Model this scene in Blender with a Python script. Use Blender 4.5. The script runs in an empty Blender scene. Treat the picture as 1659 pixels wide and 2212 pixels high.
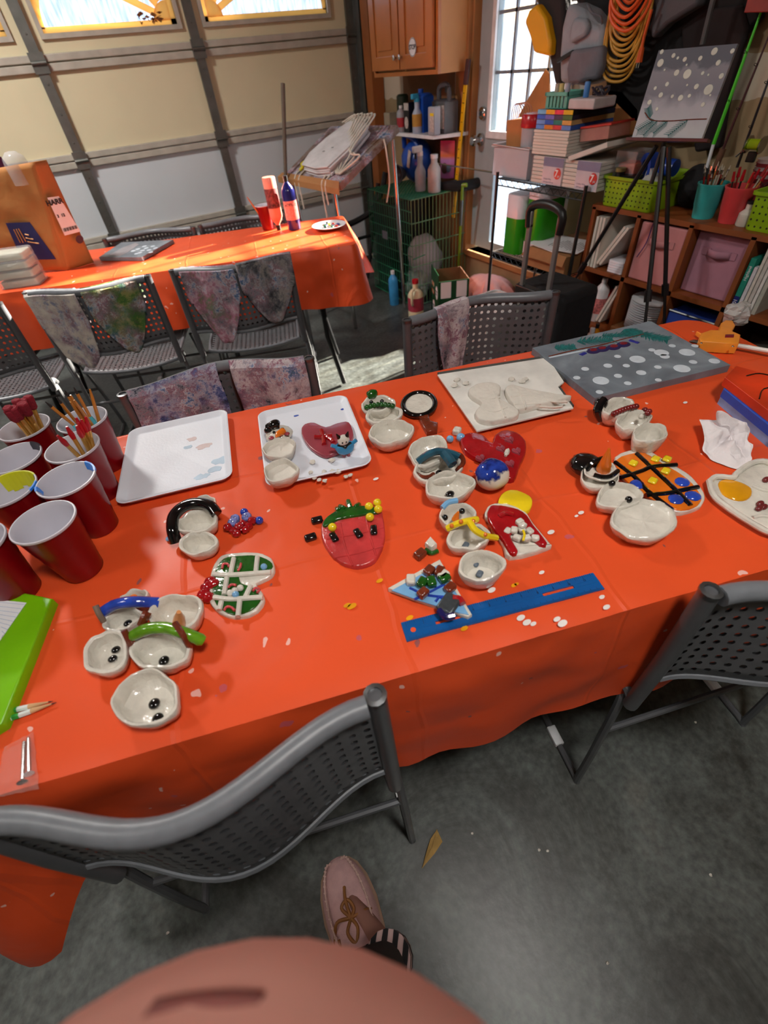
import bpy, math, random
import numpy as np
from mathutils import Vector, Matrix, noise
random.seed(7)
PI = math.pi
scene = bpy.context.scene
C = scene.collection

# ---------------------------------------------------------------- camera
FPX, CX, CY, H = 985.0, 829.5, 1106.0, 1.335
_n = np.array([940 - CX, 2095 - CY, FPX]); _n /= np.linalg.norm(_n)
_x = np.array([3450 - CX, -100 - CY, FPX]); _x /= np.linalg.norm(_x)
_up = -_n; _x = _x - _up * (_x @ _up); _x /= np.linalg.norm(_x)
CM = np.array([_x, np.cross(_up, _x), _up])
cam_d = bpy.data.cameras.new('camera'); cam = bpy.data.objects.new('camera', cam_d); C.objects.link(cam)
cam_d.sensor_fit = 'HORIZONTAL'; cam_d.sensor_width = 36; cam_d.lens = FPX / 1659 * 36
cam_d.clip_start = 0.02; cam_d.clip_end = 100
cam.matrix_world = Matrix(((CM[0][0], -CM[0][1], -CM[0][2], 0), (CM[1][0], -CM[1][1], -CM[1][2], 0),
                           (CM[2][0], -CM[2][1], -CM[2][2], H), (0, 0, 0, 1)))
cam_d.dof.use_dof = True; cam_d.dof.focus_distance = 1.0; cam_d.dof.aperture_fstop = 4.6
scene.camera = cam

# ---------------------------------------------------------------- light and exposure
scene.view_settings.view_transform = 'Standard'; scene.view_settings.look = 'None'
scene.view_settings.gamma = 1; scene.view_settings.use_curve_mapping = False
scene.view_settings.exposure = 0.0
world = bpy.data.worlds.new('world'); scene.world = world; world.use_nodes = True
_bg = world.node_tree.nodes['Background']; _bg.inputs[0].default_value = (0.80, 0.90, 1.0, 1); _bg.inputs[1].default_value = 2.4
sun_d = bpy.data.lights.new('sun', 'SUN'); sun = bpy.data.objects.new('sun', sun_d); C.objects.link(sun)
sun_d.energy = 80; sun_d.angle = 0.02; sun_d.color = (1.0, 0.86, 0.66)
sun.rotation_euler = Vector((-0.96, -0.07, -0.385)).to_track_quat('-Z', 'Y').to_euler()
LAMPS = [((0.27, -0.30, 2.50), 23), ((-0.5, 2.85, 2.50), 44), ((-1.5, 0.6, 2.50), 8)]
for (p, e) in LAMPS:
    ld = bpy.data.lights.new('ceiling_bulb', 'AREA'); lo = bpy.data.objects.new('ceiling_bulb', ld); C.objects.link(lo)
    ld.shape = 'DISK'; ld.size = 0.3; ld.energy = e; ld.color = (1.0, 0.96, 0.9); lo.location = (p[0], p[1], p[2] - 0.02)

# ---------------------------------------------------------------- measuring helpers
def _ray(u, v): return CM @ np.array([u - CX, v - CY, FPX])
def G(u, v, z=0.75):                 # the point at height z seen at (u, v)
    r = _ray(u, v); k = (z - H) / r[2]; return Vector((r[0] * k, r[1] * k, z))
def GX(u, v, x):
    r = _ray(u, v); k = x / r[0]; return Vector((x, r[1] * k, H + r[2] * k))
def GY(u, v, y):
    r = _ray(u, v); k = y / r[1]; return Vector((r[0] * k, y, H + r[2] * k))
NT = Vector((0.963, -0.27, 0)).normalized(); NN = Vector((0.27, 0.963, 0)).normalized()   # near table axes
NROT = math.atan2(NT.y, NT.x)
FROT = math.radians(-20.5); FT = Vector((math.cos(FROT), math.sin(FROT), 0)); FN = Vector((-FT.y, FT.x, 0))
def N(s, n, z=0): return NT * s + NN * n + Vector((0, 0, z))
def F(s, n, z=0): return FT * s + FN * n + Vector((0, 0, z))
TZ = 0.75          # near cloth top

# ---------------------------------------------------------------- materials
_mats = {}
def srgb(c): return tuple(((x / 255) / 12.92 if x / 255 <= 0.04045 else ((x / 255 + 0.055) / 1.055) ** 2.4) for x in c) + (1,)
def mat(name, col, rough=0.5, metal=0.0, var=0.12, scale=18, bump=0.0, bscale=60, spec=0.5, trans=0.0, coat=0.0, alpha=1.0, emit=None):
    key = name
    if key in _mats: return _mats[key]
    m = bpy.data.materials.new(name); m.use_nodes = True; _mats[key] = m
    nt = m.node_tree; b = nt.nodes['Principled BSDF']
    c = srgb(col) if max(col) > 1 else tuple(col) + (1,)
    tc = nt.nodes.new('ShaderNodeTexCoord')
    ns = nt.nodes.new('ShaderNodeTexNoise'); ns.inputs['Scale'].default_value = scale; ns.inputs['Detail'].default_value = 4
    nt.links.new(tc.outputs['Object'], ns.inputs['Vector'])
    rp = nt.nodes.new('ShaderNodeValToRGB')
    rp.color_ramp.elements[0].position = 0.3; rp.color_ramp.elements[1].position = 0.7
    rp.color_ramp.elements[0].color = tuple(x * (1 - var) for x in c[:3]) + (1,)
    rp.color_ramp.elements[1].color = tuple(min(1, x * (1 + var)) for x in c[:3]) + (1,)
    nt.links.new(ns.outputs['Fac'], rp.inputs['Fac']); nt.links.new(rp.outputs['Color'], b.inputs['Base Color'])
    b.inputs['Roughness'].default_value = rough; b.inputs['Metallic'].default_value = metal
    b.inputs['Specular IOR Level'].default_value = spec; b.inputs['Coat Weight'].default_value = coat; b.inputs['Coat Roughness'].default_value = 0.08
    if trans: b.inputs['Transmission Weight'].default_value = trans
    if bump:
        n2 = nt.nodes.new('ShaderNodeTexNoise'); n2.inputs['Scale'].default_value = bscale; n2.inputs['Detail'].default_value = 3
        nt.links.new(tc.outputs['Object'], n2.inputs['Vector'])
        bp = nt.nodes.new('ShaderNodeBump'); bp.inputs['Strength'].default_value = bump; bp.inputs['Distance'].default_value = 0.01
        nt.links.new(n2.outputs['Fac'], bp.inputs['Height']); nt.links.new(bp.outputs['Normal'], b.inputs['Normal'])
    if emit: b.inputs['Emission Color'].default_value = tuple(emit[:3]) + (1,); b.inputs['Emission Strength'].default_value = emit[3]
    if alpha < 1:
        out = nt.nodes['Material Output']; tr = nt.nodes.new('ShaderNodeBsdfTransparent'); mx = nt.nodes.new('ShaderNodeMixShader')
        mx.inputs[0].default_value = alpha; nt.links.new(tr.outputs[0], mx.inputs[1]); nt.links.new(b.outputs[0], mx.inputs[2]); nt.links.new(mx.outputs[0], out.inputs[0])
    return m
def nodes(name):
    m = bpy.data.materials.new(name); m.use_nodes = True; _mats[name] = m
    nt = m.node_tree
    def nd(t, **kw):
        n = nt.nodes.new(t)
        for k, v in kw.items():
            if k in n.inputs: n.inputs[k].default_value = v
            else: setattr(n, k, v)
        return n
    return m, nt, nt.nodes['Principled BSDF'], nd, nt.links.new
def ramp(nd, stops, interp='LINEAR'):
    r = nd('ShaderNodeValToRGB'); r.color_ramp.interpolation = interp
    e = r.color_ramp.elements
    while len(e) < len(stops): e.new(0.5)
    for i, (p, c) in enumerate(stops): e[i].position = p; e[i].color = srgb(c)
    return r
def blotch(name, stops, scale=9, seed=0, rough=0.85, bump=0.25):        # cloth stained with paint
    m, nt, b, nd, L = nodes(name)
    tc = nd('ShaderNodeTexCoord'); mp = nd('ShaderNodeMapping'); mp.inputs['Location'].default_value = (seed, seed * 1.7, 0)
    L(tc.outputs['Object'], mp.inputs[0])
    n1 = nd('ShaderNodeTexNoise', Scale=scale, Detail=8, Roughness=0.82, Distortion=0.3); L(mp.outputs[0], n1.inputs['Vector'])
    r1 = ramp(nd, stops); L(n1.outputs['Fac'], r1.inputs[0])
    n2 = nd('ShaderNodeTexNoise', Scale=scale * 1.5, Detail=9, Roughness=0.85, Distortion=0.2); L(mp.outputs[0], n2.inputs['Vector'])
    cr = ramp(nd, [(0.38, (24, 28, 50)), (0.45, (150, 146, 156)), (0.49, (130, 54, 84)), (0.53, (206, 204, 206)), (0.58, (60, 100, 160)), (0.64, (90, 110, 90))]); L(n2.outputs['Fac'], cr.inputs[0])
    n4 = nd('ShaderNodeTexNoise', Scale=scale * 1.2, Detail=2); m4 = nd('ShaderNodeMapping'); m4.inputs['Location'].default_value = (3, 7, 1); L(mp.outputs[0], m4.inputs[0]); L(m4.outputs[0], n4.inputs['Vector'])
    r4 = nd('ShaderNodeMapRange'); r4.inputs[1].default_value = 0.42; r4.inputs[2].default_value = 0.6; L(n4.outputs['Fac'], r4.inputs[0])
    mx = nd('ShaderNodeMixRGB'); L(r4.outputs[0], mx.inputs[0]); L(r1.outputs[0], mx.inputs[1]); L(cr.outputs[0], mx.inputs[2])
    L(mx.outputs[0], b.inputs['Base Color']); b.inputs['Roughness'].default_value = rough
    bp = nd('ShaderNodeBump', Strength=bump, Distance=0.01); n3 = nd('ShaderNodeTexNoise', Scale=40.0); L(mp.outputs[0], n3.inputs['Vector'])
    L(n3.outputs['Fac'], bp.inputs['Height']); L(bp.outputs[0], b.inputs['Normal'])
    return m

# ---------------------------------------------------------------- mesh builder
class MB:
    def __init__(s): s.v = []; s.f = []; s.uv = None
    def add(s, vs, fs):
        o = len(s.v); s.v += [Vector(p) for p in vs]; s.f += [tuple(i + o for i in f) for f in fs]; return s
    def box(s, c, d, rot=0, R=None):
        c = Vector(c); x, y, z = d[0] / 2, d[1] / 2, d[2] / 2
        M = R if R is not None else Matrix.Rotation(rot, 3, 'Z')
        vs = [c + M @ Vector(p) for p in ((-x, -y, -z), (x, -y, -z), (x, y, -z), (-x, y, -z), (-x, -y, z), (x, -y, z), (x, y, z), (-x, y, z))]
        return s.add(vs, [(0, 3, 2, 1), (4, 5, 6, 7), (0, 1, 5, 4), (1, 2, 6, 5), (2, 3, 7, 6), (3, 0, 4, 7)])
    def box2(s, a, b):
        a, b = Vector(a), Vector(b); return s.box((a + b) / 2, [abs(t) for t in (b - a)])
    def tube(s, pts, r, seg=10, closed=False, cap=True, flat=1.0):
        pts = [Vector(p) for p in pts]; n = len(pts)
        rs = r if isinstance(r, (list, tuple)) else [r] * n
        T = []
        for i in range(n):
            a = pts[(i - 1) % n] if (closed or i > 0) else pts[i]; b = pts[(i + 1) % n] if (closed or i < n - 1) else pts[i]
            d = b - a; T.append(d.normalized() if d.length > 1e-9 else Vector((0, 0, 1)))
        u = Vector((0, 0, 1)).cross(T[0]); u = u if u.length > 1e-3 else Vector((1, 0, 0)).cross(T[0]); u.normalize()
        vs = []
        for i in range(n):
            u = (u - T[i] * u.dot(T[i])); u = u.normalized() if u.length > 1e-6 else T[i].orthogonal().normalized(); w = T[i].cross(u)
            for k in range(seg):
                a = 2 * PI * k / seg; vs.append(pts[i] + (u * math.cos(a) + w * math.sin(a) * flat) * rs[i])
        fs = []
        m = n if closed else n - 1
        for i in range(m):
            for k in range(seg):
                j = (i + 1) % n; fs.append((i * seg + k, i * seg + (k + 1) % seg, j * seg + (k + 1) % seg, j * seg + k))
        if cap and not closed: fs += [tuple(reversed(range(seg))), tuple((n - 1) * seg + k for k in range(seg))]
        return s.add(vs, fs)
    def lathe(s, prof, c=(0, 0, 0), seg=28, ax=None, ay=None, az=None, wob=0, seed=0, capb=True, capt=True, M=None):
        c = Vector(c); ax = Vector(ax) if ax is not None else Vector((1, 0, 0)); ay = Vector(ay) if ay is not None else Vector((0, 1, 0)); az = Vector(az) if az is not None else Vector((0, 0, 1))
        if M is not None: ax, ay, az = M @ ax, M @ ay, M @ az
        vs = []
        for (r, z) in prof:
            for k in range(seg):
                a = 2 * PI * k / seg; w = 1
                if wob: w = 1 + wob * noise.noise(Vector((math.cos(a) * 1.6 + seed, math.sin(a) * 1.6, z * 14 + seed)))
                vs.append(c + ax * (math.cos(a) * r * w) + ay * (math.sin(a) * r * w) + az * (z * (1 + (wob * 0.8 * noise.noise(Vector((math.cos(a) * 2 + seed, math.sin(a) * 2, seed + 3))) if wob else 0))))
        fs = []
        for i in range(len(prof) - 1):
            for k in range(seg): fs.append((i * seg + k, i * seg + (k + 1) % seg, (i + 1) * seg + (k + 1) % seg, (i + 1) * seg + k))
        if capb: fs.append(tuple(reversed(range(seg))))
        if capt: fs.append(tuple((len(prof) - 1) * seg + k for k in range(seg)))
        return s.add(vs, fs)
    def ball(s, c, r, seg=16, rings=9, M=None, wob=0, seed=0):
        r = r if isinstance(r, (tuple, list)) else (r, r, r); c = Vector(c); vs = []; M = M or Matrix.Identity(3)
        for i in range(1, rings):
            t = PI * i / rings
            for k in range(seg):
                a = 2 * PI * k / seg; d = Vector((math.sin(t) * math.cos(a), math.sin(t) * math.sin(a), -math.cos(t)))
                w = 1 + (wob * noise.noise(d * 1.7 + Vector((seed, seed, 0))) if wob else 0)
                vs.append(c + M @ Vector((d.x * r[0], d.y * r[1], d.z * r[2])) * w)
        n = len(vs); vs += [c + M @ Vector((0, 0, -r[2])), c + M @ Vector((0, 0, r[2]))]
        fs = []
        for i in range(rings - 2):
            for k in range(seg): fs.append((i * seg + k, i * seg + (k + 1) % seg, (i + 1) * seg + (k + 1) % seg, (i + 1) * seg + k))
        for k in range(seg): fs.append((n, (k + 1) % seg, k)); fs.append((n + 1, (rings - 2) * seg + k, (rings - 2) * seg + (k + 1) % seg))
        return s.add(vs, fs)
    def prism(s, poly, z0, z1, inset=0.0):       # world xy polygon, optional rounded top edge
        P = [Vector((p[0], p[1])) for p in poly]; n = len(P)
        ar = sum(P[i].x * P[(i + 1) % n].y - P[(i + 1) % n].x * P[i].y for i in range(n))
        if ar < 0: P.reverse()
        c = sum(P, Vector((0, 0))) / n
        lv = [(z0, 0)] + ([(z1 - inset * 0.7, 0), (z1 - inset * 0.2, inset * 0.4), (z1, inset)] if inset else [(z1, 0)])
        vs = []
        for (z, ins) in lv:
            for i in range(n):
                e1 = (P[i] - P[i - 1]); e2 = (P[(i + 1) % n] - P[i]); nn = Vector((e1.y, -e1.x)).normalized() + Vector((e2.y, -e2.x)).normalized()
                nn = nn.normalized() if nn.length > 1e-6 else Vector((0, 0))
                q = P[i] - nn * ins; vs.append((q.x, q.y, z))
        fs = [tuple(reversed(range(n)))]
        for L_ in range(len(lv) - 1):
            for i in range(n): fs.append((L_ * n + i, L_ * n + (i + 1) % n, (L_ + 1) * n + (i + 1) % n, (L_ + 1) * n + i))
        fs.append(tuple((len(lv) - 1) * n + i for i in range(n)))
        return s.add(vs, fs)
    def extr(s, pts, d):                         # 3d polygon extruded by vector d
        pts = [Vector(p) for p in pts]; d = Vector(d); n = len(pts)
        return s.add(pts + [p + d for p in pts], [tuple(reversed(range(n))), tuple(n + i for i in range(n))] + [(i, (i + 1) % n, n + (i + 1) % n, n + i) for i in range(n)])
    def grid(s, fn, nu, nv, uv=None):
        o = len(s.v)
        vs = [fn(i / nu, j / nv) for j in range(nv + 1) for i in range(nu + 1)]
        s.add(vs, [(j * (nu + 1) + i, j * (nu + 1) + i + 1, (j + 1) * (nu + 1) + i + 1, (j + 1) * (nu + 1) + i) for j in range(nv) for i in range(nu)])
        return s

def kids(o): return [c for c in bpy.data.objects if c.parent == o]
def part(name, mb, m, parent=None, smooth=True, bevel=0, label=None, kind=None, solid=0, sub=0, uvs=None):
    base = Vector((0, 0, 0)); p = parent
    while p is not None: base = base + p.location; p = p.parent
    me = bpy.data.meshes.new(name); me.from_pydata([v - base for v in mb.v], [], mb.f); me.update()
    if uvs:
        uvl = me.uv_layers.new(name='UVMap')
        for lp in me.loops: uvl.data[lp.index].uv = uvs[lp.vertex_index]
    o = bpy.data.objects.new(name, me); C.objects.link(o); o.parent = parent
    if isinstance(m, (list, tuple)):
        for q in m: me.materials.append(q)
    else: me.materials.append(m)
    if smooth:
        for p_ in me.polygons: p_.use_smooth = True
        try: me.set_sharp_from_angle(angle=math.radians(40))
        except Exception: pass
    if bevel: b = o.modifiers.new('b', 'BEVEL'); b.width = bevel; b.segments = 2; b.limit_method = 'ANGLE'; b.angle_limit = 0.7
    if solid: b = o.modifiers.new('s', 'SOLIDIFY'); b.thickness = solid; b.offset = 0
    if sub: b = o.modifiers.new('u', 'SUBSURF'); b.levels = sub; b.render_levels = sub
    if label: o['label'] = label
    if kind: o['kind'] = kind
    return o
def thing(name, label, cat, loc=(0, 0, 0), group=None, kind=None):
    o = bpy.data.objects.new(name, None); C.objects.link(o); o.location = loc; o.empty_display_size = 0.05
    return tag(o, label, cat, group, kind)
def tag(o, label=None, cat=None, group=None, kind=None):
    if label: o['label'] = label
    if cat: o['category'] = cat
    if group: o['group'] = group
    if kind: o['kind'] = kind
    return o
def solo(name, mb, m, label, cat, group=None, **kw):         # a thing that is one mesh, origin at its base
    c = sum(mb.v, Vector()) / len(mb.v); zb = min(v.z for v in mb.v); base = Vector((c.x, c.y, zb))
    mb.v = [v - base for v in mb.v]; o = part(name, mb, m, None, **kw); o.location = base
    return tag(o, label, cat, group)
def struct(name, mb, m, parent=None, **kw):
    o = part(name, mb, m, parent, **kw)
    if parent is None: o['kind'] = 'structure'
    return o
def copy_tree(o, parent=None):
    c = o.copy(); C.objects.link(c); c.parent = parent
    for ch in kids(o): copy_tree(ch, c)
    return c
def text_mesh(txt, size, pos, ux, uy, m, parent, name='lettering', bold=0.0, label=None, depth=0.0006):
    cu = bpy.data.curves.new('t', 'FONT'); cu.body = txt; cu.size = size; cu.align_x = 'CENTER'; cu.align_y = 'CENTER'; cu.extrude = depth / 2; cu.offset = bold
    o = bpy.data.objects.new('t', cu); C.objects.link(o)
    dg = bpy.context.evaluated_depsgraph_get(); me = bpy.data.meshes.new_from_object(o.evaluated_get(dg)); bpy.data.objects.remove(o)
    ux = Vector(ux).normalized(); uy = Vector(uy).normalized(); uz = ux.cross(uy)
    mb = MB(); mb.v = [Vector(pos) + ux * v.co.x + uy * v.co.y + uz * (v.co.z + depth / 2) for v in me.vertices]; mb.f = [tuple(p.vertices) for p in me.polygons]
    bpy.data.meshes.remove(me)
    return part(name, mb, m, parent, smooth=False, label=label)
def arc(c, r0, a0, a1, n, ax, ay):
    return [Vector(c) + Vector(ax) * math.cos(a0 + (a1 - a0) * i / n) * r0 + Vector(ay) * math.sin(a0 + (a1 - a0) * i / n) * r0 for i in range(n + 1)]
def smoothpath(pts, n=6):                         # catmull-rom
    P = [Vector(p) for p in pts]; P = [P[0] * 2 - P[1]] + P + [P[-1] * 2 - P[-2]]; out = []
    for i in range(1, len(P) - 2):
        for k in range(n):
            t = k / n; a, b, c_, d = P[i - 1], P[i], P[i + 1], P[i + 2]
            out.append(0.5 * ((2 * b) + (c_ - a) * t + (2 * a - 5 * b + 4 * c_ - d) * t * t + (3 * b - a - 3 * c_ + d) * t ** 3))
    out.append(P[-2]); return out

# common materials
M_white = mat('white_plastic', (222, 224, 228), 0.35)
M_black = mat('black_plastic', (18, 18, 20), 0.4)
M_chrome = mat('chrome', (190, 190, 190), 0.18, 1.0, 0.05)
M_steel = mat('grey_steel', (120, 122, 124), 0.35, 0.9, 0.1)
M_galv = mat('galvanised_strut', (118, 120, 116), 0.45, 0.8, 0.15)
M_clay = mat('white_glaze', (218, 213, 202), 0.16, 0, 0.08, 40, 0.4, 60, coat=0.4)
M_raw = mat('raw_clay', (214, 208, 198), 0.85, 0, 0.07, 30, 0.3, 90)
M_blackg = mat('black_glaze', (10, 10, 12), 0.1, coat=0.5)
M_redg = mat('red_glaze', (160, 16, 24), 0.14, 0, 0.2, 40, 0.2, coat=0.6)
M_greeng = mat('green_glaze', (24, 84, 22), 0.15, 0, 0.3, 40, 0.2, coat=0.6)
M_blueg = mat('blue_glaze', (38, 70, 175), 0.14, 0, 0.3, 40, 0.2, coat=0.6)
M_skyg = mat('light_blue_glaze', (120, 175, 220), 0.15, 0, 0.12, 30, 0.1, coat=0.5)
M_yelg = mat('yellow_glaze', (240, 210, 30), 0.2, 0, 0.1, coat=0.4)
M_orag = mat('orange_glaze', (232, 118, 28), 0.18, 0, 0.15, coat=0.5)
M_browng = mat('brown_glaze', (112, 46, 26), 0.2, 0, 0.25, 60, 0.3, coat=0.5)
M_pinkg = mat('mauve_glaze', (150, 60, 72), 0.25, 0, 0.15, coat=0.3)
M_canvas = mat('white_canvas', (214, 208, 198), 0.8, 0, 0.04)
M_paper = mat('white_paper', (226, 228, 232), 0.75, 0, 0.03)
M_ink = mat('black_ink', (26, 26, 32), 0.7)
M_kraft = mat('kraft_paper', (176, 118, 66), 0.75, 0, 0.1, 12, 0.15, 30)
M_card = mat('cardboard', (150, 106, 66), 0.85, 0, 0.1)
M_clear = mat('clear_plastic', (225, 228, 235), 0.15, 0, 0.02, alpha=0.28)
M_frost = mat('frosted_plastic', (200, 205, 215), 0.35, 0, 0.03, alpha=0.62)
M_redp = mat('red_plastic', (176, 22, 34), 0.25)
M_lime = mat('lime_plastic', (140, 180, 20), 0.4)
M_darkcloth = mat('black_fabric', (22, 21, 24), 0.9, 0, 0.2, 10, 0.3, 40)
# ================================================================ THE SETTING
W, D = 2.35, 4.2
# floor concrete
m, nt, b, nd, L = nodes('worn_concrete')
tc = nd('ShaderNodeTexCoord'); n1 = nd('ShaderNodeTexNoise', Scale=2.6, Detail=12, Roughness=0.78, Distortion=0.8); L(tc.outputs['Object'], n1.inputs['Vector'])
r1 = ramp(nd, [(0.25, (40, 38, 34)), (0.43, (76, 78, 74)), (0.58, (106, 112, 109)), (0.78, (134, 133, 124))]); L(n1.outputs['Fac'], r1.inputs[0])
n2 = nd('ShaderNodeTexNoise', Scale=55.0, Detail=4); L(tc.outputs['Object'], n2.inputs['Vector'])
r2 = ramp(nd, [(0.3, (150, 150, 150)), (0.62, (230, 230, 230)), (0.8, (255, 255, 255))]); L(n2.outputs['Fac'], r2.inputs[0])
mx = nd('ShaderNodeMixRGB', blend_type='MULTIPLY'); mx.inputs[0].default_value = 0.8; L(r1.outputs[0], mx.inputs[1]); L(r2.outputs[0], mx.inputs[2])
L(mx.outputs[0], b.inputs['Base Color'])
rr = nd('ShaderNodeMapRange'); rr.inputs[3].default_value = 0.3; rr.inputs[4].default_value = 0.5; L(n1.outputs['Fac'], rr.inputs[0]); L(rr.outputs[0], b.inputs['Roughness'])
bp = nd('ShaderNodeBump', Strength=0.06, Distance=0.01); L(n2.outputs['Fac'], bp.inputs['Height']); L(bp.outputs[0], b.inputs['Normal'])
M_floor = m
struct('floor', MB().box2((-2.7, -2.3, -0.1), (W + 0.1, D + 0.1, 0)), M_floor, smooth=False)
struct('ceiling', MB().box2((-2.7, -2.3, 2.6), (W + 0.1, D + 0.1, 2.7)), mat('ceiling_board', (190, 184, 172), 0.9, 0, 0.04), smooth=False)
# drywall with taped joints
m, nt, b, nd, L = nodes('unpainted_drywall')
tc = nd('ShaderNodeTexCoord'); sx = nd('ShaderNodeSeparateXYZ'); L(tc.outputs['Object'], sx.inputs[0])
n1 = nd('ShaderNodeTexNoise', Scale=7.0, Detail=5); L(tc.outputs['Object'], n1.inputs['Vector'])
r1 = ramp(nd, [(0.3, (146, 124, 92)), (0.7, (166, 144, 110))]); L(n1.outputs['Fac'], r1.inputs[0])
ma = nd('ShaderNodeMath', operation='SUBTRACT'); ma.inputs[1].default_value = 1.18; L(sx.outputs[2], ma.inputs[0])
mb_ = nd('ShaderNodeMath', operation='ABSOLUTE'); L(ma.outputs[0], mb_.inputs[0])
n3 = nd('ShaderNodeTexNoise', Scale=14.0); L(tc.outputs['Object'], n3.inputs['Vector'])
mc = nd('ShaderNodeMath', operation='MULTIPLY_ADD'); mc.inputs[1].default_value = 0.04; L(n3.outputs['Fac'], mc.inputs[0]); L(mb_.outputs[0], mc.inputs[2])
lt = nd('ShaderNodeMath', operation='LESS_THAN'); lt.inputs[1].default_value = 0.085; L(mc.outputs[0], lt.inputs[0])
mx = nd('ShaderNodeMixRGB'); mx.inputs[2].default_value = srgb((196, 186, 166)); L(lt.outputs[0], mx.inputs[0]); L(r1.outputs[0], mx.inputs[1]); L(mx.outputs[0], b.inputs['Base Color'])
b.inputs['Roughness'].default_value = 0.9
M_dry = m
DY0, DY1, DZ0, DZ1 = 2.08, 2.93, 0.33, 2.05
w = MB().box2((W, -2.3, 0), (W + 0.1, DY0, 2.6)).box2((W, DY0, DZ1), (W + 0.1, DY1, 2.6)).box2((W, DY0, 0), (W + 0.1, DY1, DZ0 - 0.03)).box2((W, DY1, 0), (W + 0.1, D + 0.1, 2.6))
struct('wall_right', w, M_dry, smooth=False)
M_wallp = mat('painted_wall', (170, 164, 150), 0.9, 0, 0.05)
struct('wall_left', MB().box2((-2.7, -2.3, 0), (-2.6, D + 0.1, 2.6)), M_wallp, smooth=False)
struct('wall_front', MB().box2((-2.6, -2.3, 0), (W, -2.2, 2.6)), M_wallp, smooth=False)
GX0, GX1, GZ = -1.75, 2.235, 2.08
struct('wall_back', MB().box2((-2.6, D + 0.02, 0), (GX0, D + 0.12, 2.6)).box2((GX0, D + 0.02, GZ), (GX1, D + 0.12, 2.6)).box2((GX1 + 0.02, D + 0.02, 0), (W, D + 0.12, 2.6)), M_dry, smooth=False)

# --- garage door
M_gwhite = mat('white_door_skin', (216, 222, 228), 0.6, 0, 0.03, 3)
M_gcream = mat('cream_door_foam', (226, 216, 182), 0.75, 0, 0.04, 3)
M_grail = mat('dull_rail_paint', (186, 180, 168), 0.6, 0, 0.14, 12)
M_ins = mat('yellowed_window_insert', (244, 200, 120), 0.5, 0, 0.08)
_t = M_ins.node_tree; _tl = _t.nodes.new('ShaderNodeBsdfTranslucent'); _tl.inputs[0].default_value = srgb((255, 222, 160)); _mx = _t.nodes.new('ShaderNodeMixShader'); _mx.inputs[0].default_value = 0.6
_t.links.new(_t.nodes['Principled BSDF'].outputs[0], _mx.inputs[1]); _t.links.new(_tl.outputs[0], _mx.inputs[2]); _t.links.new(_mx.outputs[0], _t.nodes['Material Output'].inputs[0])
gd = thing('door_1', 'sectional garage door with white lower and cream upper panels', 'garage door', (0, D, 0), kind='structure'); del gd['category']
ZJ = [0.02, 0.565, 1.02, 1.47, 2.06]
cols = [-1.72, -0.77, 0.165, 1.10, 2.215]
for i in range(3):
    part('door_panel', MB().box2((GX0, D + 0.035, ZJ[i]), (GX1, D + 0.06, ZJ[i + 1])), M_gwhite if i < 2 else M_gcream, gd, smooth=False)
wins = [(-1.65, -0.86, ), (-0.70, 0.068), (0.255, 1.02), (1.195, 2.06)]
tp = MB(); WZ0, WZ1 = 1.585, 1.98
tp.box2((GX0, D + 0.035, ZJ[3]), (GX1, D + 0.06, WZ0)); tp.box2((GX0, D + 0.035, WZ1), (GX1, D + 0.06, ZJ[4]))
xs = [GX0] + [x for w_ in wins for x in w_] + [GX1]
for i in range(0, len(xs), 2): tp.box2((xs[i], D + 0.035, WZ0), (xs[i + 1], D + 0.06, WZ1))
part('door_panel', tp, M_gcream, gd, smooth=False)
for i, z in enumerate(ZJ[1:4]):
    rl = MB(); rl.box2((GX0, D + 0.01, z - 0.038), (GX1, D + 0.036, z - 0.003)).box2((GX0, D + 0.012, z + 0.003), (GX1, D + 0.036, z + 0.036))
    part('section_rail', rl, M_grail, gd, smooth=False, bevel=0.004)
part('bottom_seal', MB().box2((GX0, D + 0.01, 0.0), (GX1, D + 0.06, 0.03)), M_black, gd, smooth=False)
for x in cols:
    for i in range(4):
        s = MB().box2((x - 0.028, D - 0.008, ZJ[i] + 0.03), (x + 0.028, D + 0.012, ZJ[i + 1] - 0.03))
        for k in range(3):
            z = ZJ[i] + (ZJ[i + 1] - ZJ[i]) * (0.2 + 0.3 * k); s.lathe([(0.006, 0), (0.004, 0.004)], (x, D - 0.008, z), 8, ax=(1, 0, 0), ay=(0, 0, 1), az=(0, -1, 0))
        part('strut', s, M_galv, gd, smooth=False)
        if i: part('hinge', MB().box2((x - 0.04, D - 0.016, ZJ[i] - 0.045), (x + 0.04, D - 0.004, ZJ[i] + 0.045)).tube([(x - 0.04, D - 0.02, ZJ[i]), (x + 0.04, D - 0.02, ZJ[i])], 0.01, 8), M_galv, gd, smooth=False)
# panes with streaks of dust
m, nt, b, nd, L = nodes('dusty_glass')
tc = nd('ShaderNodeTexCoord'); mp = nd('ShaderNodeMapping'); mp.inputs['Scale'].default_value = (60, 60, 9); mp.inputs['Rotation'].default_value = (0, 0.25, 0); L(tc.outputs['Object'], mp.inputs[0])
n1 = nd('ShaderNodeTexNoise', Scale=1.0, Detail=3); L(mp.outputs[0], n1.inputs['Vector'])
r1 = ramp(nd, [(0.35, (206, 214, 228)), (0.62, (240, 244, 250)), (0.7, (255, 255, 255))]); L(n1.outputs['Fac'], r1.inputs[0])
tr = nd('ShaderNodeBsdfTransparent'); L(r1.outputs[0], tr.inputs[0]); gl = nd('ShaderNodeBsdfGlossy', Roughness=0.08)
ms = nd('ShaderNodeMixShader'); ms.inputs[0].default_value = 0.06; L(tr.outputs[0], ms.inputs[1]); L(gl.outputs[0], ms.inputs[2]); L(ms.outputs[0], nt.nodes['Material Output'].inputs[0])
M_glass = m
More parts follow.
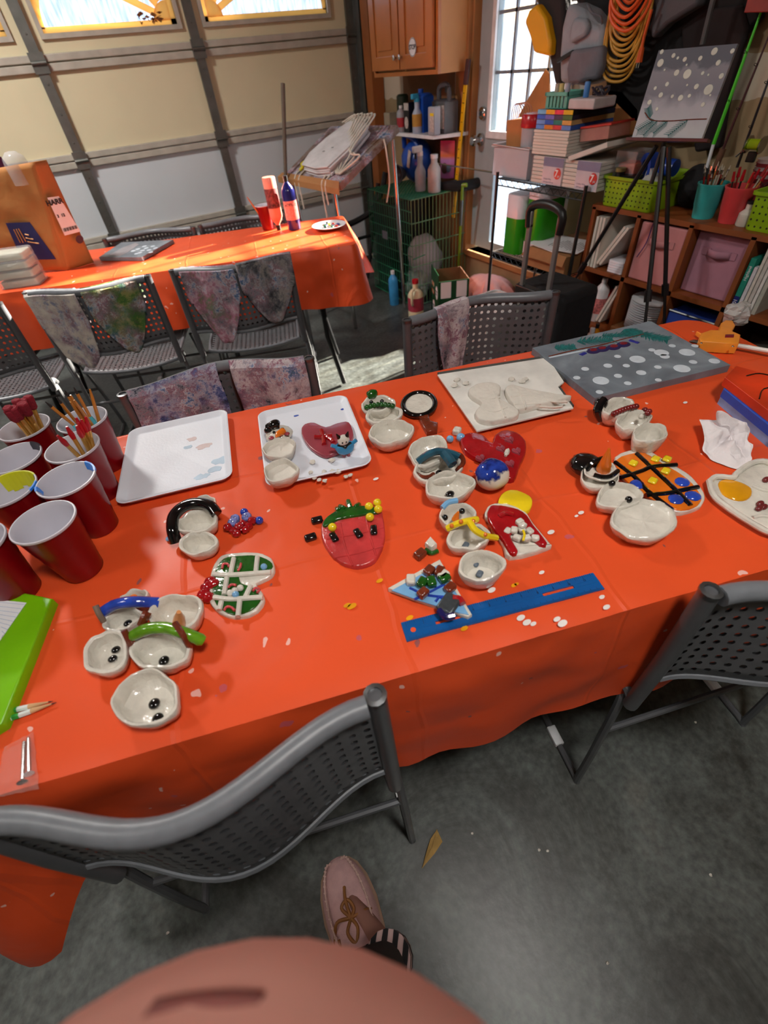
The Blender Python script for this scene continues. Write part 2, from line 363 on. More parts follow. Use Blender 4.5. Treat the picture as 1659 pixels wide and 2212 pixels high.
for k, (x0, x1) in enumerate(wins):
    fr = thing('window_%d' % (k + 1), 'dusty window with yellowed sunburst insert in the garage door', 'window', ((x0 + x1) / 2, D, WZ0), kind='structure'); del fr['category']
    f = MB(); t_ = 0.022
    for (a, c_) in (((x0 - t_, WZ0 - t_), (x1 + t_, WZ0)), ((x0 - t_, WZ1), (x1 + t_, WZ1 + t_)), ((x0 - t_, WZ0), (x0, WZ1)), ((x1, WZ0), (x1 + t_, WZ1))):
        f.box2((a[0], D + 0.015, a[1]), (c_[0], D + 0.062, c_[1]))
    part('window_frame', f, M_grail, fr, smooth=False)
    part('pane', MB().box2((x0, D + 0.085, WZ0), (x1, D + 0.088, WZ1)), M_glass, fr, smooth=False)
    right_hub = (k % 2 == 0); hx = x1 - 0.03 if right_hub else x0 + 0.03; sg = -1 if right_hub else 1; hz = WZ0 + 0.02
    ins = MB(); y0, y1 = D + 0.045, D + 0.06; wd = (x1 - x0) - 0.05; ht = 0.40
    el = [(hx + sg * wd * math.cos(a), hz + ht * math.sin(a)) for a in [PI / 2 * i / 16 for i in range(17)]]
    fx = x0 if right_hub else x1
    outer = []
    for i, (ex, ez) in enumerate(el):
        a = PI / 2 * i / 16
        sc = min(abs(fx - hx) / max(1e-6, abs(math.cos(a))), (WZ1 - hz + 0.01) / max(1e-6, abs(math.sin(a))))
        outer.append((hx + sg * math.cos(a) * sc, hz + math.sin(a) * sc))
    for i in range(16):
        q = [el[i], el[i + 1], outer[i + 1], outer[i]]
        ins.extr([(p[0], y0, p[1]) for p in q], (0, y1 - y0, 0))
    ins.box2((x0, y0, WZ0), (x1, y1, WZ0 + 0.026))
    ins.box2((x1 - 0.03 if right_hub else x0, y0, WZ0), (x1 if right_hub else x0 + 0.03, y1, WZ1))
    for a in (0.42, 0.86, 1.22):
        L0 = 1.0 / math.hypot(math.cos(a) / wd, math.sin(a) / ht); dx, dz = sg * math.cos(a), math.sin(a); px, pz = -dz * 0.016, dx * 0.016
        e = (hx + dx * L0, hz + dz * L0)
        h_ = (hx + dx * .09, hz + dz * .09); ins.extr([(h_[0] + px, y0, h_[1] + pz), (e[0] + px, y0, e[1] + pz), (e[0] - px, y0, e[1] - pz), (h_[0] - px, y0, h_[1] - pz)], (0, y1 - y0, 0))
    hub = [(hx + sg * 0.1 * math.cos(a) , hz + 0.085 * math.sin(a)) for a in [PI / 2 * i / 8 for i in range(9)]] + [(hx, hz)]
    part('sunburst_insert', ins, M_ins, fr, smooth=False)
    part('sunburst_hub', MB().extr([(p[0], y0 - .004, p[1]) for p in hub], (0, .003, 0)), M_ins, fr, smooth=False)
# dry leaves caught in the window corner
lv = MB(); random.seed(3)
for i in range(26):
    c = Vector((0.80 + random.random() * 0.13, D + 0.02 + random.random() * 0.02, 1.60 + random.random() * 0.05 * (1 - i / 40)))
    R = Matrix.Rotation(random.random() * 6, 3, 'Z') @ Matrix.Rotation(random.random() * 6, 3, 'X'); a = 0.018
    lv.add([c + R @ Vector(p) for p in ((-a, 0, 0), (0, -a * .5, a * .2), (a, 0, 0), (0, a * .5, 0.1 * a))], [(0, 1, 2, 3)])
solo('dry_leaves', lv, mat('dead_leaf', (150, 96, 50), 0.9), 'clump of dead leaves caught in the bottom corner of the garage door window', 'leaves', smooth=False, solid=0.001, kind='stuff')
# garage track and jamb
tr_ = MB().box2((2.245, D - 0.09, 0.02), (2.249, D + 0.02, 2.1)).box2((2.245, D - 0.09, 0.02), (2.285, D - 0.086, 2.1)).box2((2.245, D - 0.03, 0.02), (2.275, D - 0.026, 2.1))
struct('trim_1', tr_, M_galv, smooth=False)
M_wood = mat('stained_pine', (150, 88, 42), 0.55, 0, 0.22, 6)
M_wood2 = mat('rough_pine', (160, 112, 66), 0.75, 0, 0.2, 5)
struct('trim_2', MB().box2((2.29, D - 0.04, 0.02), (2.349, D + 0.015, 2.3)), mat('dark_jamb', (40, 32, 26), 0.7), smooth=False)
struct('trim_3', MB().box2((2.25, D - 0.2, 0.0), (2.345, D - 0.1, 2.3)), M_wood, smooth=False)
struct('trim_4', MB().box2((W - 0.05, DY1 + 0.015, 0.0), (W - 0.001, DY1 + 0.13, 2.2)), M_wood2, smooth=False)

# --- entry door
ed = thing('door_2', 'pale grey entry door with divided glass', 'door', (W, (DY0 + DY1) / 2, DZ0), kind='structure'); del ed['category']
M_door = mat('pale_grey_door', (156, 170, 176), 0.5, 0, 0.04)
gy0, gy1 = 2.22, 2.79; gz0, gz1 = 0.97, 1.92; ly0, ly1, lz0, lz1 = 2.2, 2.735, 0.38, 0.80
sl = MB(); X0, X1 = W + 0.02, W + 0.06
sl.box2((X0, DY0, DZ0), (X1, gy0, DZ1)).box2((X0, gy1, DZ0), (X1, DY1, DZ1)).box2((X0, gy0, gz1), (X1, gy1, DZ1)).box2((X0, gy0, lz1), (X1, gy1, gz0)).box2((X0, gy0, DZ0), (X1, gy1, lz0)).box2((X0, ly1, lz0), (X1, gy1, lz1))
part('door_slab', sl, M_door, ed, smooth=False)
fr = MB()
for (a, c_) in (((gy0 - 0.03, gz0 - 0.035), (gy1 + 0.03, gz0)), ((gy0 - 0.03, gz1), (gy1 + 0.03, gz1 + 0.03)), ((gy0 - 0.03, gz0), (gy0, gz1)), ((gy1, gz0), (gy1 + 0.03, gz1))):
    fr.box2((W + 0.005, a[0], a[1]), (W + 0.025, c_[0], c_[1]))
gf = part('glass_frame', fr, M_white, ed, smooth=False, bevel=0.003)
M_glass2 = M_glass.copy(); M_glass2.name = 'clean_glass'
for _e, _c in zip(M_glass2.node_tree.nodes['Color Ramp'].color_ramp.elements, ((236, 240, 248), (248, 250, 253), (255, 255, 255))): _e.color = srgb(_c)
part('pane', MB().box2((W + 0.045, gy0, gz0), (W + 0.048, gy1, gz1)).box2((W + 0.045, ly0, lz0), (W + 0.048, ly1, lz1)), M_glass2, ed, smooth=False)
mu = MB()
ys = sorted([GX(1101, 90, W).y, GX(1137, 120, W).y]); st = ys[1] - ys[0]
for y in (ys[1], ys[0], ys[0] - st, ys[0] - 2 * st):
    if gy0 < y < gy1: mu.box2((W + 0.03, y - 0.007, gz0), (W + 0.044, y + 0.007, gz1))
zs = [GX(1062, 158, W).z, GX(1068, 28, W).z]
for z in (zs[0], zs[1], zs[1] * 2 - zs[0]):
    if z < gz1: mu.box2((W + 0.03, gy0, z - 0.007), (W + 0.044, gy1, z + 0.007))
part('muntins', mu, mat('grey_muntin', (120, 128, 140), 0.5), ed, smooth=False)
kn = GX(1035, 302, W); kb = MB(); AX = dict(ax=(0, 1, 0), ay=(0, 0, 1), az=(-1, 0, 0))
kb.lathe([(0.032, -0.015), (0.032, 0.0), (0.014, 0.008), (0.012, 0.03), (0.026, 0.04), (0.028, 0.055), (0.02, 0.066), (0.001, 0.068)], (W + 0.005, kn.y, kn.z), 20, **AX)
part('door_knob', kb, M_chrome, ed)
db = GX(1040, 245, W); part('deadbolt', MB().lathe([(0.03, -0.015), (0.03, 0.004), (0.02, 0.01), (0.018, 0.014), (0.001, 0.015)], (W + 0.005, db.y, db.z), 20, **AX).box((W - 0.02, db.y, db.z), (0.03, 0.006, 0.024)), M_chrome, ed)
struct('trim_5', MB().box2((W - 0.03, DY0 - 0.02, DZ0 - 0.06), (W + 0.1, DY1, DZ0 - 0.03)).box2((W - 0.03, DY1 - 0.002, DZ0 - 0.06), (W + 0.06, DY1 + 0.014, 2.1)), M_wood2, smooth=False)
# lattice fence seen through the door
lt_ = MB(); xx = W + 0.6
for i in range(-14, 40):
    y = 1.5 + i * 0.075
    for sgn in (1, -1):
        p0 = Vector((xx + (0.006 if sgn > 0 else 0), y, 0.2)); p1 = p0 + Vector((0, sgn * 0.62, 1.24)); lt_.tube([p0, p1], 0.0028, 4)
part('lattice', lt_, M_white, None, smooth=False); _o = bpy.data.objects['lattice']; _o.name = 'lattice_fence'; tag(_o, 'white diamond lattice seen through the entry door glass', 'fence')
lt_ = MB().box2((xx - 0.03, 0.8, 1.44), (xx + 0.03, 4.1, 1.5)); lt_.box2((xx - 0.03, 1.6, 0), (xx + 0.03, 1.66, 1.44)); lt_.box2((xx - 0.03, 3.6, 0), (xx + 0.03, 3.66, 1.44))
part('fence_rail', lt_, M_white, _o, smooth=False)
# ceiling lights (disc fittings)
for i, (p, e) in enumerate(LAMPS):
    t = thing('ceiling_light', ['round ceiling light above the photographer', 'round ceiling light over the far table by the garage door', 'round ceiling light at the left side of the garage'][i], 'ceiling light', (p[0], p[1], 2.6))
    part('lamp_base', MB().lathe([(0.14, -0.04), (0.15, 0)], (p[0], p[1], 2.598), 24), M_white, t)
    part('diffuser', MB().lathe([(0.12, -0.065), (0.13, -0.04)], (p[0], p[1], 2.598), 24), mat('lamp_glow', (255, 250, 240), 0.4, emit=(1, 0.96, 0.9, 3)), t)
# ================================================================ FURNITURE
# --- orange plastic tablecloth material
def cloth_mat(name, base=(236, 86, 40), seed=0.0):
    m, nt, b, nd, L = nodes(name)
    tc = nd('ShaderNodeTexCoord'); mp = nd('ShaderNodeMapping'); mp.inputs['Location'].default_value = (seed, seed, 0); L(tc.outputs['Object'], mp.inputs[0])
    n1 = nd('ShaderNodeTexNoise', Scale=5.0, Detail=3); L(mp.outputs[0], n1.inputs['Vector'])
    r1 = ramp(nd, [(0.3, tuple(int(c * .95) for c in base)), (0.7, base)]); L(n1.outputs['Fac'], r1.inputs[0])
    last = r1.outputs[0]
    for (sc, th, col, sd) in ((16.0, 0.055, (190, 90, 110), 1.0), (22.0, 0.05, (96, 84, 96), 5.0), (30.0, 0.06, (244, 210, 200), 9.0), (12.0, 0.03, (240, 150, 40), 13.0)):
        m2 = nd('ShaderNodeMapping'); m2.inputs['Location'].default_value = (sd, sd * 2, 0); L(mp.outputs[0], m2.inputs[0])
        nz = nd('ShaderNodeTexNoise', Scale=35.0, Detail=2); L(m2.outputs[0], nz.inputs['Vector'])
        va = nd('ShaderNodeMixRGB'); va.inputs[0].default_value = 0.03; L(m2.outputs[0], va.inputs[1]); L(nz.outputs['Color'], va.inputs[2])
        vo = nd('ShaderNodeTexVoronoi', Scale=sc); L(va.outputs[0], vo.inputs['Vector'])
        lo = nd('ShaderNodeMath', operation='LESS_THAN'); lo.inputs[1].default_value = th * 2.2; L(vo.outputs['Distance'], lo.inputs[0])
        sp = nd('ShaderNodeSeparateColor'); L(vo.outputs['Color'], sp.inputs[0])
        gt = nd('ShaderNodeMath', operation='GREATER_THAN'); gt.inputs[1].default_value = 0.80; L(sp.outputs[0], gt.inputs[0])
        mu_ = nd('ShaderNodeMath', operation='MULTIPLY'); L(lo.outputs[0], mu_.inputs[0]); L(gt.outputs[0], mu_.inputs[1])
        m3 = nd('ShaderNodeMath', operation='MULTIPLY'); m3.inputs[1].default_value = 0.7; L(mu_.outputs[0], m3.inputs[0])
        mx = nd('ShaderNodeMixRGB'); mx.inputs[2].default_value = srgb(col); L(m3.outputs[0], mx.inputs[0]); L(last, mx.inputs[1]); last = mx.outputs[0]
    L(last, b.inputs['Base Color']); b.inputs['Roughness'].default_value = 0.42; b.inputs['Specular IOR Level'].default_value = 0.35
    w1 = nd('ShaderNodeTexNoise', Scale=7.0, Detail=2, Distortion=0.2); L(mp.outputs[0], w1.inputs['Vector'])
    w2 = nd('ShaderNodeTexNoise', Scale=60.0, Detail=2); L(mp.outputs[0], w2.inputs['Vector'])
    ad = nd('ShaderNodeMath', operation='MULTIPLY_ADD'); ad.inputs[1].default_value = 0.04; L(w2.outputs['Fac'], ad.inputs[0]); L(w1.outputs['Fac'], ad.inputs[2])
    sx = nd('ShaderNodeSeparateXYZ'); rt_ = nd('ShaderNodeMapping'); rt_.inputs['Rotation'].default_value = (0, 0, 0.27); L(tc.outputs['Object'], rt_.inputs[0])
    wn = nd('ShaderNodeMixRGB'); wn.inputs[0].default_value = 0.025; L(rt_.outputs[0], wn.inputs[1]); L(w1.outputs['Color'], wn.inputs[2]); L(wn.outputs[0], sx.inputs[0]); hgt = ad.outputs[0]
    for ax_, per in ((0, 0.31), (1, 0.26)):
        dv = nd('ShaderNodeMath', operation='DIVIDE'); dv.inputs[1].default_value = per; L(sx.outputs[ax_], dv.inputs[0]); fr_ = nd('ShaderNodeMath', operation='FRACT'); L(dv.outputs[0], fr_.inputs[0])
        sb = nd('ShaderNodeMath', operation='SUBTRACT'); sb.inputs[1].default_value = 0.5; L(fr_.outputs[0], sb.inputs[0]); ab = nd('ShaderNodeMath', operation='ABSOLUTE'); L(sb.outputs[0], ab.inputs[0])
        mr = nd('ShaderNodeMapRange'); mr.inputs[1].default_value = 0.0; mr.inputs[2].default_value = 0.018; mr.inputs[3].default_value = 0.22; mr.inputs[4].default_value = 0.0; L(ab.outputs[0], mr.inputs[0])
        sm = nd('ShaderNodeMath', operation='ADD'); L(hgt, sm.inputs[0]); L(mr.outputs[0], sm.inputs[1]); hgt = sm.outputs[0]
    bp = nd('ShaderNodeBump', Strength=0.3, Distance=0.02); L(hgt, bp.inputs['Height']); L(bp.outputs[0], b.inputs['Normal'])
    return m
def tablecloth(name, s0, s1, n0, n1, zt, zh, rad, T_, N_, flare, m, label, seed=0, group=None, flares=None):
    pts = []; K = 10
    cs = [(s1 - rad, n1 - rad, 0, 1), (s0 + rad, n1 - rad, PI / 2, 2), (s0 + rad, n0 + rad, PI, 3), (s1 - rad, n0 + rad, 1.5 * PI, 0)]
    flares = flares or {}
    for ci, (a, c_, st, key) in enumerate(cs):
        for k in range(K + 1):
            an = st + PI / 2 * k / K; pts.append((a + rad * math.cos(an), c_ + rad * math.sin(an), math.cos(an), math.sin(an), math.sin(PI * k / K) ** 1.5, key))
        nx = cs[(ci + 1) % 4]; e0 = pts[-1]; st2 = nx[2]; e1 = (nx[0] + rad * math.cos(st2), nx[1] + rad * math.sin(st2))
        ln = math.hypot(e1[0] - e0[0], e1[1] - e0[1]); nn = max(3, int(ln / 0.02))
        for k in range(1, nn):
            f_ = k / nn; pts.append((e0[0] + (e1[0] - e0[0]) * f_, e0[1] + (e1[1] - e0[1]) * f_, e0[2], e0[3], 0.0, key))
    n = len(pts); cx_, cn_ = (s0 + s1) / 2, (n0 + n1) / 2; mb = MB(); rows = []
    hs, hn = (s1 - s0) / 2 - rad - .001, (n1 - n0) / 2 - rad - .001
    R_ = 22
    for i in range(R_ + 1):
        f_ = i / R_; row = []
        for (a, c_, dx, dy, cf, key) in pts:
            ta = cx_ + (a - cx_) * f_; tn = cn_ + (c_ - cn_) * f_
            z = zt + 0.0015 * noise.noise(Vector((ta * 9 + seed, tn * 9, 0))) - 0.004 * max(0, f_ - .93) / .07
            row.append((ta, tn, z))
        rows.append(row)
    V = 16
    for i in range(1, V + 1):
        f_ = i / V; row = []; arc_ = 0
        for j, (a, c_, dx, dy, cf, key) in enumerate(pts):
            cor = [(s1, n1), (s0, n1), (s0, n0), (s1, n0)]; di = [math.hypot(a - q[0], c_ - q[1]) for q in cor]; ki = di.index(min(di)); cf = max(0, 1 - max(0, di[ki] - .02) / .17) ** 1.3
            fl, dr_ = flares.get(ki, (0.07, 0.10)); zb = zh - cf * dr_
            ph = a * 17 + c_ * 15 + seed
            off = 0.008 * min(1, f_ * 6) + f_ * (0.012 + 0.008 * math.sin(ph) + 0.006 * math.sin(ph * 2.3 + 1)) * 0.8 + cf * fl * f_
            off += 0.006 * noise.noise(Vector((a * 12, c_ * 12 + seed, f_ * 4)))
            row.append((a + dx * off, c_ + dy * off, zt - 0.004 - (zt - zb) * f_ + 0.004 * noise.noise(Vector((a * 6, c_ * 6, f_ * 3 + seed)))))
        rows.append(row)
    vs = [T_ * p[0] + N_ * p[1] + Vector((0, 0, p[2])) for r in rows for p in r]
    fs = [(i * n + j, i * n + (j + 1) % n, (i + 1) * n + (j + 1) % n, (i + 1) * n + j) for i in range(len(rows) - 1) for j in range(n)]
    mb.add(vs, [tuple(reversed(f)) for f in fs])
    return solo('tablecloth', mb, m, label, 'tablecloth', group)
def folding_table(base, T_, N_, s0, s1, n0, n1, zt, label):
    t = thing('folding_table', label, 'table', base)
    rot = math.atan2(T_.y, T_.x)
    c = T_ * ((s0 + s1) / 2) + N_ * ((n0 + n1) / 2)
    part('tabletop', MB().box((c.x, c.y, zt - 0.022), (s1 - s0 - 0.02, n1 - n0 - 0.02, 0.04), rot), mat('table_laminate', (140, 136, 128), 0.5), t, smooth=False, bevel=0.01)
    for (s_, d) in ((s0 + 0.22, 1), (s1 - 0.2, -1)):
        for n_ in (n0 + 0.1, n1 - 0.1):
            p = lambda a, z: T_ * a + N_ * n_ + Vector((0, 0, z))
            part('leg', MB().tube([p(s_, zt - 0.05), p(s_ - d * 0.0, 0.30), p(s_ - d * 0.05, 0.012)], 0.014, 10), M_black, t)
        q = lambda n_, z: T_ * s_ + N_ * n_ + Vector((0, 0, z))
        part('leg_brace', MB().tube([q(n0 + 0.1, 0.42), q(n1 - 0.1, 0.42)], 0.009, 8).tube([q((n0 + n1) / 2, 0.42), T_ * (s_ + d * 0.3) + N_ * ((n0 + n1) / 2) + Vector((0, 0, zt - 0.045))], 0.008, 8), M_black, t)
    return t
M_cloth1 = cloth_mat('orange_plastic_cloth')
M_cloth2 = cloth_mat('orange_plastic_cloth_far', seed=4.4)
NS0, NS1, N0, N1 = -0.675, 1.155, 0.274, 1.045
folding_table(N(0.24, 0.66), NT, NN, NS0, NS1, N0, N1, TZ - 0.004, 'folding table under the near orange cloth covered in clay crafts')
tablecloth('c', NS0, NS1, N0, N1, TZ, 0.455, 0.07, NT, NN, 0.1, M_cloth1, 'creased orange plastic cloth on the near table under the clay snowmen', 1.0, flares={2: (0.10, 0.23)})
FS0, FS1, FN0, FN1 = -1.65, 0.24, 2.345, 2.925
folding_table(F(-0.7, 2.63), FT, FN, FS0, FS1, FN0, FN1, 0.741, 'folding table with black legs under the far orange cloth')
tablecloth('c', FS0, FS1, FN0, FN1, 0.745, 0.495, 0.03, FT, FN, 0.1, M_cloth2, 'orange plastic cloth on the far table holding the grocery bag and paint bottles', 3.0, flares={0: (0.14, 0.05), 3: (0.05, 0.0)})

# --- perforated folding chairs
def perf_mat(name, col, pitch=0.021, rad=0.0052):
    m, nt, b, nd, L = nodes(name)
    uv = nd('ShaderNodeUVMap'); sc = nd('ShaderNodeVectorMath', operation='SCALE'); sc.inputs['Scale'].default_value = 1 / pitch; L(uv.outputs[0], sc.inputs[0])
    fr = nd('ShaderNodeVectorMath', operation='FRACTION'); L(sc.outputs[0], fr.inputs[0])
    di = nd('ShaderNodeVectorMath', operation='DISTANCE'); di.inputs[1].default_value = (0.5, 0.5, 0); L(fr.outputs[0], di.inputs[0])
    lt = nd('ShaderNodeMath', operation='LESS_THAN'); lt.inputs[1].default_value = rad / pitch; L(di.outputs['Value'], lt.inputs[0])
    sx = nd('ShaderNodeSeparateXYZ'); L(uv.outputs[0], sx.inputs[0])
    g1 = nd('ShaderNodeMath', operation='GREATER_THAN'); g1.inputs[1].default_value = 0.028; L(sx.outputs[1], g1.inputs[0])
    mu_ = nd('ShaderNodeMath', operation='MULTIPLY'); L(lt.outputs[0], mu_.inputs[0]); L(g1.outputs[0], mu_.inputs[1])
    tc = nd('ShaderNodeTexCoord'); ns = nd('ShaderNodeTexNoise', Scale=30.0); L(tc.outputs['Object'], ns.inputs['Vector'])
    rp = ramp(nd, [(0.3, tuple(int(c * .9) for c in col)), (0.7, col)]); L(ns.outputs['Fac'], rp.inputs[0]); L(rp.outputs[0], b.inputs['Base Color'])
    b.inputs['Roughness'].default_value = 0.42
    tr = nd('ShaderNodeBsdfTransparent'); ms = nd('ShaderNodeMixShader'); L(mu_.outputs[0], ms.inputs[0]); L(b.outputs[0], ms.inputs[1]); L(tr.outputs[0], ms.inputs[2])
    L(ms.outputs[0], nt.nodes['Material Output'].inputs[0])
    return m
M_perf = perf_mat('perforated_grey_plastic', (102, 104, 108))
M_rim = mat('grey_moulded_rim', (112, 116, 122), 0.38, 0, 0.08, 60)
M_tube = mat('grey_enamel_tube', (104, 106, 110), 0.35, 0.4, 0.1)
CW = 0.232
def bow(u): return -0.062 * math.cos(PI / 2 * max(-1, min(1, u))) ** 2
def backpt(u, z): return Vector((u * (CW - 0.012), bow(u) * (1.12 - 0.12 * (z - 0.56) / 0.24) - 0.003, z))
def make_chair(label, zs=1.0):
    t = thing('folding_chair', label, 'chair')
    nu, nv = 28, 8; mb = MB(); mb.grid(lambda a, b_: backpt(a * 2 - 1, 0.552 + 0.238 * b_), nu, nv)
    uv = [((i / nu) * 0.46, 0.01 + (j / nv) * 0.225) for j in range(nv + 1) for i in range(nu + 1)]
    bk = part('backrest', mb, M_perf, t, uvs=uv, solid=0.004)
    us = [i / 24 * 2 - 1 for i in range(25)]
    part('backrest_rim', MB().tube([backpt(u, 0.793) for u in us], 0.0142, 10), M_rim, bk)
    part('backrest_rim', MB().tube([backpt(u, 0.550) + Vector((0, 0.002, 0)) for u in us], 0.009, 8), M_rim, bk)
    mb = MB(); mb.grid(lambda a, b_: Vector(((a * 2 - 1) * 0.205, 0.03 + 0.37 * b_, 0.445 - 0.022 * (1 - (a * 2 - 1) ** 2) + 0.012 * b_ - 0.02 * max(0, b_ - .9) * 10 * .5)), 20, 12)
    uv = [((i / 20) * 0.41, 0.012 + (j / 12) * 0.37) for j in range(13) for i in range(21)]
    st = part('seat', mb, M_perf, t, uvs=uv, solid=0.005)
    rim = [Vector((-0.205 + 0.41 * a, 0.03, 0.445 - 0.022 * (1 - (a * 2 - 1) ** 2))) for a in [i / 12 for i in range(13)]] + [Vector((0.208, 0.03 + 0.37 * b_, 0.446 + 0.01 * b_)) for b_ in (0.25, .5, .75)] + \
          [Vector((0.205 - 0.41 * a, 0.40, 0.45 - 0.022 * (1 - (a * 2 - 1) ** 2))) for a in [i / 12 for i in range(13)]] + [Vector((-0.208, 0.40 - 0.37 * b_, 0.456 - 0.01 * b_)) for b_ in (0.25, .5, .75)]
    part('seat_rim', MB().tube(rim, 0.008, 8, closed=True), M_rim, st)
    for sg in (-1, 1):
        x = sg * CW
        po = part('back_post', MB().tube([(x, 0.004, 0.80), (x, 0.0, 0.62), (x, 0.002, 0.44)], 0.0135, 12), M_tube, t)
        part('post_cap', MB().lathe([(0.0145, -0.004), (0.0145, 0.003), (0.009, 0.004), (0.009, -0.002)], (x, 0.004, 0.80), 12), M_steel, po)
        part('leg_frame', MB().tube(smoothpath([(x, 0.03, 0.45), (x + sg * 0.008, 0.014, 0.40), (x + sg * 0.012, -0.006, 0.03), (x + sg * 0.012, 0.01, 0.010), (x + sg * 0.012, 0.20, 0.009), (x + sg * 0.012, 0.38, 0.010), (x + sg * 0.012, 0.40, 0.03), (x + sg * 0.006, 0.36, 0.25), (x - sg * 0.01, 0.33, 0.435)], 5), 0.0085, 8), M_tube, t)
        part('hinge_hook', MB().tube(smoothpath([(x, 0.002, 0.455), (x + sg * 0.004, 0.025, 0.475), (x + sg * 0.006, 0.04, 0.455)], 4), 0.010, 8), M_white if False else M_tube, t)
        part('floor_glide', MB().tube([(x + sg * 0.012, 0.02, 0.045), (x + sg * 0.012, 0.06, 0.0125)], 0.0, 6) if False else MB().box((x + sg * 0.012, 0.10, 0.009), (0.024, 0.05, 0.018)), M_white, t, smooth=False, bevel=0.003)
    part('crossbar', MB().tube([(-CW - 0.01, 0.36, 0.25), (CW + 0.01, 0.36, 0.25)], 0.007, 8), M_tube, t)
    part('crossbar', MB().tube([(-CW - 0.01, 0.008, 0.30), (CW + 0.01, 0.008, 0.30)], 0.007, 8), M_tube, t)
    return t
CHG = 'grey perforated folding chairs around the tables'
chair0 = make_chair('grey folding chair nearest the camera at bottom left, its curved top rim toward us')
chair0['group'] = CHG; used = [False]
def place(p, rz, label):
    o = chair0 if not used[0] else copy_tree(chair0); used[0] = True
    o.location = p; o.rotation_euler = (0, 0, rz); o['label'] = label; return o
place(N(-0.224, 0.232), NROT, 'grey folding chair nearest the camera at bottom left, its curved top rim toward us')
place(N(0.703, 0.238), NROT, 'grey folding chair pushed against the near table beside its right end, cropped by the frame')
CM1 = place(N(-0.175, 1.145), NROT + PI, 'grey folding chair behind the foam trays, covered by two painted aprons')
CM2 = place(N(0.59, 1.262), NROT + PI, 'grey folding chair behind the raw clay board with one painted apron over its back')
CF1 = place(F(-0.305, 2.10), FROT, 'grey folding chair at the far table under the pink-green and dark aprons')
CF2 = place(F(-0.86, 2.075), FROT, 'grey folding chair near the brown grocery bag, with pale and green aprons')
CF3 = place(F(-1.39, 1.98), FROT + 0.03, 'grey folding chair cut off by the left edge, holding a black apron')
for (s_, n_, lb) in ((-0.30, 2.985, 'grey folding chair behind the far table near the two paint bottles'), (-0.80, 2.965, 'grey folding chair behind the far table near the flat painted canvas')):
    o = place(F(s_, n_), FROT + PI, lb); o.location.z = -0.0; o.scale = (1, 1, 0.965)

# --- painted aprons draped on the chair backs (local frame of each chair)
ap_mats = [blotch('apron_blue_grey', [(0.36, (34, 36, 60)), (0.44, (80, 96, 150)), (0.5, (176, 178, 196)), (0.56, (110, 70, 100)), (0.64, (70, 110, 170))], 9, 1),
           blotch('apron_mauve', [(0.36, (44, 38, 48)), (0.44, (166, 150, 158)), (0.51, (206, 198, 200)), (0.57, (136, 76, 100)), (0.66, (70, 72, 96))], 10, 4),
           blotch('apron_pale', [(0.35, (90, 104, 150)), (0.44, (206, 200, 188)), (0.55, (214, 208, 200)), (0.62, (140, 130, 170)), (0.8, (90, 110, 160))], 11, 7),
           blotch('apron_green', [(0.25, (30, 30, 28)), (0.4, (96, 96, 80)), (0.5, (60, 110, 40)), (0.6, (150, 150, 90)), (0.72, (110, 40, 40))], 8, 11),
           blotch('apron_pink', [(0.36, (70, 54, 96)), (0.44, (204, 180, 190)), (0.52, (176, 110, 136)), (0.6, (110, 130, 90)), (0.75, (120, 110, 160))], 10, 15),
           blotch('apron_dark', [(0.36, (24, 24, 32)), (0.46, (84, 86, 92)), (0.54, (150, 146, 142)), (0.65, (90, 60, 50)), (0.8, (60, 76, 110))], 9, 19)]
def apron(chair, u0, u1, out_len, in_len, m, label, seed=0, out_t=0.55, in_t=0.8, edge=None):
    rot = chair.rotation_euler.z; R = Matrix.Rotation(rot, 3, 'Z'); mid = (u0 + u1) / 2; hw = (u1 - u0) / 2; zc = chair.scale.z
    def fn(a, b_):
        d = -in_len + (in_len + out_len) * b_
        k = abs(d) / (out_len if d > 0 else in_len); tp = (out_t if d > 0 else in_t)
        wd = hw * (1 - (1 - tp) * max(0, (k - 0.35) / 0.65) ** 1.4)
        u = mid + (a * 2 - 1) * wd + 0.02 * noise.noise(Vector((a * 3, b_ * 5, seed)))
        end = max(0, k - 0.75) / 0.25; z = 0.806 - max(0, abs(d) - 0.0) * (1 - 0.16 * (a * 2 - 1) ** 2 * (1 if k > .5 else .3))
        y = bow(max(-1, min(1, u))) + (-0.0155 if d > 0 else 0.0155) * min(1, abs(d) / 0.012) + (-1 if d > 0 else 1) * (0.004 + 0.010 * k * (1 + noise.noise(Vector((a * 5 + seed, b_ * 3, 1)))))
        y += 0.006 * math.sin(a * 11 + seed + b_ * 4) * min(1, k * 2)
        z = z if abs(d) > 0.012 else 0.808 - abs(d) * 0.3
        return chair.location + R @ Vector((u * (CW - 0.012), y, z * zc))
    mb = MB().grid(fn, 24, 30)
    c = chair.location + R @ Vector((mid * CW, 0, 0.8)); o = part('painted_apron', mb, m, None, solid=0.0025)
    for v in o.data.vertices: v.co -= c
    o.location = c
    return tag(o, label, 'apron', 'paint-stained aprons hung over chair backs')
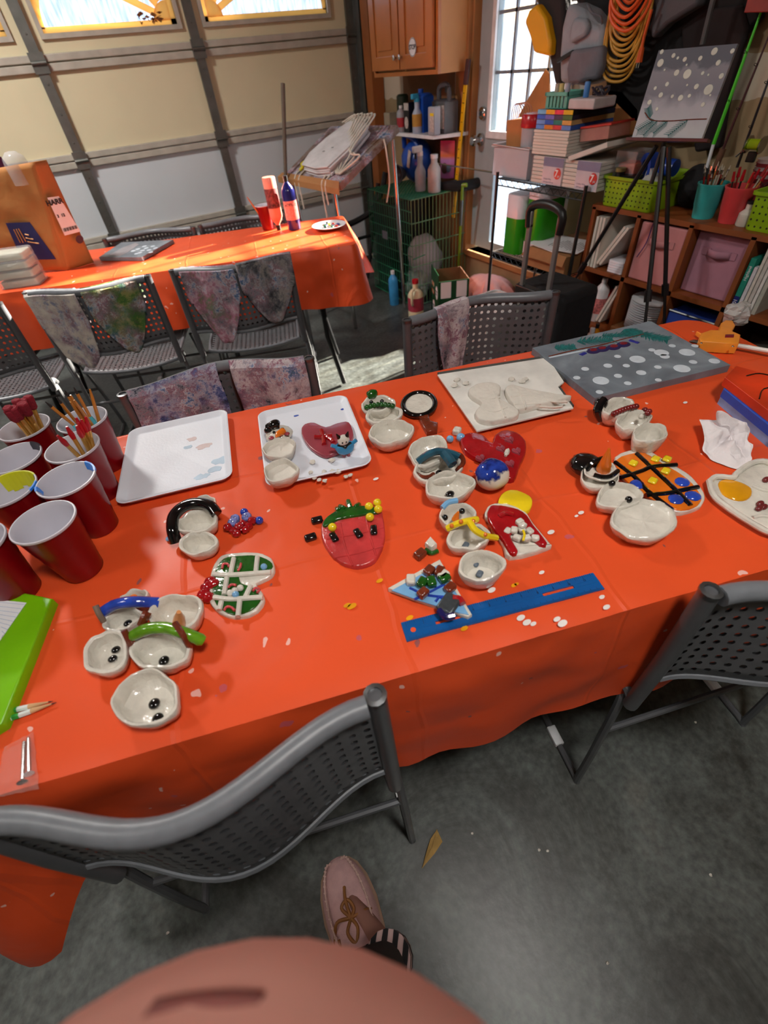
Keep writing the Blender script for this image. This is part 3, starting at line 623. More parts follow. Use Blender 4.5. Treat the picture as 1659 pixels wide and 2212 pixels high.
# mid chair 1 (rotated 180: local +x points to the image left)
apron(CM1, 0.02, 1.0, 0.16, 0.24, ap_mats[0], 'blue and grey paint-stained apron over the chair behind the empty white tray', 1, 0.9, 0.95)
apron(CM1, -1.0, -0.13, 0.16, 0.24, ap_mats[1], 'mauve and white paint-stained apron beside the blue one behind the near table', 2, 0.9, 0.95)
apron(CM2, 0.10, 0.62, 0.16, 0.25, ap_mats[1].copy(), 'grey and pink paint-stained apron alone on the chair behind the clay board', 3, 0.8, 0.6)
apron(CF1, -0.92, 0.08, 0.30, 0.18, ap_mats[4], 'pink and green paint-stained apron left of the dark one at the far table', 4, 0.45)
apron(CF1, 0.12, 1.12, 0.25, 0.18, ap_mats[5], 'dark grey paint-stained apron with rounded hem at the far table', 5, 0.4)
apron(CF2, -1.08, -0.12, 0.31, 0.18, ap_mats[2], 'pale cream and blue paint-stained apron left of the green one at the far table', 6, 0.7)
apron(CF2, -0.02, 0.86, 0.27, 0.18, ap_mats[3], 'green and yellow paint-stained apron on the chair by the grocery bag', 7, 0.4)
apron(CF3, -0.2, 0.62, 0.24, 0.16, mat('black_apron_cloth', (26, 26, 34), 0.9, 0, 0.3, 9), 'plain black apron on the chair at the left edge of the picture', 8, 0.5)
# ================================================================ THINGS ON THE NEAR TABLE
def P(px, z=TZ): return [G(u, v, z) for u, v in px]
def slab(px, z0, z1, m, name='slab', parent=None, inset=0.003, wob=0.0008, sub=1, **kw):
    pts = P(px, z0)
    q = []
    n = len(pts)
    for i in range(n):                      # soften the outline
        for k in range(3):
            t = k / 3; a, b, c_, d = pts[i - 1], pts[i], pts[(i + 1) % n], pts[(i + 2) % n]
            q.append(0.5 * ((2 * b) + (c_ - a) * t + (2 * a - 5 * b + 4 * c_ - d) * t * t + (3 * b - a - 3 * c_ + d) * t ** 3))
    for i, p in enumerate(q): p.x += wob * noise.noise(Vector((i * 1.3, 0, z0 * 90))); p.y += wob * noise.noise(Vector((i * 1.3, 7, z0 * 90)))
    return part(name, MB().prism([(p.x, p.y) for p in q], z0, z1, inset), m, parent, **kw)
def poly(px, z0, z1, m, name, parent, inset=0.0006, **kw):
    return part(name, MB().prism([(p.x, p.y) for p in P(px, z0)], z0, z1, inset), m, parent, **kw)
def bowl(L_, R_, T_, B_, h, m=None, parent=None, seed=0, name='bowl', fill=0.0, th=0.17, z0=TZ, mat_in=None):
    l, r, t, b_ = [G(*q, z0 + h) for q in (L_, R_, T_, B_)]
    c = (l + r + t + b_) / 4; c.z = z0; ax = (r - l) / 2; ay = (t - b_) / 2
    hh = h / 1.0; prof = [(0.42, 0), (0.66, 0.06 * h), (0.84, 0.32 * h), (0.96, 0.7 * h), (1.0, 0.92 * h), (0.97, 1.03 * h), (0.97 - th * .5, 1.06 * h), (1.0 - th, 1.0 * h)]
    f = max(0.16, fill)
    prof += [(0.97 - th, (0.75 + 0.2 * fill) * h), (0.86 - th * .5, (0.4 + 0.5 * fill) * h), (0.62, (f + 0.04) * h), (0.3, f * h), (0.02, f * h)]
    return part(name, MB().lathe(prof, c, 36, ax=ax, ay=ay, az=(0, 0, 1), wob=0.15, seed=seed), m or M_clay, parent)
def base(px): p = G(*px, TZ); return p
def blob(px, z, r, m, name, parent, wob=0.0, seed=0, rot=0.0, seg=14, **kw):
    c = G(*px, z); r = r if isinstance(r, (tuple, list)) else (r, r, r)
    return part(name, MB().ball(c, r, seg, 8, Matrix.Rotation(rot, 3, 'Z'), wob, seed), m, parent, **kw)
def strip(pz, r, m, name, parent, seg=8, flat=1.0, **kw):      # rolled clay through (u, v, z) points
    return part(name, MB().tube(smoothpath([G(u, v, z) for u, v, z in pz], 5), r, seg, flat=flat), m, parent, **kw)
def chunk(px, z, d, m, name, parent, rot=0.0, bev=0.003, tilt=0.0, **kw):
    c = G(*px, z); R = Matrix.Rotation(rot, 3, 'Z') @ Matrix.Rotation(tilt, 3, 'X')
    return part(name, MB().box(c + Vector((0, 0, d[2] / 2)), d, R=R), m, parent, bevel=bev, **kw)
SNG = 'glazed clay snowman dishes'
Z = TZ

# --- snowman with green scarf (front left)
t = thing('snowman_dish', 'large white clay snowman dish with green scarf and brown twig arms, nearest the camera', 'clay dish', base((320, 1500)), SNG)
bowl((239, 1507), (390, 1497), (318, 1446), (312, 1572), 0.034, parent=t, seed=1, th=0.13)
bowl((278, 1405), (411, 1398), (348, 1364), (345, 1447), 0.034, parent=t, seed=2)
bowl((316, 1326), (439, 1318), (384, 1279), (376, 1357), 0.036, parent=t, seed=3, name='head_bowl')
strip([(282, 1376, Z + .042), (315, 1360, Z + .05), (355, 1356, Z + .05), (400, 1368, Z + .05), (440, 1385, Z + .034)], [0.006] + [0.0085] * 18 + [0.009, 0.007], mat('lime_glaze', (96, 150, 28), 0.2, 0, 0.3, 50, 0.2, coat=0.4), 'scarf', t, 10)
for pz in ([(286, 1398, Z + .03), (276, 1378, Z + .045), (268, 1362, Z + .055)], [(410, 1398, Z + .032), (396, 1372, Z + .055), (378, 1346, Z + .06)]):
    strip(pz, 0.0045, M_browng, 'twig_arm', t)
part('carrot_nose', MB().tube([G(386, 1350, Z + .01), G(387, 1335, Z + .03), G(386, 1322, Z + .05)], [0.010, 0.008, 0.003], 12), mat('carrot_glaze', (226, 150, 90), 0.3, 0, 0.1, coat=0.3), t)
for px, z in (((333, 1520), Z + .012), ((341, 1552), Z + .014), ((354, 1427), Z + .010)): blob(px, z, (0.0075, 0.0075, 0.004), M_blackg, 'button', t)
# --- snowman with blue scarf
t = thing('snowman_dish', 'small white clay snowman dish with blue scarf, left of the green-scarfed one', 'clay dish', base((235, 1400)), SNG)
bowl((178, 1418), (279, 1398), (228, 1361), (226, 1455), 0.03, parent=t, seed=4, th=0.2)
bowl((219, 1342), (309, 1330), (268, 1313), (258, 1362), 0.03, parent=t, seed=5, th=0.2)
bowl((260, 1292), (322, 1284), (294, 1272), (288, 1302), 0.032, parent=t, seed=6, th=0.22, name='head_bowl')
strip([(222, 1322, Z + .036), (250, 1306, Z + .045), (290, 1300, Z + .046), (342, 1302, Z + .03)], 0.0085, M_blueg, 'scarf', t, 10)
strip([(224, 1342, Z + .03), (214, 1326, Z + .045), (206, 1308, Z + .055)], 0.0042, mat('grey_twig', (130, 110, 96), 0.5), 'twig_arm', t)
strip([(306, 1348, Z + .036), (312, 1334, Z + .045), (318, 1322, Z + .048)], 0.0065, M_browng, 'twig_arm', t)
for px in ((250, 1403), (243, 1423), (276, 1346)): blob(px, Z + .011, (0.0065, 0.0055, 0.0035), M_blackg, 'button', t)
blob((288, 1290), Z + .02, 0.006, M_orag, 'carrot_nose', t)
# --- snowman with black earmuff band
t = thing('snowman_dish', 'white clay snowman dish with thick black curved band, below the empty foam tray', 'clay dish', base((425, 1165)), SNG)
bowl((408, 1090), (469, 1084), (440, 1071), (438, 1104), 0.03, parent=t, seed=7, th=0.2, name='head_bowl')
bowl((380, 1128), (468, 1118), (428, 1103), (424, 1154), 0.03, parent=t, seed=8, th=0.18)
bowl((386, 1176), (470, 1168), (432, 1148), (428, 1197), 0.028, parent=t, seed=9, th=0.2)
strip([(381, 1172, Z + .012), (373, 1145, Z + .03), (376, 1115, Z + .036), (398, 1094, Z + .04), (428, 1087, Z + .042), (454, 1093, Z + .042), (468, 1110, Z + .034)], 0.0105, M_blackg, 'band', t, 12)
blob((366, 1163), Z + .004, (0.007, 0.006, 0.004), M_skyg, 'paint_dab', t)
# --- snowman dish on the second tray
TT = Z + 0.010
t = thing('snowman_dish', 'unglazed white clay snowman with rosy cheeks and black hat on the foam tray', 'clay dish', base((600, 980)), SNG)
bowl((566, 1020), (645, 1014), (606, 991), (603, 1040), 0.028, M_raw, t, 10, fill=0.5, th=0.12, z0=TT)
bowl((568, 968), (640, 962), (606, 945), (602, 990), 0.026, M_raw, t, 11, fill=0.6, th=0.12, z0=TT)
blob((603, 938), TT + .014, (0.030, 0.028, 0.014), M_clay, 'head', t, 0.05, 3, seg=20)
part('carrot_nose', MB().tube([G(611, 932, TT + .026), G(600, 938, TT + .032), G(596, 945, TT + .03)], [0.008, 0.006, 0.0015], 10), M_orag, t)
for px in ((592, 934), (611, 927)): blob(px, TT + .027, 0.0035, M_blackg, 'eye', t)
for px in ((586, 946), (620, 937)): blob(px, TT + .024, (0.006, 0.006, 0.003), M_pinkg, 'cheek', t)
strip([(580, 935, TT + .022), (580, 924, TT + .03), (592, 919, TT + .034), (604, 919, TT + .032)], [0.007, 0.009, 0.009, 0.009] * 4, M_blackg, 'hat', t)
blob((592, 917), TT + .036, (0.015, 0.010, 0.010), M_blackg, 'hat_crown', t, rot=0.3)
# --- snowman with green hat at the top
t = thing('snowman_dish', 'white clay snowman dish with a green hat and bumpy green scarf, beside the clay pan', 'clay dish', base((838, 940)), SNG)
bowl((779, 874), (853, 869), (817, 854), (814, 890), 0.03, parent=t, seed=12, th=0.2, name='head_bowl')
bowl((788, 897), (872, 890), (830, 875), (828, 917), 0.03, parent=t, seed=13, th=0.2)
bowl((793, 935), (894, 926), (845, 906), (842, 960), 0.034, parent=t, seed=14, th=0.13)
mb = MB()
for i in range(8):
    p = G(792 + i * 8, 880 - 4.5 * math.sin(i / 7 * PI) - i * 0.4, Z + .036); mb.ball(p, 0.0065, 10, 6)
part('scarf', mb, M_greeng, t)
for px in ((802, 869), (825, 867)): blob(px, Z + .034, 0.005, M_blackg, 'eye', t)
blob((804, 852), Z + .034, (0.014, 0.012, 0.012), M_greeng, 'hat', t, 0.2, 2)
# --- snowman with teal scarf
t = thing('snowman_dish', 'white clay snowman dish with a teal scarf and tan twig loop, beside the blue ball', 'clay dish', base((950, 1030)), SNG)
bowl((883, 978), (970, 964), (925, 941), (925, 1006), 0.032, parent=t, seed=15, th=0.14, name='head_bowl')
bowl((890, 1020), (1000, 1002), (945, 983), (948, 1038), 0.03, parent=t, seed=16, th=0.14)
bowl((917, 1050), (1024, 1043), (968, 1015), (972, 1078), 0.036, parent=t, seed=17, th=0.11)
M_teal = mat('teal_glaze', (38, 84, 104), 0.15, 0, 0.35, 40, 0.2, coat=0.5)
strip([(902, 998, Z + .034), (925, 982, Z + .044), (950, 975, Z + .046), (975, 980, Z + .044), (992, 988, Z + .04)], 0.0075, M_teal, 'scarf', t)
strip([(960, 980, Z + .046), (970, 992, Z + .044), (978, 1004, Z + .04)], 0.010, M_teal, 'scarf_end', t)
strip([(898, 1022, Z + .02), (912, 1030, Z + .03), (926, 1030, Z + .028), (936, 1024, Z + .02)], 0.004, M_browng, 'twig_arm', t)
strip([(988, 1016, Z + .03), (1000, 1000, Z + .03), (996, 985, Z + .036), (984, 980, Z + .036)], 0.005, M_browng, 'twig_arm', t)
for px, r in (((972, 1067), 0.009), ((948, 1021), 0.007)): blob(px, Z + .012, (r, r * .8, 0.005), M_blackg, 'button', t)
# --- snowman with yellow scarf
t = thing('snowman_dish', 'white clay snowman dish with a yellow spotted scarf and carrot nose, above the blue ruler', 'clay dish', base((1020, 1180)), SNG)
bowl((948, 1116), (1030, 1108), (985, 1087), (990, 1137), 0.032, parent=t, seed=18, th=0.16, name='head_bowl')
bowl((966, 1163), (1060, 1150), (1012, 1132), (1014, 1190), 0.03, parent=t, seed=19, th=0.2)
bowl((988, 1226), (1092, 1220), (1040, 1186), (1040, 1252), 0.036, parent=t, seed=20, th=0.17)
strip([(966, 1142, Z + .034), (990, 1131, Z + .044), (1014, 1125, Z + .046), (1030, 1122, Z + .04)], 0.0058, M_yelg, 'scarf', t)
strip([(1014, 1127, Z + .048), (1026, 1145, Z + .044), (1048, 1157, Z + .034), (1072, 1162, Z + .018)], 0.0058, M_yelg, 'scarf_end', t)
for u, v, z in ((976, 1136, .046), (996, 1127, .054), (1022, 1126, .052), (1032, 1147, .046), (1048, 1155, .042)): blob((u, v), Z + z - .003, 0.0038, M_orag, 'scarf_dot', t)
part('carrot_nose', MB().tube([G(984, 1122, Z + .022), G(986, 1115, Z + .03), G(990, 1106, Z + .04)], [0.007, 0.005, 0.002], 10), M_orag, t)
for px in ((961, 1118), (998, 1104)): blob(px, Z + .03, 0.0055, M_blackg, 'eye', t)
strip([(955, 1098, Z + .034), (968, 1086, Z + .036), (988, 1081, Z + .036)], 0.005, M_skyg, 'hat_brim', t)
M_greyb = mat('grey_glaze', (96, 108, 122), 0.3, 0, 0.2)
for px in ((1006, 1180), (1028, 1220), (1036, 1242)): chunk(px, Z + .007, (0.013, 0.010, 0.006), M_greyb, 'button', t, 0.5)
# --- snowman with red scarf and black hat, upper right
t = thing('snowman_dish', 'white clay snowman dish with a red plaid scarf, in front of the grey painted canvas', 'clay dish', base((1375, 930)), SNG)
bowl((1300, 882), (1372, 874), (1335, 858), (1337, 898), 0.036, parent=t, seed=21, th=0.18, name='head_bowl')
bowl((1330, 911), (1408, 903), (1370, 886), (1368, 928), 0.034, parent=t, seed=22, th=0.14)
bowl((1365, 938), (1445, 931), (1402, 913), (1405, 958), 0.040, parent=t, seed=23, th=0.12)
mb = MB()
for i in range(9): mb.ball(G(1326 + i * 6, 894 - i * 2.0 - 2 * math.sin(i / 8 * PI), Z + .042), 0.0062, 10, 6)
part('scarf', mb, mat('plaid_glaze', (120, 30, 30), 0.25, 0, 0.5, 120, coat=0.4), t)
strip([(1300, 905, Z + .012), (1292, 888, Z + .03), (1298, 872, Z + .04), (1305, 864, Z + .044)], [0.010] * 16, M_blackg, 'hat_brim', t)
blob((1298, 872), Z + .038, (0.014, 0.014, 0.012), M_blackg, 'hat', t)
for i, px in enumerate(((1393, 886), (1402, 889), (1399, 893))): blob(px, Z + .036, 0.006, mat('plaid_glaze', (120, 30, 30)), 'pompom', t)
blob((1385, 900), Z + .034, (0.005, 0.005, 0.006), M_clay, 'button', t)
# --- snowman with big carrot, right
t = thing('snowman_dish', 'white clay snowman dish with tall orange carrot nose and round black hat, largest flat bowl', 'clay dish', base((1350, 1090)), SNG)
bowl((1320, 1118), (1462, 1120), (1395, 1076), (1395, 1168), 0.030, parent=t, seed=24, fill=0.75, th=0.07)
bowl((1288, 1074), (1390, 1070), (1336, 1040), (1338, 1098), 0.028, parent=t, seed=25, fill=0.5, th=0.12)
bowl((1252, 1028), (1338, 1026), (1298, 1000), (1298, 1056), 0.026, parent=t, seed=26, fill=0.8, th=0.1, name='head_bowl')
bowl((1260, 1012), (1338, 1018), (1302, 996), (1298, 1040), 0.010, parent=t, seed=27, fill=0.6, th=0.1, name='face', z0=Z + .026)
blob((1268, 1005), Z + .020, (0.027, 0.032, 0.018), M_blackg, 'hat', t, 0.12, 5, rot=0.4, seg=20)
strip([(1264, 1018, Z + .03), (1280, 1000, Z + .042), (1303, 992, Z + .042)], 0.006, M_blackg, 'hat_brim', t)
strip([(1284, 1026, Z + .038), (1300, 1030, Z + .04), (1318, 1029, Z + .04), (1335, 1017, Z + .038)], 0.0042, M_blackg, 'smile', t)
part('carrot_nose', MB().tube([G(1304, 1012, Z + .036), G(1308, 1000, Z + .055), G(1316, 968, Z + .085)], [0.013, 0.010, 0.0015], 12), M_orag, t)
for px, z in (((1322, 1044), .03), ((1358, 1079), .03)): blob(px, Z + z, 0.006, M_blackg, 'button', t)

# --- mitten ornament, green with white bars
t = thing('clay_ornament', 'green and white clay mitten ornament with striped candy canes, left of the strawberry', 'clay ornament', base((520, 1270)))
slab([(481, 1207), (520, 1200), (560, 1200), (588, 1212), (595, 1232), (588, 1250), (562, 1263), (556, 1268), (570, 1288), (572, 1305), (558, 1325), (530, 1338), (495, 1337), (468, 1322), (455, 1300), (456, 1270), (462, 1235)], Z, Z + .009, M_clay, 'plaque', t)
slab([(484, 1209), (520, 1203), (556, 1203), (584, 1214), (588, 1230), (560, 1238), (520, 1243), (522, 1262), (545, 1270), (563, 1290), (560, 1305), (540, 1322), (505, 1330), (475, 1315), (463, 1295), (460, 1268), (466, 1236)], Z + .008, Z + .0115, M_greeng, 'green_glaze_field', t, inset=0.001)
for pz in ([(460, 1240), (500, 1242), (585, 1236)], [(505, 1206), (498, 1240)], [(556, 1203), (552, 1240)], [(490, 1248), (484, 1285)], [(542, 1265), (530, 1290)], [(462, 1290), (500, 1294), (568, 1290)], [(478, 1300), (474, 1318)], [(518, 1296), (514, 1332)]):
    strip([(u, v, Z + .0125) for u, v in pz] if len(pz) > 2 else [(pz[0][0], pz[0][1], Z + .0125), ((pz[0][0] + pz[1][0]) / 2, (pz[0][1] + pz[1][1]) / 2, Z + .013), (pz[1][0], pz[1][1], Z + .0125)], 0.0042, M_clay, 'white_bar', t)
M_cane = mat('candy_cane_glaze', (196, 70, 74), 0.25, 0, 0.5, 260, coat=0.4)
for pz in ([(480, 1228), (482, 1219), (491, 1218), (495, 1224)], [(514, 1233), (519, 1225), (520, 1217)], [(493, 1269), (500, 1263), (510, 1264)], [(546, 1277), (552, 1270), (560, 1274), (555, 1281)], [(484, 1318), (490, 1311), (500, 1312), (507, 1319)]):
    strip([(u, v, Z + .0145) for u, v in pz], 0.0022, M_cane, 'candy_cane', t, 6)
for px, mm in (((570, 1224), M_skyg), ((509, 1284), M_skyg), ((519, 1270), M_clay), ((497, 1281), M_clay), ((507, 1276), M_clay)): blob(px, Z + .016, 0.0055, mm, 'bead', t)
for px in ((455, 1256), (447, 1268), (440, 1283), (450, 1290), (462, 1262)): blob(px, Z + .009, (0.010, 0.009, 0.008), M_redg, 'berry', t, 0.2, px[0])
# --- strawberry
t = thing('clay_ornament', 'red clay strawberry plaque with green cap and yellow beads', 'clay ornament', base((765, 1170)))
slab([(698, 1135), (697, 1165), (708, 1192), (728, 1215), (755, 1228), (782, 1230), (810, 1217), (826, 1190), (832, 1160), (828, 1125), (822, 1105), (790, 1104), (750, 1112), (715, 1122)], Z, Z + .010, mat('pinkish_red_glaze', (196, 60, 60), 0.25, 0, 0.2, 30, 0.4, 40, coat=0.4), 'plaque', t)
slab([(697, 1136), (708, 1120), (735, 1104), (765, 1097), (800, 1098), (822, 1104), (815, 1112), (770, 1118), (730, 1126), (705, 1140)], Z + .009, Z + .015, M_greeng, 'leaf_cap', t, inset=0.002)
for pz in ([(745, 1100), (735, 1094)], [(757, 1097), (752, 1083)], [(768, 1096), (775, 1090)], [(733, 1103), (728, 1099)]):
    strip([(pz[0][0], pz[0][1], Z + .012), ((pz[0][0] + pz[1][0]) / 2, (pz[0][1] + pz[1][1]) / 2, Z + .012), (pz[1][0], pz[1][1], Z + .008)], 0.005, M_greeng, 'leaf', t)
for px, r in (((722, 1163), .4), ((774, 1155), .4), ((808, 1148), 0)): chunk(px, Z + .010, (0.012, 0.022, 0.007), M_blackg, 'seed', t, r - 0.45)
for pz in ([(735, 1130), (745, 1180), (762, 1222)], [(790, 1112), (800, 1160), (812, 1200)], [(705, 1165), (765, 1155), (828, 1140)], [(722, 1205), (770, 1196), (828, 1180)]):
    strip([(u, v, Z + .0098) for u, v in pz], 0.0018, mat('pinkish_red_glaze', (0, 0, 0)), 'ridge', t, 6)
for px, z in (((718, 1139), .016), ((799, 1117), .018), ((815, 1086), .016), ((797, 1094), .016), ((817, 1100), .018)): blob(px, Z + z, 0.0078, M_yelg, 'bead', t)
for px in ((686, 1128), (671, 1165)): pass
o = solo('clay_candy', MB().box(G(686, 1128, Z) + Vector((0, 0, .005)), (0.021, 0.014, 0.010), NROT), M_blackg, 'black clay candy block touching the strawberry leaf cap', 'clay candy', bevel=0.003)
o = solo('clay_candy', MB().box(G(672, 1165, Z) + Vector((0, 0, .005)), (0.021, 0.014, 0.010), NROT + .1), M_blackg, 'black clay candy block alone on the cloth left of the strawberry', 'clay candy', bevel=0.003)
# --- loose red and blue candies
CG = 'loose glazed clay candies below the empty tray'
for i, (u, v) in enumerate(((497, 1148), (508, 1152), (514, 1158), (520, 1147), (526, 1137), (540, 1142), (548, 1134), (532, 1150))):
    solo('clay_candy', MB().ball(G(u, v, Z) + Vector((0, 0, .007 + .005 * (i % 3 == 0))), (0.0085, 0.0075, 0.007), 8, 6, None, 0.3, i), M_redg, 'small red glazed clay candy in the cluster with blue ones', 'clay candy', CG + ', red')
for i, (u, v, lb) in enumerate(((530, 1112, 'blue glazed clay candy topmost in the red and blue cluster'), (562, 1130, 'blue glazed clay candy lying right of the red cluster'))):
    solo('clay_candy', MB().ball(G(u, v, Z) + Vector((0, 0, .007)), 0.0078, 12, 7), M_blueg, lb, 'clay candy')
for i, (u, v) in enumerate(((511, 1128), (536, 1124), (506, 1136))):
    solo('clay_candy', MB().ball(G(u, v, Z) + Vector((0, 0, .009)), (0.0095, 0.009, 0.009), 12, 7, None, 0.1, i), mat('marbled_glaze', (120, 130, 190), 0.2, 0, 0.7, 160, coat=0.4), 'blue and white marbled clay candy among the red ones', 'clay candy', CG + ', marbled')
# beads by the heart
for u, v, r, mm, lb in ((972, 955, .008, M_skyg, 'light blue clay bead left of its twin above the teal-scarfed snowman'), (995, 953, .0095, M_skyg, 'larger light blue clay bead beside the red heart')):
    solo('clay_bead', MB().ball(G(u, v, Z) + Vector((0, 0, r)), r, 14, 8), mm, lb, 'clay bead')
solo('clay_cube', MB().box(G(987, 938, Z) + Vector((0, 0, .008)), (0.019, 0.017, 0.015), 0.6), M_clay, 'white clay cube behind the two light blue beads', 'clay candy', bevel=0.004)
solo('clay_cube', MB().box(G(908, 1203, Z) + Vector((0, 0, .007)), (0.020, 0.015, 0.013), 0.2), M_browng, 'loose brown clay cube just above the blue tree', 'clay candy', bevel=0.003)
t = thing('clay_wedge', 'small green and white clay wedge lying above the brown cube', 'clay candy', base((932, 1182)))
poly([(918, 1182), (930, 1168), (944, 1184), (932, 1192)], Z, Z + .012, M_clay, 'wedge', t, 0.002)
strip([(919, 1187, Z + .004), (932, 1195, Z + .004), (946, 1190, Z + .004)], 0.004, M_greeng, 'rind', t)
# --- red heart cluster
t = thing('clay_heart_dish', 'glossy red clay double heart plaque with small mauve hearts behind the blue ball', 'clay ornament', base((1075, 990)))
slab([(995, 955), (1015, 945), (1042, 950), (1062, 968), (1068, 950), (1088, 940), (1115, 945), (1133, 962), (1134, 985), (1122, 1012), (1110, 1042), (1085, 1040), (1060, 1010), (1020, 995), (1000, 978)], Z, Z + .014, M_redg, 'plaque', t, inset=0.004)
for px, r in (((1101, 953), 0), ((1116, 977), .3), ((1038, 992), -.2), ((1102, 1004), .2), ((1082, 972), 0)):
    c = G(*px, Z + .013); mb = MB(); pts = []
    for k in range(18):
        a = 2 * PI * k / 18; x = 0.75 * 16 * math.sin(a) ** 3; y = 13 * math.cos(a) - 5 * math.cos(2 * a) - 2 * math.cos(3 * a) - math.cos(4 * a)
        q = NT * x + NN * y; pts.append(((c + q * 0.00075).x, (c + q * 0.00075).y))
    part('small_heart', mb.prism(pts, Z + .012, Z + .018, 0.001), M_pinkg, t)
strip([(1092, 985, Z + .018), (1095, 977, Z + .02), (1098, 970, Z + .018)], [0.003] * 3 + [0.005] * 5 + [0.002] * 3, M_clay, 'almond', t)
# --- blue and white ball
t = thing('clay_ball', 'round clay ball half covered with dark blue glaze in front of the red hearts', 'clay ornament', base((1063, 1045)))
bc = G(1063, 1025, Z + .030)
m, nt, b, nd, L = nodes('dripped_blue_glaze')
tc = nd('ShaderNodeTexCoord'); sx = nd('ShaderNodeSeparateXYZ'); L(tc.outputs['Object'], sx.inputs[0]); n1 = nd('ShaderNodeTexNoise', Scale=60.0); L(tc.outputs['Object'], n1.inputs['Vector'])
ma = nd('ShaderNodeMath', operation='MULTIPLY_ADD'); ma.inputs[1].default_value = 0.05; L(n1.outputs['Fac'], ma.inputs[0]); L(sx.outputs[2], ma.inputs[2])
my = nd('ShaderNodeMath', operation='MULTIPLY_ADD'); my.inputs[1].default_value = 0.55; L(sx.outputs[1], my.inputs[0]); L(ma.outputs[0], my.inputs[2])
r1 = ramp(nd, [(0.0, (216, 210, 196)), (0.052, (216, 210, 196)), (0.056, (20, 34, 110)), (0.075, (40, 70, 170)), (0.09, (16, 26, 90))]); L(my.outputs[0], r1.inputs[0]); L(r1.outputs[0], b.inputs['Base Color'])
b.inputs['Roughness'].default_value = 0.12
part('ball', MB().ball(bc, (0.031, 0.031, 0.029), 28, 16, None, 0.05, 4), m, t)
# --- red mug plaque with marshmallows
t = thing('clay_ornament', 'red clay cocoa mug plaque with yellow handle and white marshmallows', 'clay ornament', base((1110, 1160)))
slab([(1046, 1122), (1052, 1105), (1062, 1098), (1080, 1096), (1096, 1098), (1130, 1112), (1150, 1140), (1183, 1180), (1182, 1190), (1100, 1212), (1085, 1180), (1062, 1152), (1058, 1135)], Z, Z + .012, M_clay, 'plaque', t)
slab([(1052, 1120), (1056, 1104), (1064, 1097), (1094, 1099), (1130, 1112), (1150, 1138), (1180, 1178), (1164, 1182), (1140, 1158), (1115, 1150), (1102, 1165), (1118, 1196), (1102, 1200), (1085, 1172), (1066, 1148)], Z + .011, Z + .019, M_redg, 'red_relief', t, inset=0.003)
slab([(1076, 1094), (1080, 1078), (1094, 1067), (1115, 1066), (1142, 1078), (1149, 1092), (1142, 1108), (1130, 1112), (1110, 1100), (1095, 1096)], Z + .004, Z + .013, M_yelg, 'handle', t, inset=0.002)
strip([(1078, 1115, Z + .02), (1092, 1108, Z + .022), (1108, 1112, Z + .02)], 0.004, M_redg, 'rim_roll', t)
for i, (u, v, z) in enumerate(((1122, 1132, .018), (1096, 1152, .012), (1110, 1150, .016), (1126, 1148, .018), (1143, 1152, .014), (1116, 1166, .014), (1155, 1167, .014), (1137, 1167, .018), (1128, 1140, .024))):
    chunk((u, v), Z + z, (0.013, 0.011, 0.010), M_clay, 'marshmallow', t, 0.4 * i, 0.003)
strip([(1130, 1145, Z + .03), (1133, 1155, Z + .028), (1130, 1168, Z + .026)], 0.002, M_yelg, 'drizzle', t)
# --- blue triangle tree
t = thing('clay_ornament', 'light blue triangular clay tree plaque covered with brown and green blocks', 'clay ornament', base((935, 1280)))
poly([(839, 1278), (950, 1216), (1019, 1335), (1010, 1340)], Z, Z + .010, M_clay, 'plaque', t, 0.002)
poly([(846, 1277), (950, 1220), (1013, 1330), (990, 1325), (900, 1297)], Z + .009, Z + .0115, M_skyg, 'blue_field', t, 0.001)
for pz in ([(885, 1270), (920, 1285), (965, 1290)], [(895, 1295), (930, 1278), (960, 1262)], [(940, 1300), (950, 1290), (962, 1300)]): strip([(u, v, Z + .0115) for u, v in pz], 0.0022, M_blueg, 'blue_swirl', t, 6)
for u, v, r, mm in ((927, 1238, .3, M_browng), (950, 1240, .6, M_browng), (972, 1275, .2, M_browng), (914, 1286, .2, M_browng), (888, 1258, 1, M_clay), (958, 1248, .2, M_clay), (912, 1264, .5, M_greeng), (932, 1262, 1.2, M_greeng), (960, 1254, 0, M_greeng)):
    chunk((u, v), Z + .011, (0.018, 0.014, 0.012), mm, 'block', t, r, 0.003)
chunk((970, 1308), Z + .011, (0.034, 0.026, 0.009), mat('pewter_glaze', (70, 76, 80), 0.3, 0.3, 0.2, 90, 0.3), 'big_block', t, 0.4)
strip([(948, 1318, Z + .017), (962, 1332, Z + .017), (982, 1330, Z + .017)], 0.005, mat('navy_glaze', (30, 28, 90), 0.2, coat=0.4), 'navy_edge', t)
strip([(978, 1292, Z + .017), (993, 1294, Z + .017), (1000, 1304, Z + .017)], 0.005, M_redg, 'red_edge', t)
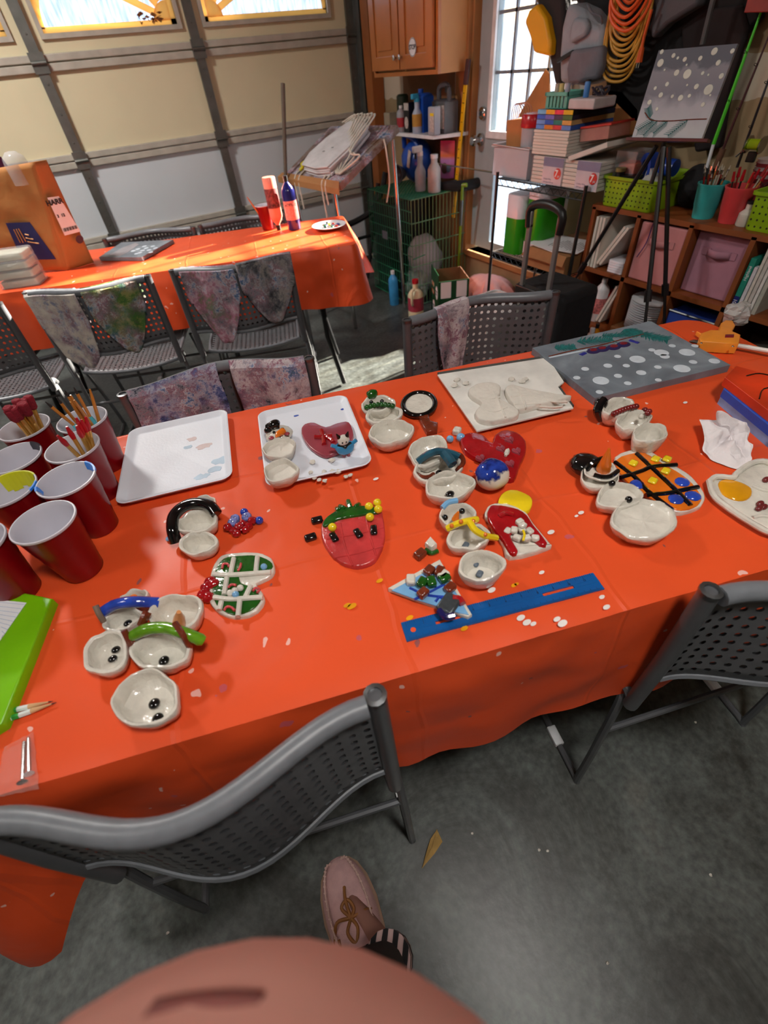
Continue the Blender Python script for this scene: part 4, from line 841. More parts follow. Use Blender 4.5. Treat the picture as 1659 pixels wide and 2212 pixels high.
# --- orange waffle plaque
t = thing('clay_ornament', 'orange clay stocking plaque with black criss-cross lines, yellow and blue pieces', 'clay ornament', base((1420, 1050)))
slab([(1326, 995), (1375, 977), (1400, 982), (1430, 1000), (1480, 1030), (1505, 1055), (1518, 1080), (1510, 1100), (1480, 1112), (1450, 1112), (1400, 1080), (1345, 1040)], Z, Z + .010, M_clay, 'plaque', t)
slab([(1330, 996), (1375, 980), (1400, 985), (1430, 1003), (1478, 1032), (1502, 1056), (1514, 1078), (1505, 1094), (1478, 1104), (1450, 1100), (1400, 1075), (1348, 1036)], Z + .009, Z + .012, M_orag, 'orange_field', t, inset=0.001)
for pz in ([(1328, 998), (1370, 1030), (1400, 1062), (1452, 1102)], [(1375, 980), (1405, 1008), (1450, 1050), (1492, 1092)], [(1340, 1032), (1385, 1018), (1410, 1008), (1462, 1004)], [(1395, 1070), (1440, 1066), (1470, 1060), (1508, 1052)]):
    strip([(u, v, Z + .0125) for u, v in pz], 0.0042, M_blackg, 'black_line', t)
for px in ((1367, 1003), (1415, 994), (1440, 994), (1437, 1020), (1409, 1041)): chunk(px, Z + .0115, (0.017, 0.014, 0.006), M_yelg, 'yellow_square', t, 0.3)
for px in ((1474, 1041), (1497, 1071), (1460, 1078), (1376, 1046)): blob(px, Z + .013, (0.013, 0.012, 0.004), M_blueg, 'blue_disc', t, 0.1, px[0])
# --- heart plate
t = thing('heart_plate', 'large white clay heart dish with amber yolk-like pool, cropped by the right edge', 'clay dish', base((1610, 1070)))
slab([(1532, 1040), (1548, 1030), (1582, 1032), (1592, 1022), (1620, 1002), (1655, 998), (1700, 1030), (1730, 1100), (1700, 1140), (1668, 1152), (1620, 1128), (1570, 1095), (1542, 1070)], Z, Z + .008, M_clay, 'plate', t, inset=0.002)
rim = [(1532, 1040), (1548, 1030), (1582, 1032), (1592, 1022), (1620, 1002), (1655, 998), (1700, 1030), (1730, 1100), (1700, 1140), (1668, 1152), (1620, 1128), (1570, 1095), (1542, 1070)]
part('raised_rim', MB().tube(smoothpath(P(rim, Z + .012) + [P(rim, Z + .012)[0]], 4)[:-1], 0.0052, 8, closed=True), M_clay, t)
slab([(1552, 1042), (1572, 1038), (1600, 1045), (1622, 1058), (1618, 1078), (1595, 1084), (1565, 1074), (1553, 1058)], Z + .007, Z + .011, mat('amber_resin', (232, 160, 20), 0.06, 0, 0.15, 20, coat=1.0), 'amber_pool', t, inset=0.003)
for pz in ([(1625, 1050), (1645, 1058), (1665, 1062)], [(1626, 1118), (1645, 1114), (1668, 1118)]): strip([(u, v, Z + .009) for u, v in pz], 0.003, M_clay, 'twig_relief', t)
for px in ((1655, 1036), (1642, 1088), (1650, 1095), (1640, 1098)): blob(px, Z + .011, (0.008, 0.005, 0.005), mat('wine_glaze', (110, 40, 40), 0.2), 'berry', t)
# --- clay pan with brown handle
t = thing('clay_pan', 'round white clay disc with thick black rim and brown handle', 'clay ornament', base((905, 885)))
c = (G(868, 882, Z) + G(943, 878, Z)) / 2; ax = (G(943, 878, Z) - G(868, 882, Z)) / 2; ay = (G(905, 854, Z) - G(905, 908, Z)) / 2
part('disc', MB().lathe([(0.85, 0.001), (0.86, 0.010), (0.01, 0.011)], c, 32, ax=ax, ay=ay), M_clay, t)
part('black_rim', MB().tube([c + ax * math.cos(a) * 0.92 + ay * math.sin(a) * 0.92 + Vector((0, 0, .009)) for a in [2 * PI * k / 32 for k in range(32)]], 0.0065, 10, closed=True), M_blackg, t)
poly([(904, 907), (925, 902), (930, 918), (946, 922), (944, 938), (922, 942), (912, 925)], Z, Z + .012, M_browng, 'handle', t, 0.002)
# --- heart and figure on tray
t = thing('clay_heart', 'mauve clay heart with a red bow lying on the foam tray', 'clay ornament', base((700, 955)))
slab([(652, 935), (660, 922), (680, 919), (705, 928), (730, 920), (755, 918), (764, 945), (752, 965), (735, 980), (705, 990), (678, 978), (660, 958)], TT, TT + .008, M_pinkg, 'plaque', t, inset=0.002)
for a in ([(680, 944), (698, 944), (718, 942)], [(694, 930), (698, 944), (700, 960)], [(703, 942), (716, 950), (720, 956)]): strip([(u, v, TT + .010) for u, v in a], 0.0055, M_redg, 'bow', t)
t = thing('clay_figure', 'tiny clay figure with striped scarf and blue coat standing on the mauve heart', 'clay figurine', base((750, 985)))
ft = G(748, 985, TT)
part('coat', MB().lathe([(0.010, 0.008), (0.016, 0.012), (0.020, 0.022), (0.018, 0.030)], ft + Vector((0, 0, 0)), 18, ax=NT, ay=NN * 0.6), mat('coat_glaze', (50, 140, 190), 0.3), t)
part('head', MB().ball(ft + Vector((0, 0, 0.040)), (0.013, 0.010, 0.012), 14, 8), M_clay, t)
for s_ in (-1, 1):
    part('leg', MB().tube([ft + NT * .005 * s_, ft + NT * .005 * s_ + Vector((0, 0, .010))], 0.0038, 8), M_pinkg, t)
    part('arm', MB().tube([ft + NT * .014 * s_ + Vector((0, 0, .026)), ft + NT * .026 * s_ + Vector((0, 0, .034))], 0.004, 8), mat('coat_glaze', (50, 140, 190)), t)
    part('eye', MB().ball(ft + NT * .004 * s_ - NN * .010 + Vector((0, 0, .041)), 0.0017, 8, 6), M_blackg, t)
    part('ear', MB().tube([ft + NT * .008 * s_ + Vector((0, 0, .048)), ft + NT * .012 * s_ + Vector((0, 0, .058))], [0.005, 0.001], 8), M_blackg, t)
part('scarf', MB().tube([ft + NT * -.013 + Vector((0, 0, .030)), ft - NN * .011 + Vector((0, 0, .029)), ft + NT * .013 + Vector((0, 0, .030))], 0.003, 8), M_blackg, t)
for i, (u, v) in enumerate(((676, 1000), (717, 996), (672, 1022), (700, 1020), (718, 1021), (731, 1021), (748, 1031), (757, 1028), (690, 1038), (702, 1040), (680, 1034))):
    r = 0.007 if i in (0, 1, 4, 5) else 0.005
    solo('clay_bit', MB().ball(G(u, v, TT) + Vector((0, 0, r * .4)), (r, r * .9, r * .5), 10, 6, None, 0.4, i), M_raw, 'small crumb of raw white clay on the foam tray', 'clay scrap', 'clay crumbs on the foam tray')

# --- foam trays
M_foam = mat('white_foam', (226, 230, 240), 0.45, 0, 0.03, 8, 0.05, 200)
def rrect(w, h, r, n=6):
    out = []
    for (sx, sy, a0) in ((1, 1, 0), (-1, 1, PI / 2), (-1, -1, PI), (1, -1, 1.5 * PI)):
        for k in range(n + 1):
            a = a0 + PI / 2 * k / n; out.append((sx * (w / 2 - r) + r * math.cos(a), sy * (h / 2 - r) + r * math.sin(a)))
    return out
def foam_tray(c, w, h, rot, label, z=0.0, stains=()):
    t = thing('foam_tray', label, 'tray', c)
    levels = [(0.0, -0.016, 0), (0.001, -0.016, 1), (0.012, -0.003, 1), (0.0155, 0.0, 1), (0.0165, -0.003, 1), (0.0145, -0.008, 1), (0.008, -0.014, 1), (0.007, -0.02, 1)]
    mb = MB(); R = Matrix.Rotation(rot, 3, 'Z'); n = None; vs = []
    for (zz, off, _) in levels:
        pts = rrect(w + 2 * off, h + 2 * off, max(0.006, 0.024 + off)); n = len(pts); vs += [c + R @ Vector((p[0], p[1], zz)) for p in pts]
    fs = [tuple(reversed(range(n)))] + [(i * n + k, i * n + (k + 1) % n, (i + 1) * n + (k + 1) % n, (i + 1) * n + k) for i in range(len(levels) - 1) for k in range(n)] + [tuple((len(levels) - 1) * n + k for k in range(n))]
    mb.add(vs, fs); part('tray', mb, M_foam, t)
    for (x, y, r, mm) in stains:
        pts = [(r * (1 + .5 * noise.noise(Vector((math.cos(a) * 2, math.sin(a) * 2, x * 50)))) * math.cos(a), r * .6 * (1 + .6 * noise.noise(Vector((math.cos(a) * 2, math.sin(a) * 2, y * 50)))) * math.sin(a)) for a in [2 * PI * k / 14 for k in range(14)]]
        q = [c + R @ Vector((x + a, y + b_, 0.0)) for a, b_ in pts]
        part('paint_stain', MB().prism([(p.x, p.y) for p in q], c.z + .007, c.z + .0076), mm, t, smooth=False)
    return t
M_st1 = mat('pale_blue_stain', (190, 210, 228), 0.6); M_st2 = mat('pale_pink_stain', (214, 196, 196), 0.6); M_st3 = mat('blue_mark', (60, 90, 180), 0.6)
foam_tray(N(-0.276, 0.897, TZ), 0.228, 0.275, NROT + 0.03, 'empty white foam tray with faint pink and blue paint stains', stains=[(0.03, .05, .012, M_st2), (0.055, .01, .016, M_st2), (0.09, -.06, .020, M_st1), (0.05, -.10, .014, M_st1), (.02, .02, .010, M_st1), (0.075, -.085, .016, M_st1)])
foam_tray(N(0.012, 0.848, TZ), 0.215, 0.285, NROT + 0.00, 'white foam tray carrying the raw snowman, mauve heart and tiny figure', stains=[(-0.02, .105, .006, M_st3), (0.09, .09, .006, M_st3)])

# --- plaster board with raw clay
t = thing('plaster_board', 'white plaster board with a broken corner holding raw clay mittens', 'board', base((1090, 860)))
bd = [(945, 812), (1183, 775), (1218, 828), (1205, 838), (1238, 884), (1030, 934)]
poly(bd, Z, Z + .010, mat('plaster_edge', (70, 70, 66), 0.9), 'board_core', t, 0.0, smooth=False)
poly(bd, Z + .0101, Z + .014, mat('plaster_face', (220, 218, 212), 0.7), 'board_face', t, 0.001, smooth=False)
BZ = Z + .0142
def clayshape(px, lines, label, z0=BZ):
    t = thing('raw_clay_piece', label, 'clay ornament', G(*px[0], z0)); slab(px, z0, z0 + .014, M_raw, 'slab', t, inset=0.004)
    for pz in lines: strip([(u, v, z0 + .0135) for u, v in pz], 0.0026, M_raw, 'ridge', t, 6)
clayshape([(1012, 852), (1030, 839), (1058, 836), (1078, 842), (1080, 858), (1076, 870), (1095, 880), (1118, 895), (1116, 908), (1090, 915), (1055, 920), (1030, 912), (1028, 896), (1040, 880), (1020, 866)], [[(1035, 860), (1058, 862), (1080, 858)], [(1068, 846), (1078, 870), (1092, 902)], [(1048, 886), (1070, 890), (1095, 880)]], 'raw clay mitten with raised cross ribbon, left one on the plaster board')
clayshape([(1090, 852), (1098, 842), (1115, 843), (1150, 852), (1205, 862), (1232, 866), (1200, 876), (1160, 885), (1120, 895), (1105, 880)], [[(1105, 858), (1130, 855), (1158, 856)], [(1122, 850), (1132, 868), (1136, 882)], [(1112, 874), (1140, 874), (1168, 872)], [(1170, 862), (1200, 868), (1226, 868)], [(1165, 878), (1195, 880), (1215, 878)]], 'raw clay stocking with pointed stringy end, right one on the plaster board')
for i, (u, v) in enumerate(((987, 823), (982, 835), (1006, 830), (1104, 821), (1134, 822), (1128, 826))):
    solo('clay_bit', MB().ball(G(u, v, BZ) + Vector((0, 0, .003)), (0.009, 0.007, 0.004), 10, 6, None, 0.4, i + 30), M_raw, 'small offcut of raw clay on the plaster board', 'clay scrap', 'clay offcuts on the plaster board')

# --- grey painted canvas lying on the table
def canvas_thing(name, label, corners, thick, m_face, m_edge):
    t = thing(name, label, 'canvas', corners[0]); pts = [Vector(c) for c in corners]
    part('stretched_canvas', MB().prism([(p.x, p.y) for p in pts], corners[0].z, corners[0].z + thick, 0.001), m_edge, t, smooth=False)
    return t
m, nt, b, nd, L = nodes('grey_painted_sky')
tc = nd('ShaderNodeTexCoord'); n1 = nd('ShaderNodeTexNoise', Scale=9.0, Detail=5, Distortion=1.0); L(tc.outputs['Object'], n1.inputs['Vector'])
r1 = ramp(nd, [(0.3, (98, 106, 116)), (0.55, (120, 130, 140)), (0.75, (146, 158, 168))]); L(n1.outputs['Fac'], r1.inputs[0]); L(r1.outputs[0], b.inputs['Base Color']); b.inputs['Roughness'].default_value = 0.45
M_greysky = m
ct = 0.018; zc = TZ + ct
cc = P([(1150, 751), (1405, 693), (1578, 788), (1285, 860)], zc)
for q in cc: q.z = TZ
t = canvas_thing('painted_canvas', 'large grey canvas with white dots and teal pine branch lying flat on the near table', cc, ct, M_greysky, M_greysky)
M_dot = mat('white_dot_paint', (206, 216, 226), 0.5, 0, 0.08, 60); M_pine = mat('teal_pine_paint', (20, 104, 104), 0.45, 0, 0.4, 120)
def dots(lst, z, m, parent, name='dot', sc=1.0):
    for (u, v, r) in lst:
        c = G(u, v, z); part('painted_dot', MB().lathe([(r, 0), (r * .96, 0.0006)], c, 20), m, parent, smooth=False)
dots([(1429, 762, .017), (1484, 761, .018), (1298, 822, .018), (1377, 776, .018), (1473, 796, .018), (1452, 747, .008), (1501, 747, .008), (1408, 756, .008), (1436, 770, .011), (1385, 805, .011), (1313, 790, .010), (1264, 797, .009), (1334, 770, .008), (1353, 790, .008), (1335, 812, .009), (1421, 793, .008), (1422, 821, .007), (1356, 828, .008), (1497, 782, .009), (1543, 780, .012), (1246, 816, .008), (1295, 847, .008)], zc, M_dot, t)
random.seed(5)
def pine(c0, c1, w_, z, parent, m=None, n=16):
    mb = MB(); a, b_ = G(*c0, z), G(*c1, z); d = b_ - a; nn = Vector((-d.y, d.x, 0)).normalized()
    for i in range(n):
        for s_ in (-1, 1):
            p = a + d * (i / n); e = p + nn * s_ * w_ * (0.7 + 0.5 * random.random()) + d * (0.10 + .05 * random.random()); q = (e - p); pr = Vector((-q.y, q.x, 0)).normalized() * 0.0026
            k = 0.0005 + 0.0001 * random.random()
            mb.add([p - pr + Vector((0, 0, k)), p + pr + Vector((0, 0, k)), e + pr * .3 + Vector((0, 0, k)), e - pr * .3 + Vector((0, 0, k))], [(0, 1, 2, 3)])
    part('pine_sprig', mb, m or M_pine, parent, smooth=False)
for a_, b_, w_ in (((1200, 752), (1243, 750), .018), ((1248, 738), (1325, 733), .022), ((1302, 726), (1372, 722), .016), ((1350, 712), (1382, 724), .024), ((1385, 722), (1445, 735), .024)): pine(a_, b_, w_, zc, t)
part('branch_line', MB().tube(smoothpath([G(1185, 770, zc), G(1240, 757, zc), (G(1300, 745, zc)), G(1345, 733, zc), G(1390, 722, zc)], 5), 0.0016, 6), M_browng, t)
part('snow_line', MB().tube(smoothpath([G(1186, 773, zc), G(1230, 764, zc), G(1268, 756, zc)], 5), 0.0022, 6), M_dot, t)
mb = MB(); mb2 = MB()
for u, v in ((1282, 756), (1301, 752), (1326, 748), (1347, 742)):
    mb.ball(G(u, v + 2, zc), (0.019, 0.015, 0.0012), 14, 6); mb2.ball(G(u, v, zc), (0.012, 0.009, 0.0022), 14, 6)
part('berry_outline', mb, mat('navy_paint', (40, 34, 84), 0.4), t); part('berries', mb2, mat('dark_red_paint', (122, 28, 40), 0.35), t)
for a_, b_ in (((1264, 762), (1254, 767)), ((1360, 735), (1380, 741))): part('blue_dash', MB().tube([G(*a_, zc), G(*b_, zc)], 0.006, 8, flat=0.3), mat('navy_paint2', (44, 50, 140), 0.4), t)

# --- canvases at the right edge
cs = [(1560, 862), (1580, 838), (1720, 880), (1700, 975)]
def plank(px, z0, th, m, label, m2=None):
    c_ = P(px, z0 + th)
    for q in c_: q.z = z0
    t = thing('stacked_canvas', label, 'canvas', c_[0]); part('stretched_canvas', MB().prism([(p.x, p.y) for p in c_], z0, z0 + th, 0.001), m, t, smooth=False); return t
plank([(1557, 856), (1580, 815), (1730, 850), (1710, 985)], Z, .018, mat('pale_blue_canvas', (130, 170, 225), 0.5, 0, 0.25, 20), 'pale blue canvas at the bottom of the stack at the right edge')
plank([(1563, 840), (1585, 805), (1735, 845), (1715, 962)], Z + .0185, .018, mat('blue_canvas', (30, 84, 190), 0.45, 0, 0.2, 20), 'bright blue canvas in the middle of the stack at the right edge')
t = plank([(1566, 815), (1590, 790), (1760, 835), (1730, 940)], Z + .037, .018, mat('orange_red_canvas', (206, 56, 20), 0.4, 0, 0.4, 9), 'orange and red sunset canvas on top of the stack at the right edge')
part('black_arc', MB().tube(smoothpath([G(1612, 812, Z + .0555), G(1640, 807, Z + .0555), G(1680, 815, Z + .0555)], 4), 0.0014, 6), M_blackg, t)
part('black_arc', MB().tube(smoothpath([G(1640, 862, Z + .0555), G(1650, 840, Z + .0555), G(1690, 836, Z + .0555)], 4), 0.0014, 6), M_blackg, t)

# --- crumpled tissue
tp_ = [(1514, 900), (1528, 912), (1550, 915), (1547, 888), (1560, 883), (1580, 895), (1592, 918), (1618, 920), (1616, 938), (1632, 962), (1620, 1000), (1592, 1016), (1560, 1004), (1522, 985), (1525, 950)]
mb = MB(); tcn = G(1572, 950, Z); zz = [.03, .012, .02, .055, .06, .05, .03, .045, .03, .02, .006, .002, .002, .004, .022]
ring = [G(u, v, Z + h_) for (u, v), h_ in zip(tp_, zz)]; mid = [tcn.lerp(Vector((r.x, r.y, Z)), .55) + Vector((0, 0, .018 + .020 * math.sin(i * 2.3))) for i, r in enumerate(ring)]; n_ = len(ring)
def tis(a, b_):
    fi = a * n_; i = int(fi) % n_; f_ = fi - int(fi); o_ = ring[i].lerp(ring[(i + 1) % n_], f_); m_ = mid[i].lerp(mid[(i + 1) % n_], f_); c_ = tcn + Vector((0, 0, .008))
    p = o_.lerp(m_, b_ * 2) if b_ < .5 else m_.lerp(c_, b_ * 2 - 1); w_ = .011 * noise.noise(p * 45) + .006 * noise.noise(p * 110); return Vector((p.x + w_ * .5, p.y - w_ * .4, max(Z + .0022, p.z + w_)))
mb.grid(tis, 44, 12)
solo('crumpled_tissue', mb, mat('tissue_paper', (232, 226, 228), 0.9, 0, 0.03, 20, 0.4, 60), 'crumpled white paper tissue between the heart plate and the stacked canvases', 'tissue', solid=0.001, sub=1, smooth=False)
# --- glue gun
t = thing('glue_gun', 'orange hot glue gun with clear glue stick lying near the far right corner', 'glue gun', base((1545, 740)))
M_gun = mat('orange_gun_plastic', (244, 150, 50), 0.4); gz = Z + .012
def gpoly(px, z0, z1, m, name, ins=0.003): return part(name, MB().prism([(p.x, p.y) for p in P(px, gz)], z0, z1, ins), m, t)
gpoly([(1505, 742), (1510, 732), (1530, 725), (1548, 726), (1552, 710), (1562, 704), (1577, 705), (1583, 715), (1576, 728), (1594, 736), (1590, 755), (1560, 754), (1508, 750)], Z + .002, Z + .028, M_gun, 'body')
gpoly([(1503, 720), (1508, 721), (1522, 727), (1516, 730)], Z + .008, Z + .018, M_gun, 'stand_spur')
gpoly([(1522, 723), (1545, 720), (1547, 726), (1524, 728)], Z + .008, Z + .022, mat('magenta_trigger', (180, 20, 70), 0.4), 'trigger')
gpoly([(1560, 736), (1580, 736), (1579, 743), (1559, 743)], Z + .0275, Z + .0295, mat('dark_red_window', (130, 20, 40), 0.3), 'window')
part('nozzle', MB().tube([G(1508, 740, Z + .014), G(1496, 738, Z + .013), G(1489, 737, Z + .013)], [0.006, 0.005, 0.0015], 10), M_chrome, t)
part('glue_stick', MB().tube([G(1590, 746, Z + .014), G(1700, 765, Z + .014)], 0.0055, 10), mat('glue_stick', (224, 220, 214), 0.25), t)
for px in ((1515, 741), (1583, 748)): part('screw', MB().lathe([(0.003, 0), (0.002, .0012)], G(*px, Z + .0275), 8), M_steel, t)
solo('plastic_wrap', MB().ball(G(1590, 715, Z) + Vector((0.03, 0.03, .03)), (0.035, 0.03, 0.028), 14, 9, None, 0.5, 9), mat('crinkled_clear_wrap', (190, 188, 186), 0.25, 0, 0.1, 30, 0.8, 40, alpha=0.7), 'crumpled clear plastic wrap behind the orange glue gun', 'plastic wrap', smooth=False)

# --- blue ruler
t = thing('ruler', 'blue plastic ruler with slots and tick marks lying by the table edge', 'ruler', base((1080, 1310)))
A, B_, C_ = G(866, 1345, Z + .003), G(1281, 1237, Z + .003), G(875, 1380, Z + .003)
rx = (B_ - A).normalized(); rl = (B_ - A).length; ry = Vector((rx.y, -rx.x, 0)); rw = 0.031
M_rul = mat('blue_ruler_plastic', (8, 88, 160), 0.3, 0, 0.05, alpha=0.93)
def rp(x, y, z=0): q = A + rx * x + ry * y; return Vector((q.x, q.y, Z + z))
def rbox(x0, x1, y0, y1, z0, z1, mb): mb.extr([rp(x0, y0, z0), rp(x1, y0, z0), rp(x1, y1, z0), rp(x0, y1, z0)][::-1], (0, 0, z1 - z0))
mb = MB(); sl1 = (0.048, 0.098); sl2 = (0.215, 0.265); mid0, mid1 = 0.012, 0.017
rbox(0, rl, 0, mid0, 0, .003, mb); rbox(0, rl, mid1, rw, 0, .0026, mb)
for a_, b_ in ((0, sl1[0]), (sl1[1], sl2[0]), (sl2[1], rl)): rbox(a_, b_, mid0, mid1, 0, .0028, mb)
part('ruler_body', mb, M_rul, t, smooth=False)
mb = MB()
for i in range(int(rl / 0.003175)):
    x = 0.006 + i * 0.003175; ln = 0.008 if i % 8 == 0 else (0.0055 if i % 4 == 0 else 0.0035)
    if x < rl - .003: rbox(x, x + .0005, 0.0, ln, .003, .0033, mb)
for i in range(int(rl / 0.002)):
    x = 0.005 + i * 0.002; ln = 0.006 if i % 5 == 0 else 0.0035
    if x < rl - .003: rbox(x, x + .0004, rw - ln, rw, .0026, .003, mb)
part('tick_marks', mb, mat('dark_tick_ink', (10, 30, 70), 0.5), t, smooth=False)
for k in range(11): text_mesh(str(k + 1), 0.005, rp(0.0314 + k * 0.0254, .0095, .0031), rx, -ry, mat('dark_tick_ink', (0, 0, 0)), t, 'numeral')
part('hole', MB().lathe([(0.004, 0), (0.004, .0002)], rp(0.014, 0.016, .0028), 16), M_cloth1, t, smooth=False)

# --- red cups
M_cupr = mat('glossy_red_cup', (132, 6, 18), 0.3, 0, 0.1, 12, spec=0.3, coat=0.08); M_cupw = mat('white_cup_lining', (206, 204, 214), 0.25, 0, 0.05, 14)
def make_cup():
    t = thing('plastic_cup', 'x', 'cup')
    pr = [(0.030, 0.0), (0.0315, 0.002), (0.0335, 0.026), (0.0345, 0.030), (0.0395, 0.072), (0.0405, 0.075), (0.0445, 0.112), (0.0458, 0.1165)]
    part('cup_wall', MB().lathe(pr, (0, 0, 0), 40, capt=False), M_cupr, t)
    part('lining', MB().lathe([(0.0475, 0.1165), (0.0482, 0.1185), (0.0475, 0.1205), (0.0455, 0.1205), (0.0438, 0.1165), (0.0428, 0.112), (0.0385, 0.075), (0.0375, 0.072), (0.0325, 0.03), (0.031, 0.026), (0.029, 0.004), (0.001, 0.003)], (0, 0, 0), 40, capb=False), M_cupw, t)
    return t
cup0 = make_cup(); first = True; cups = {}
CUPG = 'red plastic cups crowded at the left of the near table'
for key, u, v, lb in (('A', 94, 1128, 'empty red plastic cup nearest the camera, front of the cup cluster'), ('B', 143, 1036, 'red plastic cup with blue paint on its rim, second from the front'),
                      ('C', 157, 967, 'red plastic cup holding gold paintbrushes with red tips'), ('D', 178, 907, 'red plastic cup at the back holding brushes with turquoise grips'),
                      ('E', 53, 924, 'red plastic cup holding red foam brushes'), ('F', 30, 990, 'red plastic cup at left with black paint smudges inside its rim'),
                      ('G', 14, 1058, 'red plastic cup at left edge with yellow paint running down inside'), ('H', -62, 1178, 'red plastic cup cut off by the left edge, only its lower corner visible')):
    o = cup0 if first else copy_tree(cup0); first = False
    q = G(u, v, TZ + .118); o.location = (q.x, q.y, TZ); o['label'] = lb; o['group'] = CUPG; cups[key] = Vector((q.x, q.y, TZ))
def smear(cup, a0, a1, m, drip=0.0):
    ck = cups[cup]; obj_ = [o for o in bpy.data.objects if o.name.startswith('plastic_cup') and (o.location - ck).length < 1e-4][0]
    mb = MB(); n = 8
    for i in range(n):
        b0, b1 = a0 + (a1 - a0) * i / n, a0 + (a1 - a0) * (i + 1) / n; d = 0.010 + drip * (0.5 + .5 * noise.noise(Vector((i * 1.7, 3, 1))))
        prf = [(0.0484, .1175), (0.0480, .1212), (0.0452, .1212), (0.0432, .1165), (0.0432 - (d * .13), .1165 - d)]
        vs = [ck + Vector((r * math.cos(b_), r * math.sin(b_), z)) for b_ in (b0, b1) for r, z in prf]
        mb.add(vs, [(k, k + 1, k + 6, k + 5) for k in range(4)])
    part('paint_smear', mb, m, obj_)
smear('B', -.15, .75, mat('bright_blue_paint', (40, 130, 230), 0.3)); smear('B', 3.0, 3.3, mat('bright_blue_paint', (0, 0, 0)))
smear('G', .3, 1.9, mat('lime_yellow_paint', (200, 200, 20), 0.3), 0.03); smear('F', .2, .9, mat('black_smudge', (60, 60, 70), 0.5)); smear('G', 5.6, 6.1, mat('bright_blue_paint', (0, 0, 0)))
M_gold = mat('gold_lacquer', (200, 150, 70), 0.2, 0.5, 0.15, coat=0.5); M_bwood = mat('amber_brush_wood', (190, 120, 40), 0.25, 0, 0.12, coat=0.4)
M_turq = mat('turquoise_grip', (80, 180, 196), 0.4); M_red2 = mat('red_foam', (140, 20, 40), 0.8, 0, 0.1, 60, 0.3, 300); M_bris = mat('dark_bristle', (40, 30, 28), 0.8)
def brush(p0, p1, kind, label, group):
    t = thing('paintbrush', label, 'paintbrush', p0, group); d = (p1 - p0); l = d.length; d.normalize(); q = lambda f: p0 + d * (l * f)
    if kind == 'foam':
        part('handle', MB().tube([q(0), q(.86)], 0.0045, 8), M_gold, t); part('foam_head', MB().tube([q(.84), q(.87), q(.99), q(1)], [.006, .009, .009, .007], 6), M_red2, t)
    elif kind == 'red':
        part('handle', MB().tube([q(0), q(.85)], 0.0038, 8), M_gold, t); part('red_tip', MB().tube([q(.84), q(.9), q(1)], [.004, .005, .002], 8), M_redp, t)
    elif kind == 'turq':
        part('grip', MB().tube([q(0), q(.3), q(.6), q(.66)], [.0035, .006, .0062, .0035], 10), M_turq, t); part('handle', MB().tube([q(.64), q(.93)], 0.003, 8), M_bwood, t); part('bristles', MB().tube([q(.93), q(1)], [.0028, .0008], 8), M_bris, t)
    else:
        part('handle', MB().tube([q(0), q(.4), q(.9), q(1)], [.002, .0042, .003, .0015], 8), M_bwood, t)
    return t
random.seed(11)
def in_cup(key, u, v, du, ztip, kind, label, group, zb=0.006):
    c = cups[key]; tip = G(u, v, ztip); dr = Vector((tip.x - c.x, tip.y - c.y, 0))
    b0 = c + dr.normalized() * 0.012 + Vector((random.uniform(-.008, .008), random.uniform(-.008, .008), zb)) if dr.length > .001 else c
    k = (0.118) / (ztip - c.z - zb)            # keep the shaft inside the rim
    an = math.atan2(dr.y, dr.x) + random.uniform(-.75, .75); rd = random.uniform(.020, .038); pos = c + Vector((math.cos(an) * rd, math.sin(an) * rd, .118)); tip = b0 + (pos - b0) / k
    return brush(b0, tip, kind, label, group)
for i, (u, v) in enumerate(((60, 862), (72, 857), (82, 853), (95, 856), (66, 872), (85, 868), (98, 862), (76, 864))): in_cup('E', u, v, 0, TZ + .185 + .003 * (i % 3), 'foam', 'red foam brush with gold handle standing in the back left cup', 'foam brushes in the cup')
for i, (u, v) in enumerate(((186, 904), (192, 908), (200, 906), (206, 912), (196, 914), (211, 916), (188, 912), (203, 918))): in_cup('C', u, v, 0, TZ + .170 + .004 * (i % 3), 'red', 'gold paintbrush with red tip bundled in the middle cup', 'red-tipped brushes in the cup')
for i, (u, v) in enumerate(((167, 824), (192, 838), (174, 850))): in_cup('D', u, v, 0, TZ + .205, 'turq', 'paintbrush with turquoise grip standing in the back cup', 'turquoise-grip brushes in the cup')
for i, (u, v) in enumerate(((219, 842), (224, 848), (214, 858), (226, 866), (218, 870))): in_cup('D', u, v, 0, TZ + .195 - .004 * i, 'wood', 'amber wooden brush handle pointing up in the back cup', 'wooden handles in the cup')
brush(cups['D'] + Vector((0.02, -0.02, .012)), G(98, 868, TZ + .19), 'turq', 'paintbrush with turquoise grip leaning left across the cups', None)

# --- green notebook and card at the left edge
t = thing('gift_wrapped_book', 'lime green wrapped package at the left edge of the near table', 'package', base((40, 1400)))
c_ = P([(112, 1292), (0, 1268), (-120, 1300), (-120, 1640), (4, 1562)], Z + .018)
part('wrapping', MB().prism([(p.x, p.y) for p in c_], Z, Z + .018, 0.004), mat('lime_gift_paper', (120, 190, 8), 0.35, 0, 0.15, 7, 0.2, 25), t)
c_ = P([(57, 1302), (-10, 1295), (-90, 1330), (-60, 1450), (0, 1384)], Z + .019)
t = thing('index_card', 'white ruled index card lying on the lime green package', 'card', c_[0]); part('card', MB().prism([(p.x, p.y) for p in c_], Z + .0185, Z + .0195), M_paper, t, smooth=False)
mb = MB()
for i in range(9):
    f_ = i / 9; a_ = G(-10 + 2 * i, 1300 + i * 9, Z + .0197); b_ = G(52 - 6 * i, 1306 + i * 9, Z + .0197); mb.tube([a_, b_], 0.0003, 4)
part('ruled_lines', mb, mat('faint_line', (150, 170, 200), 0.8), t, smooth=False)
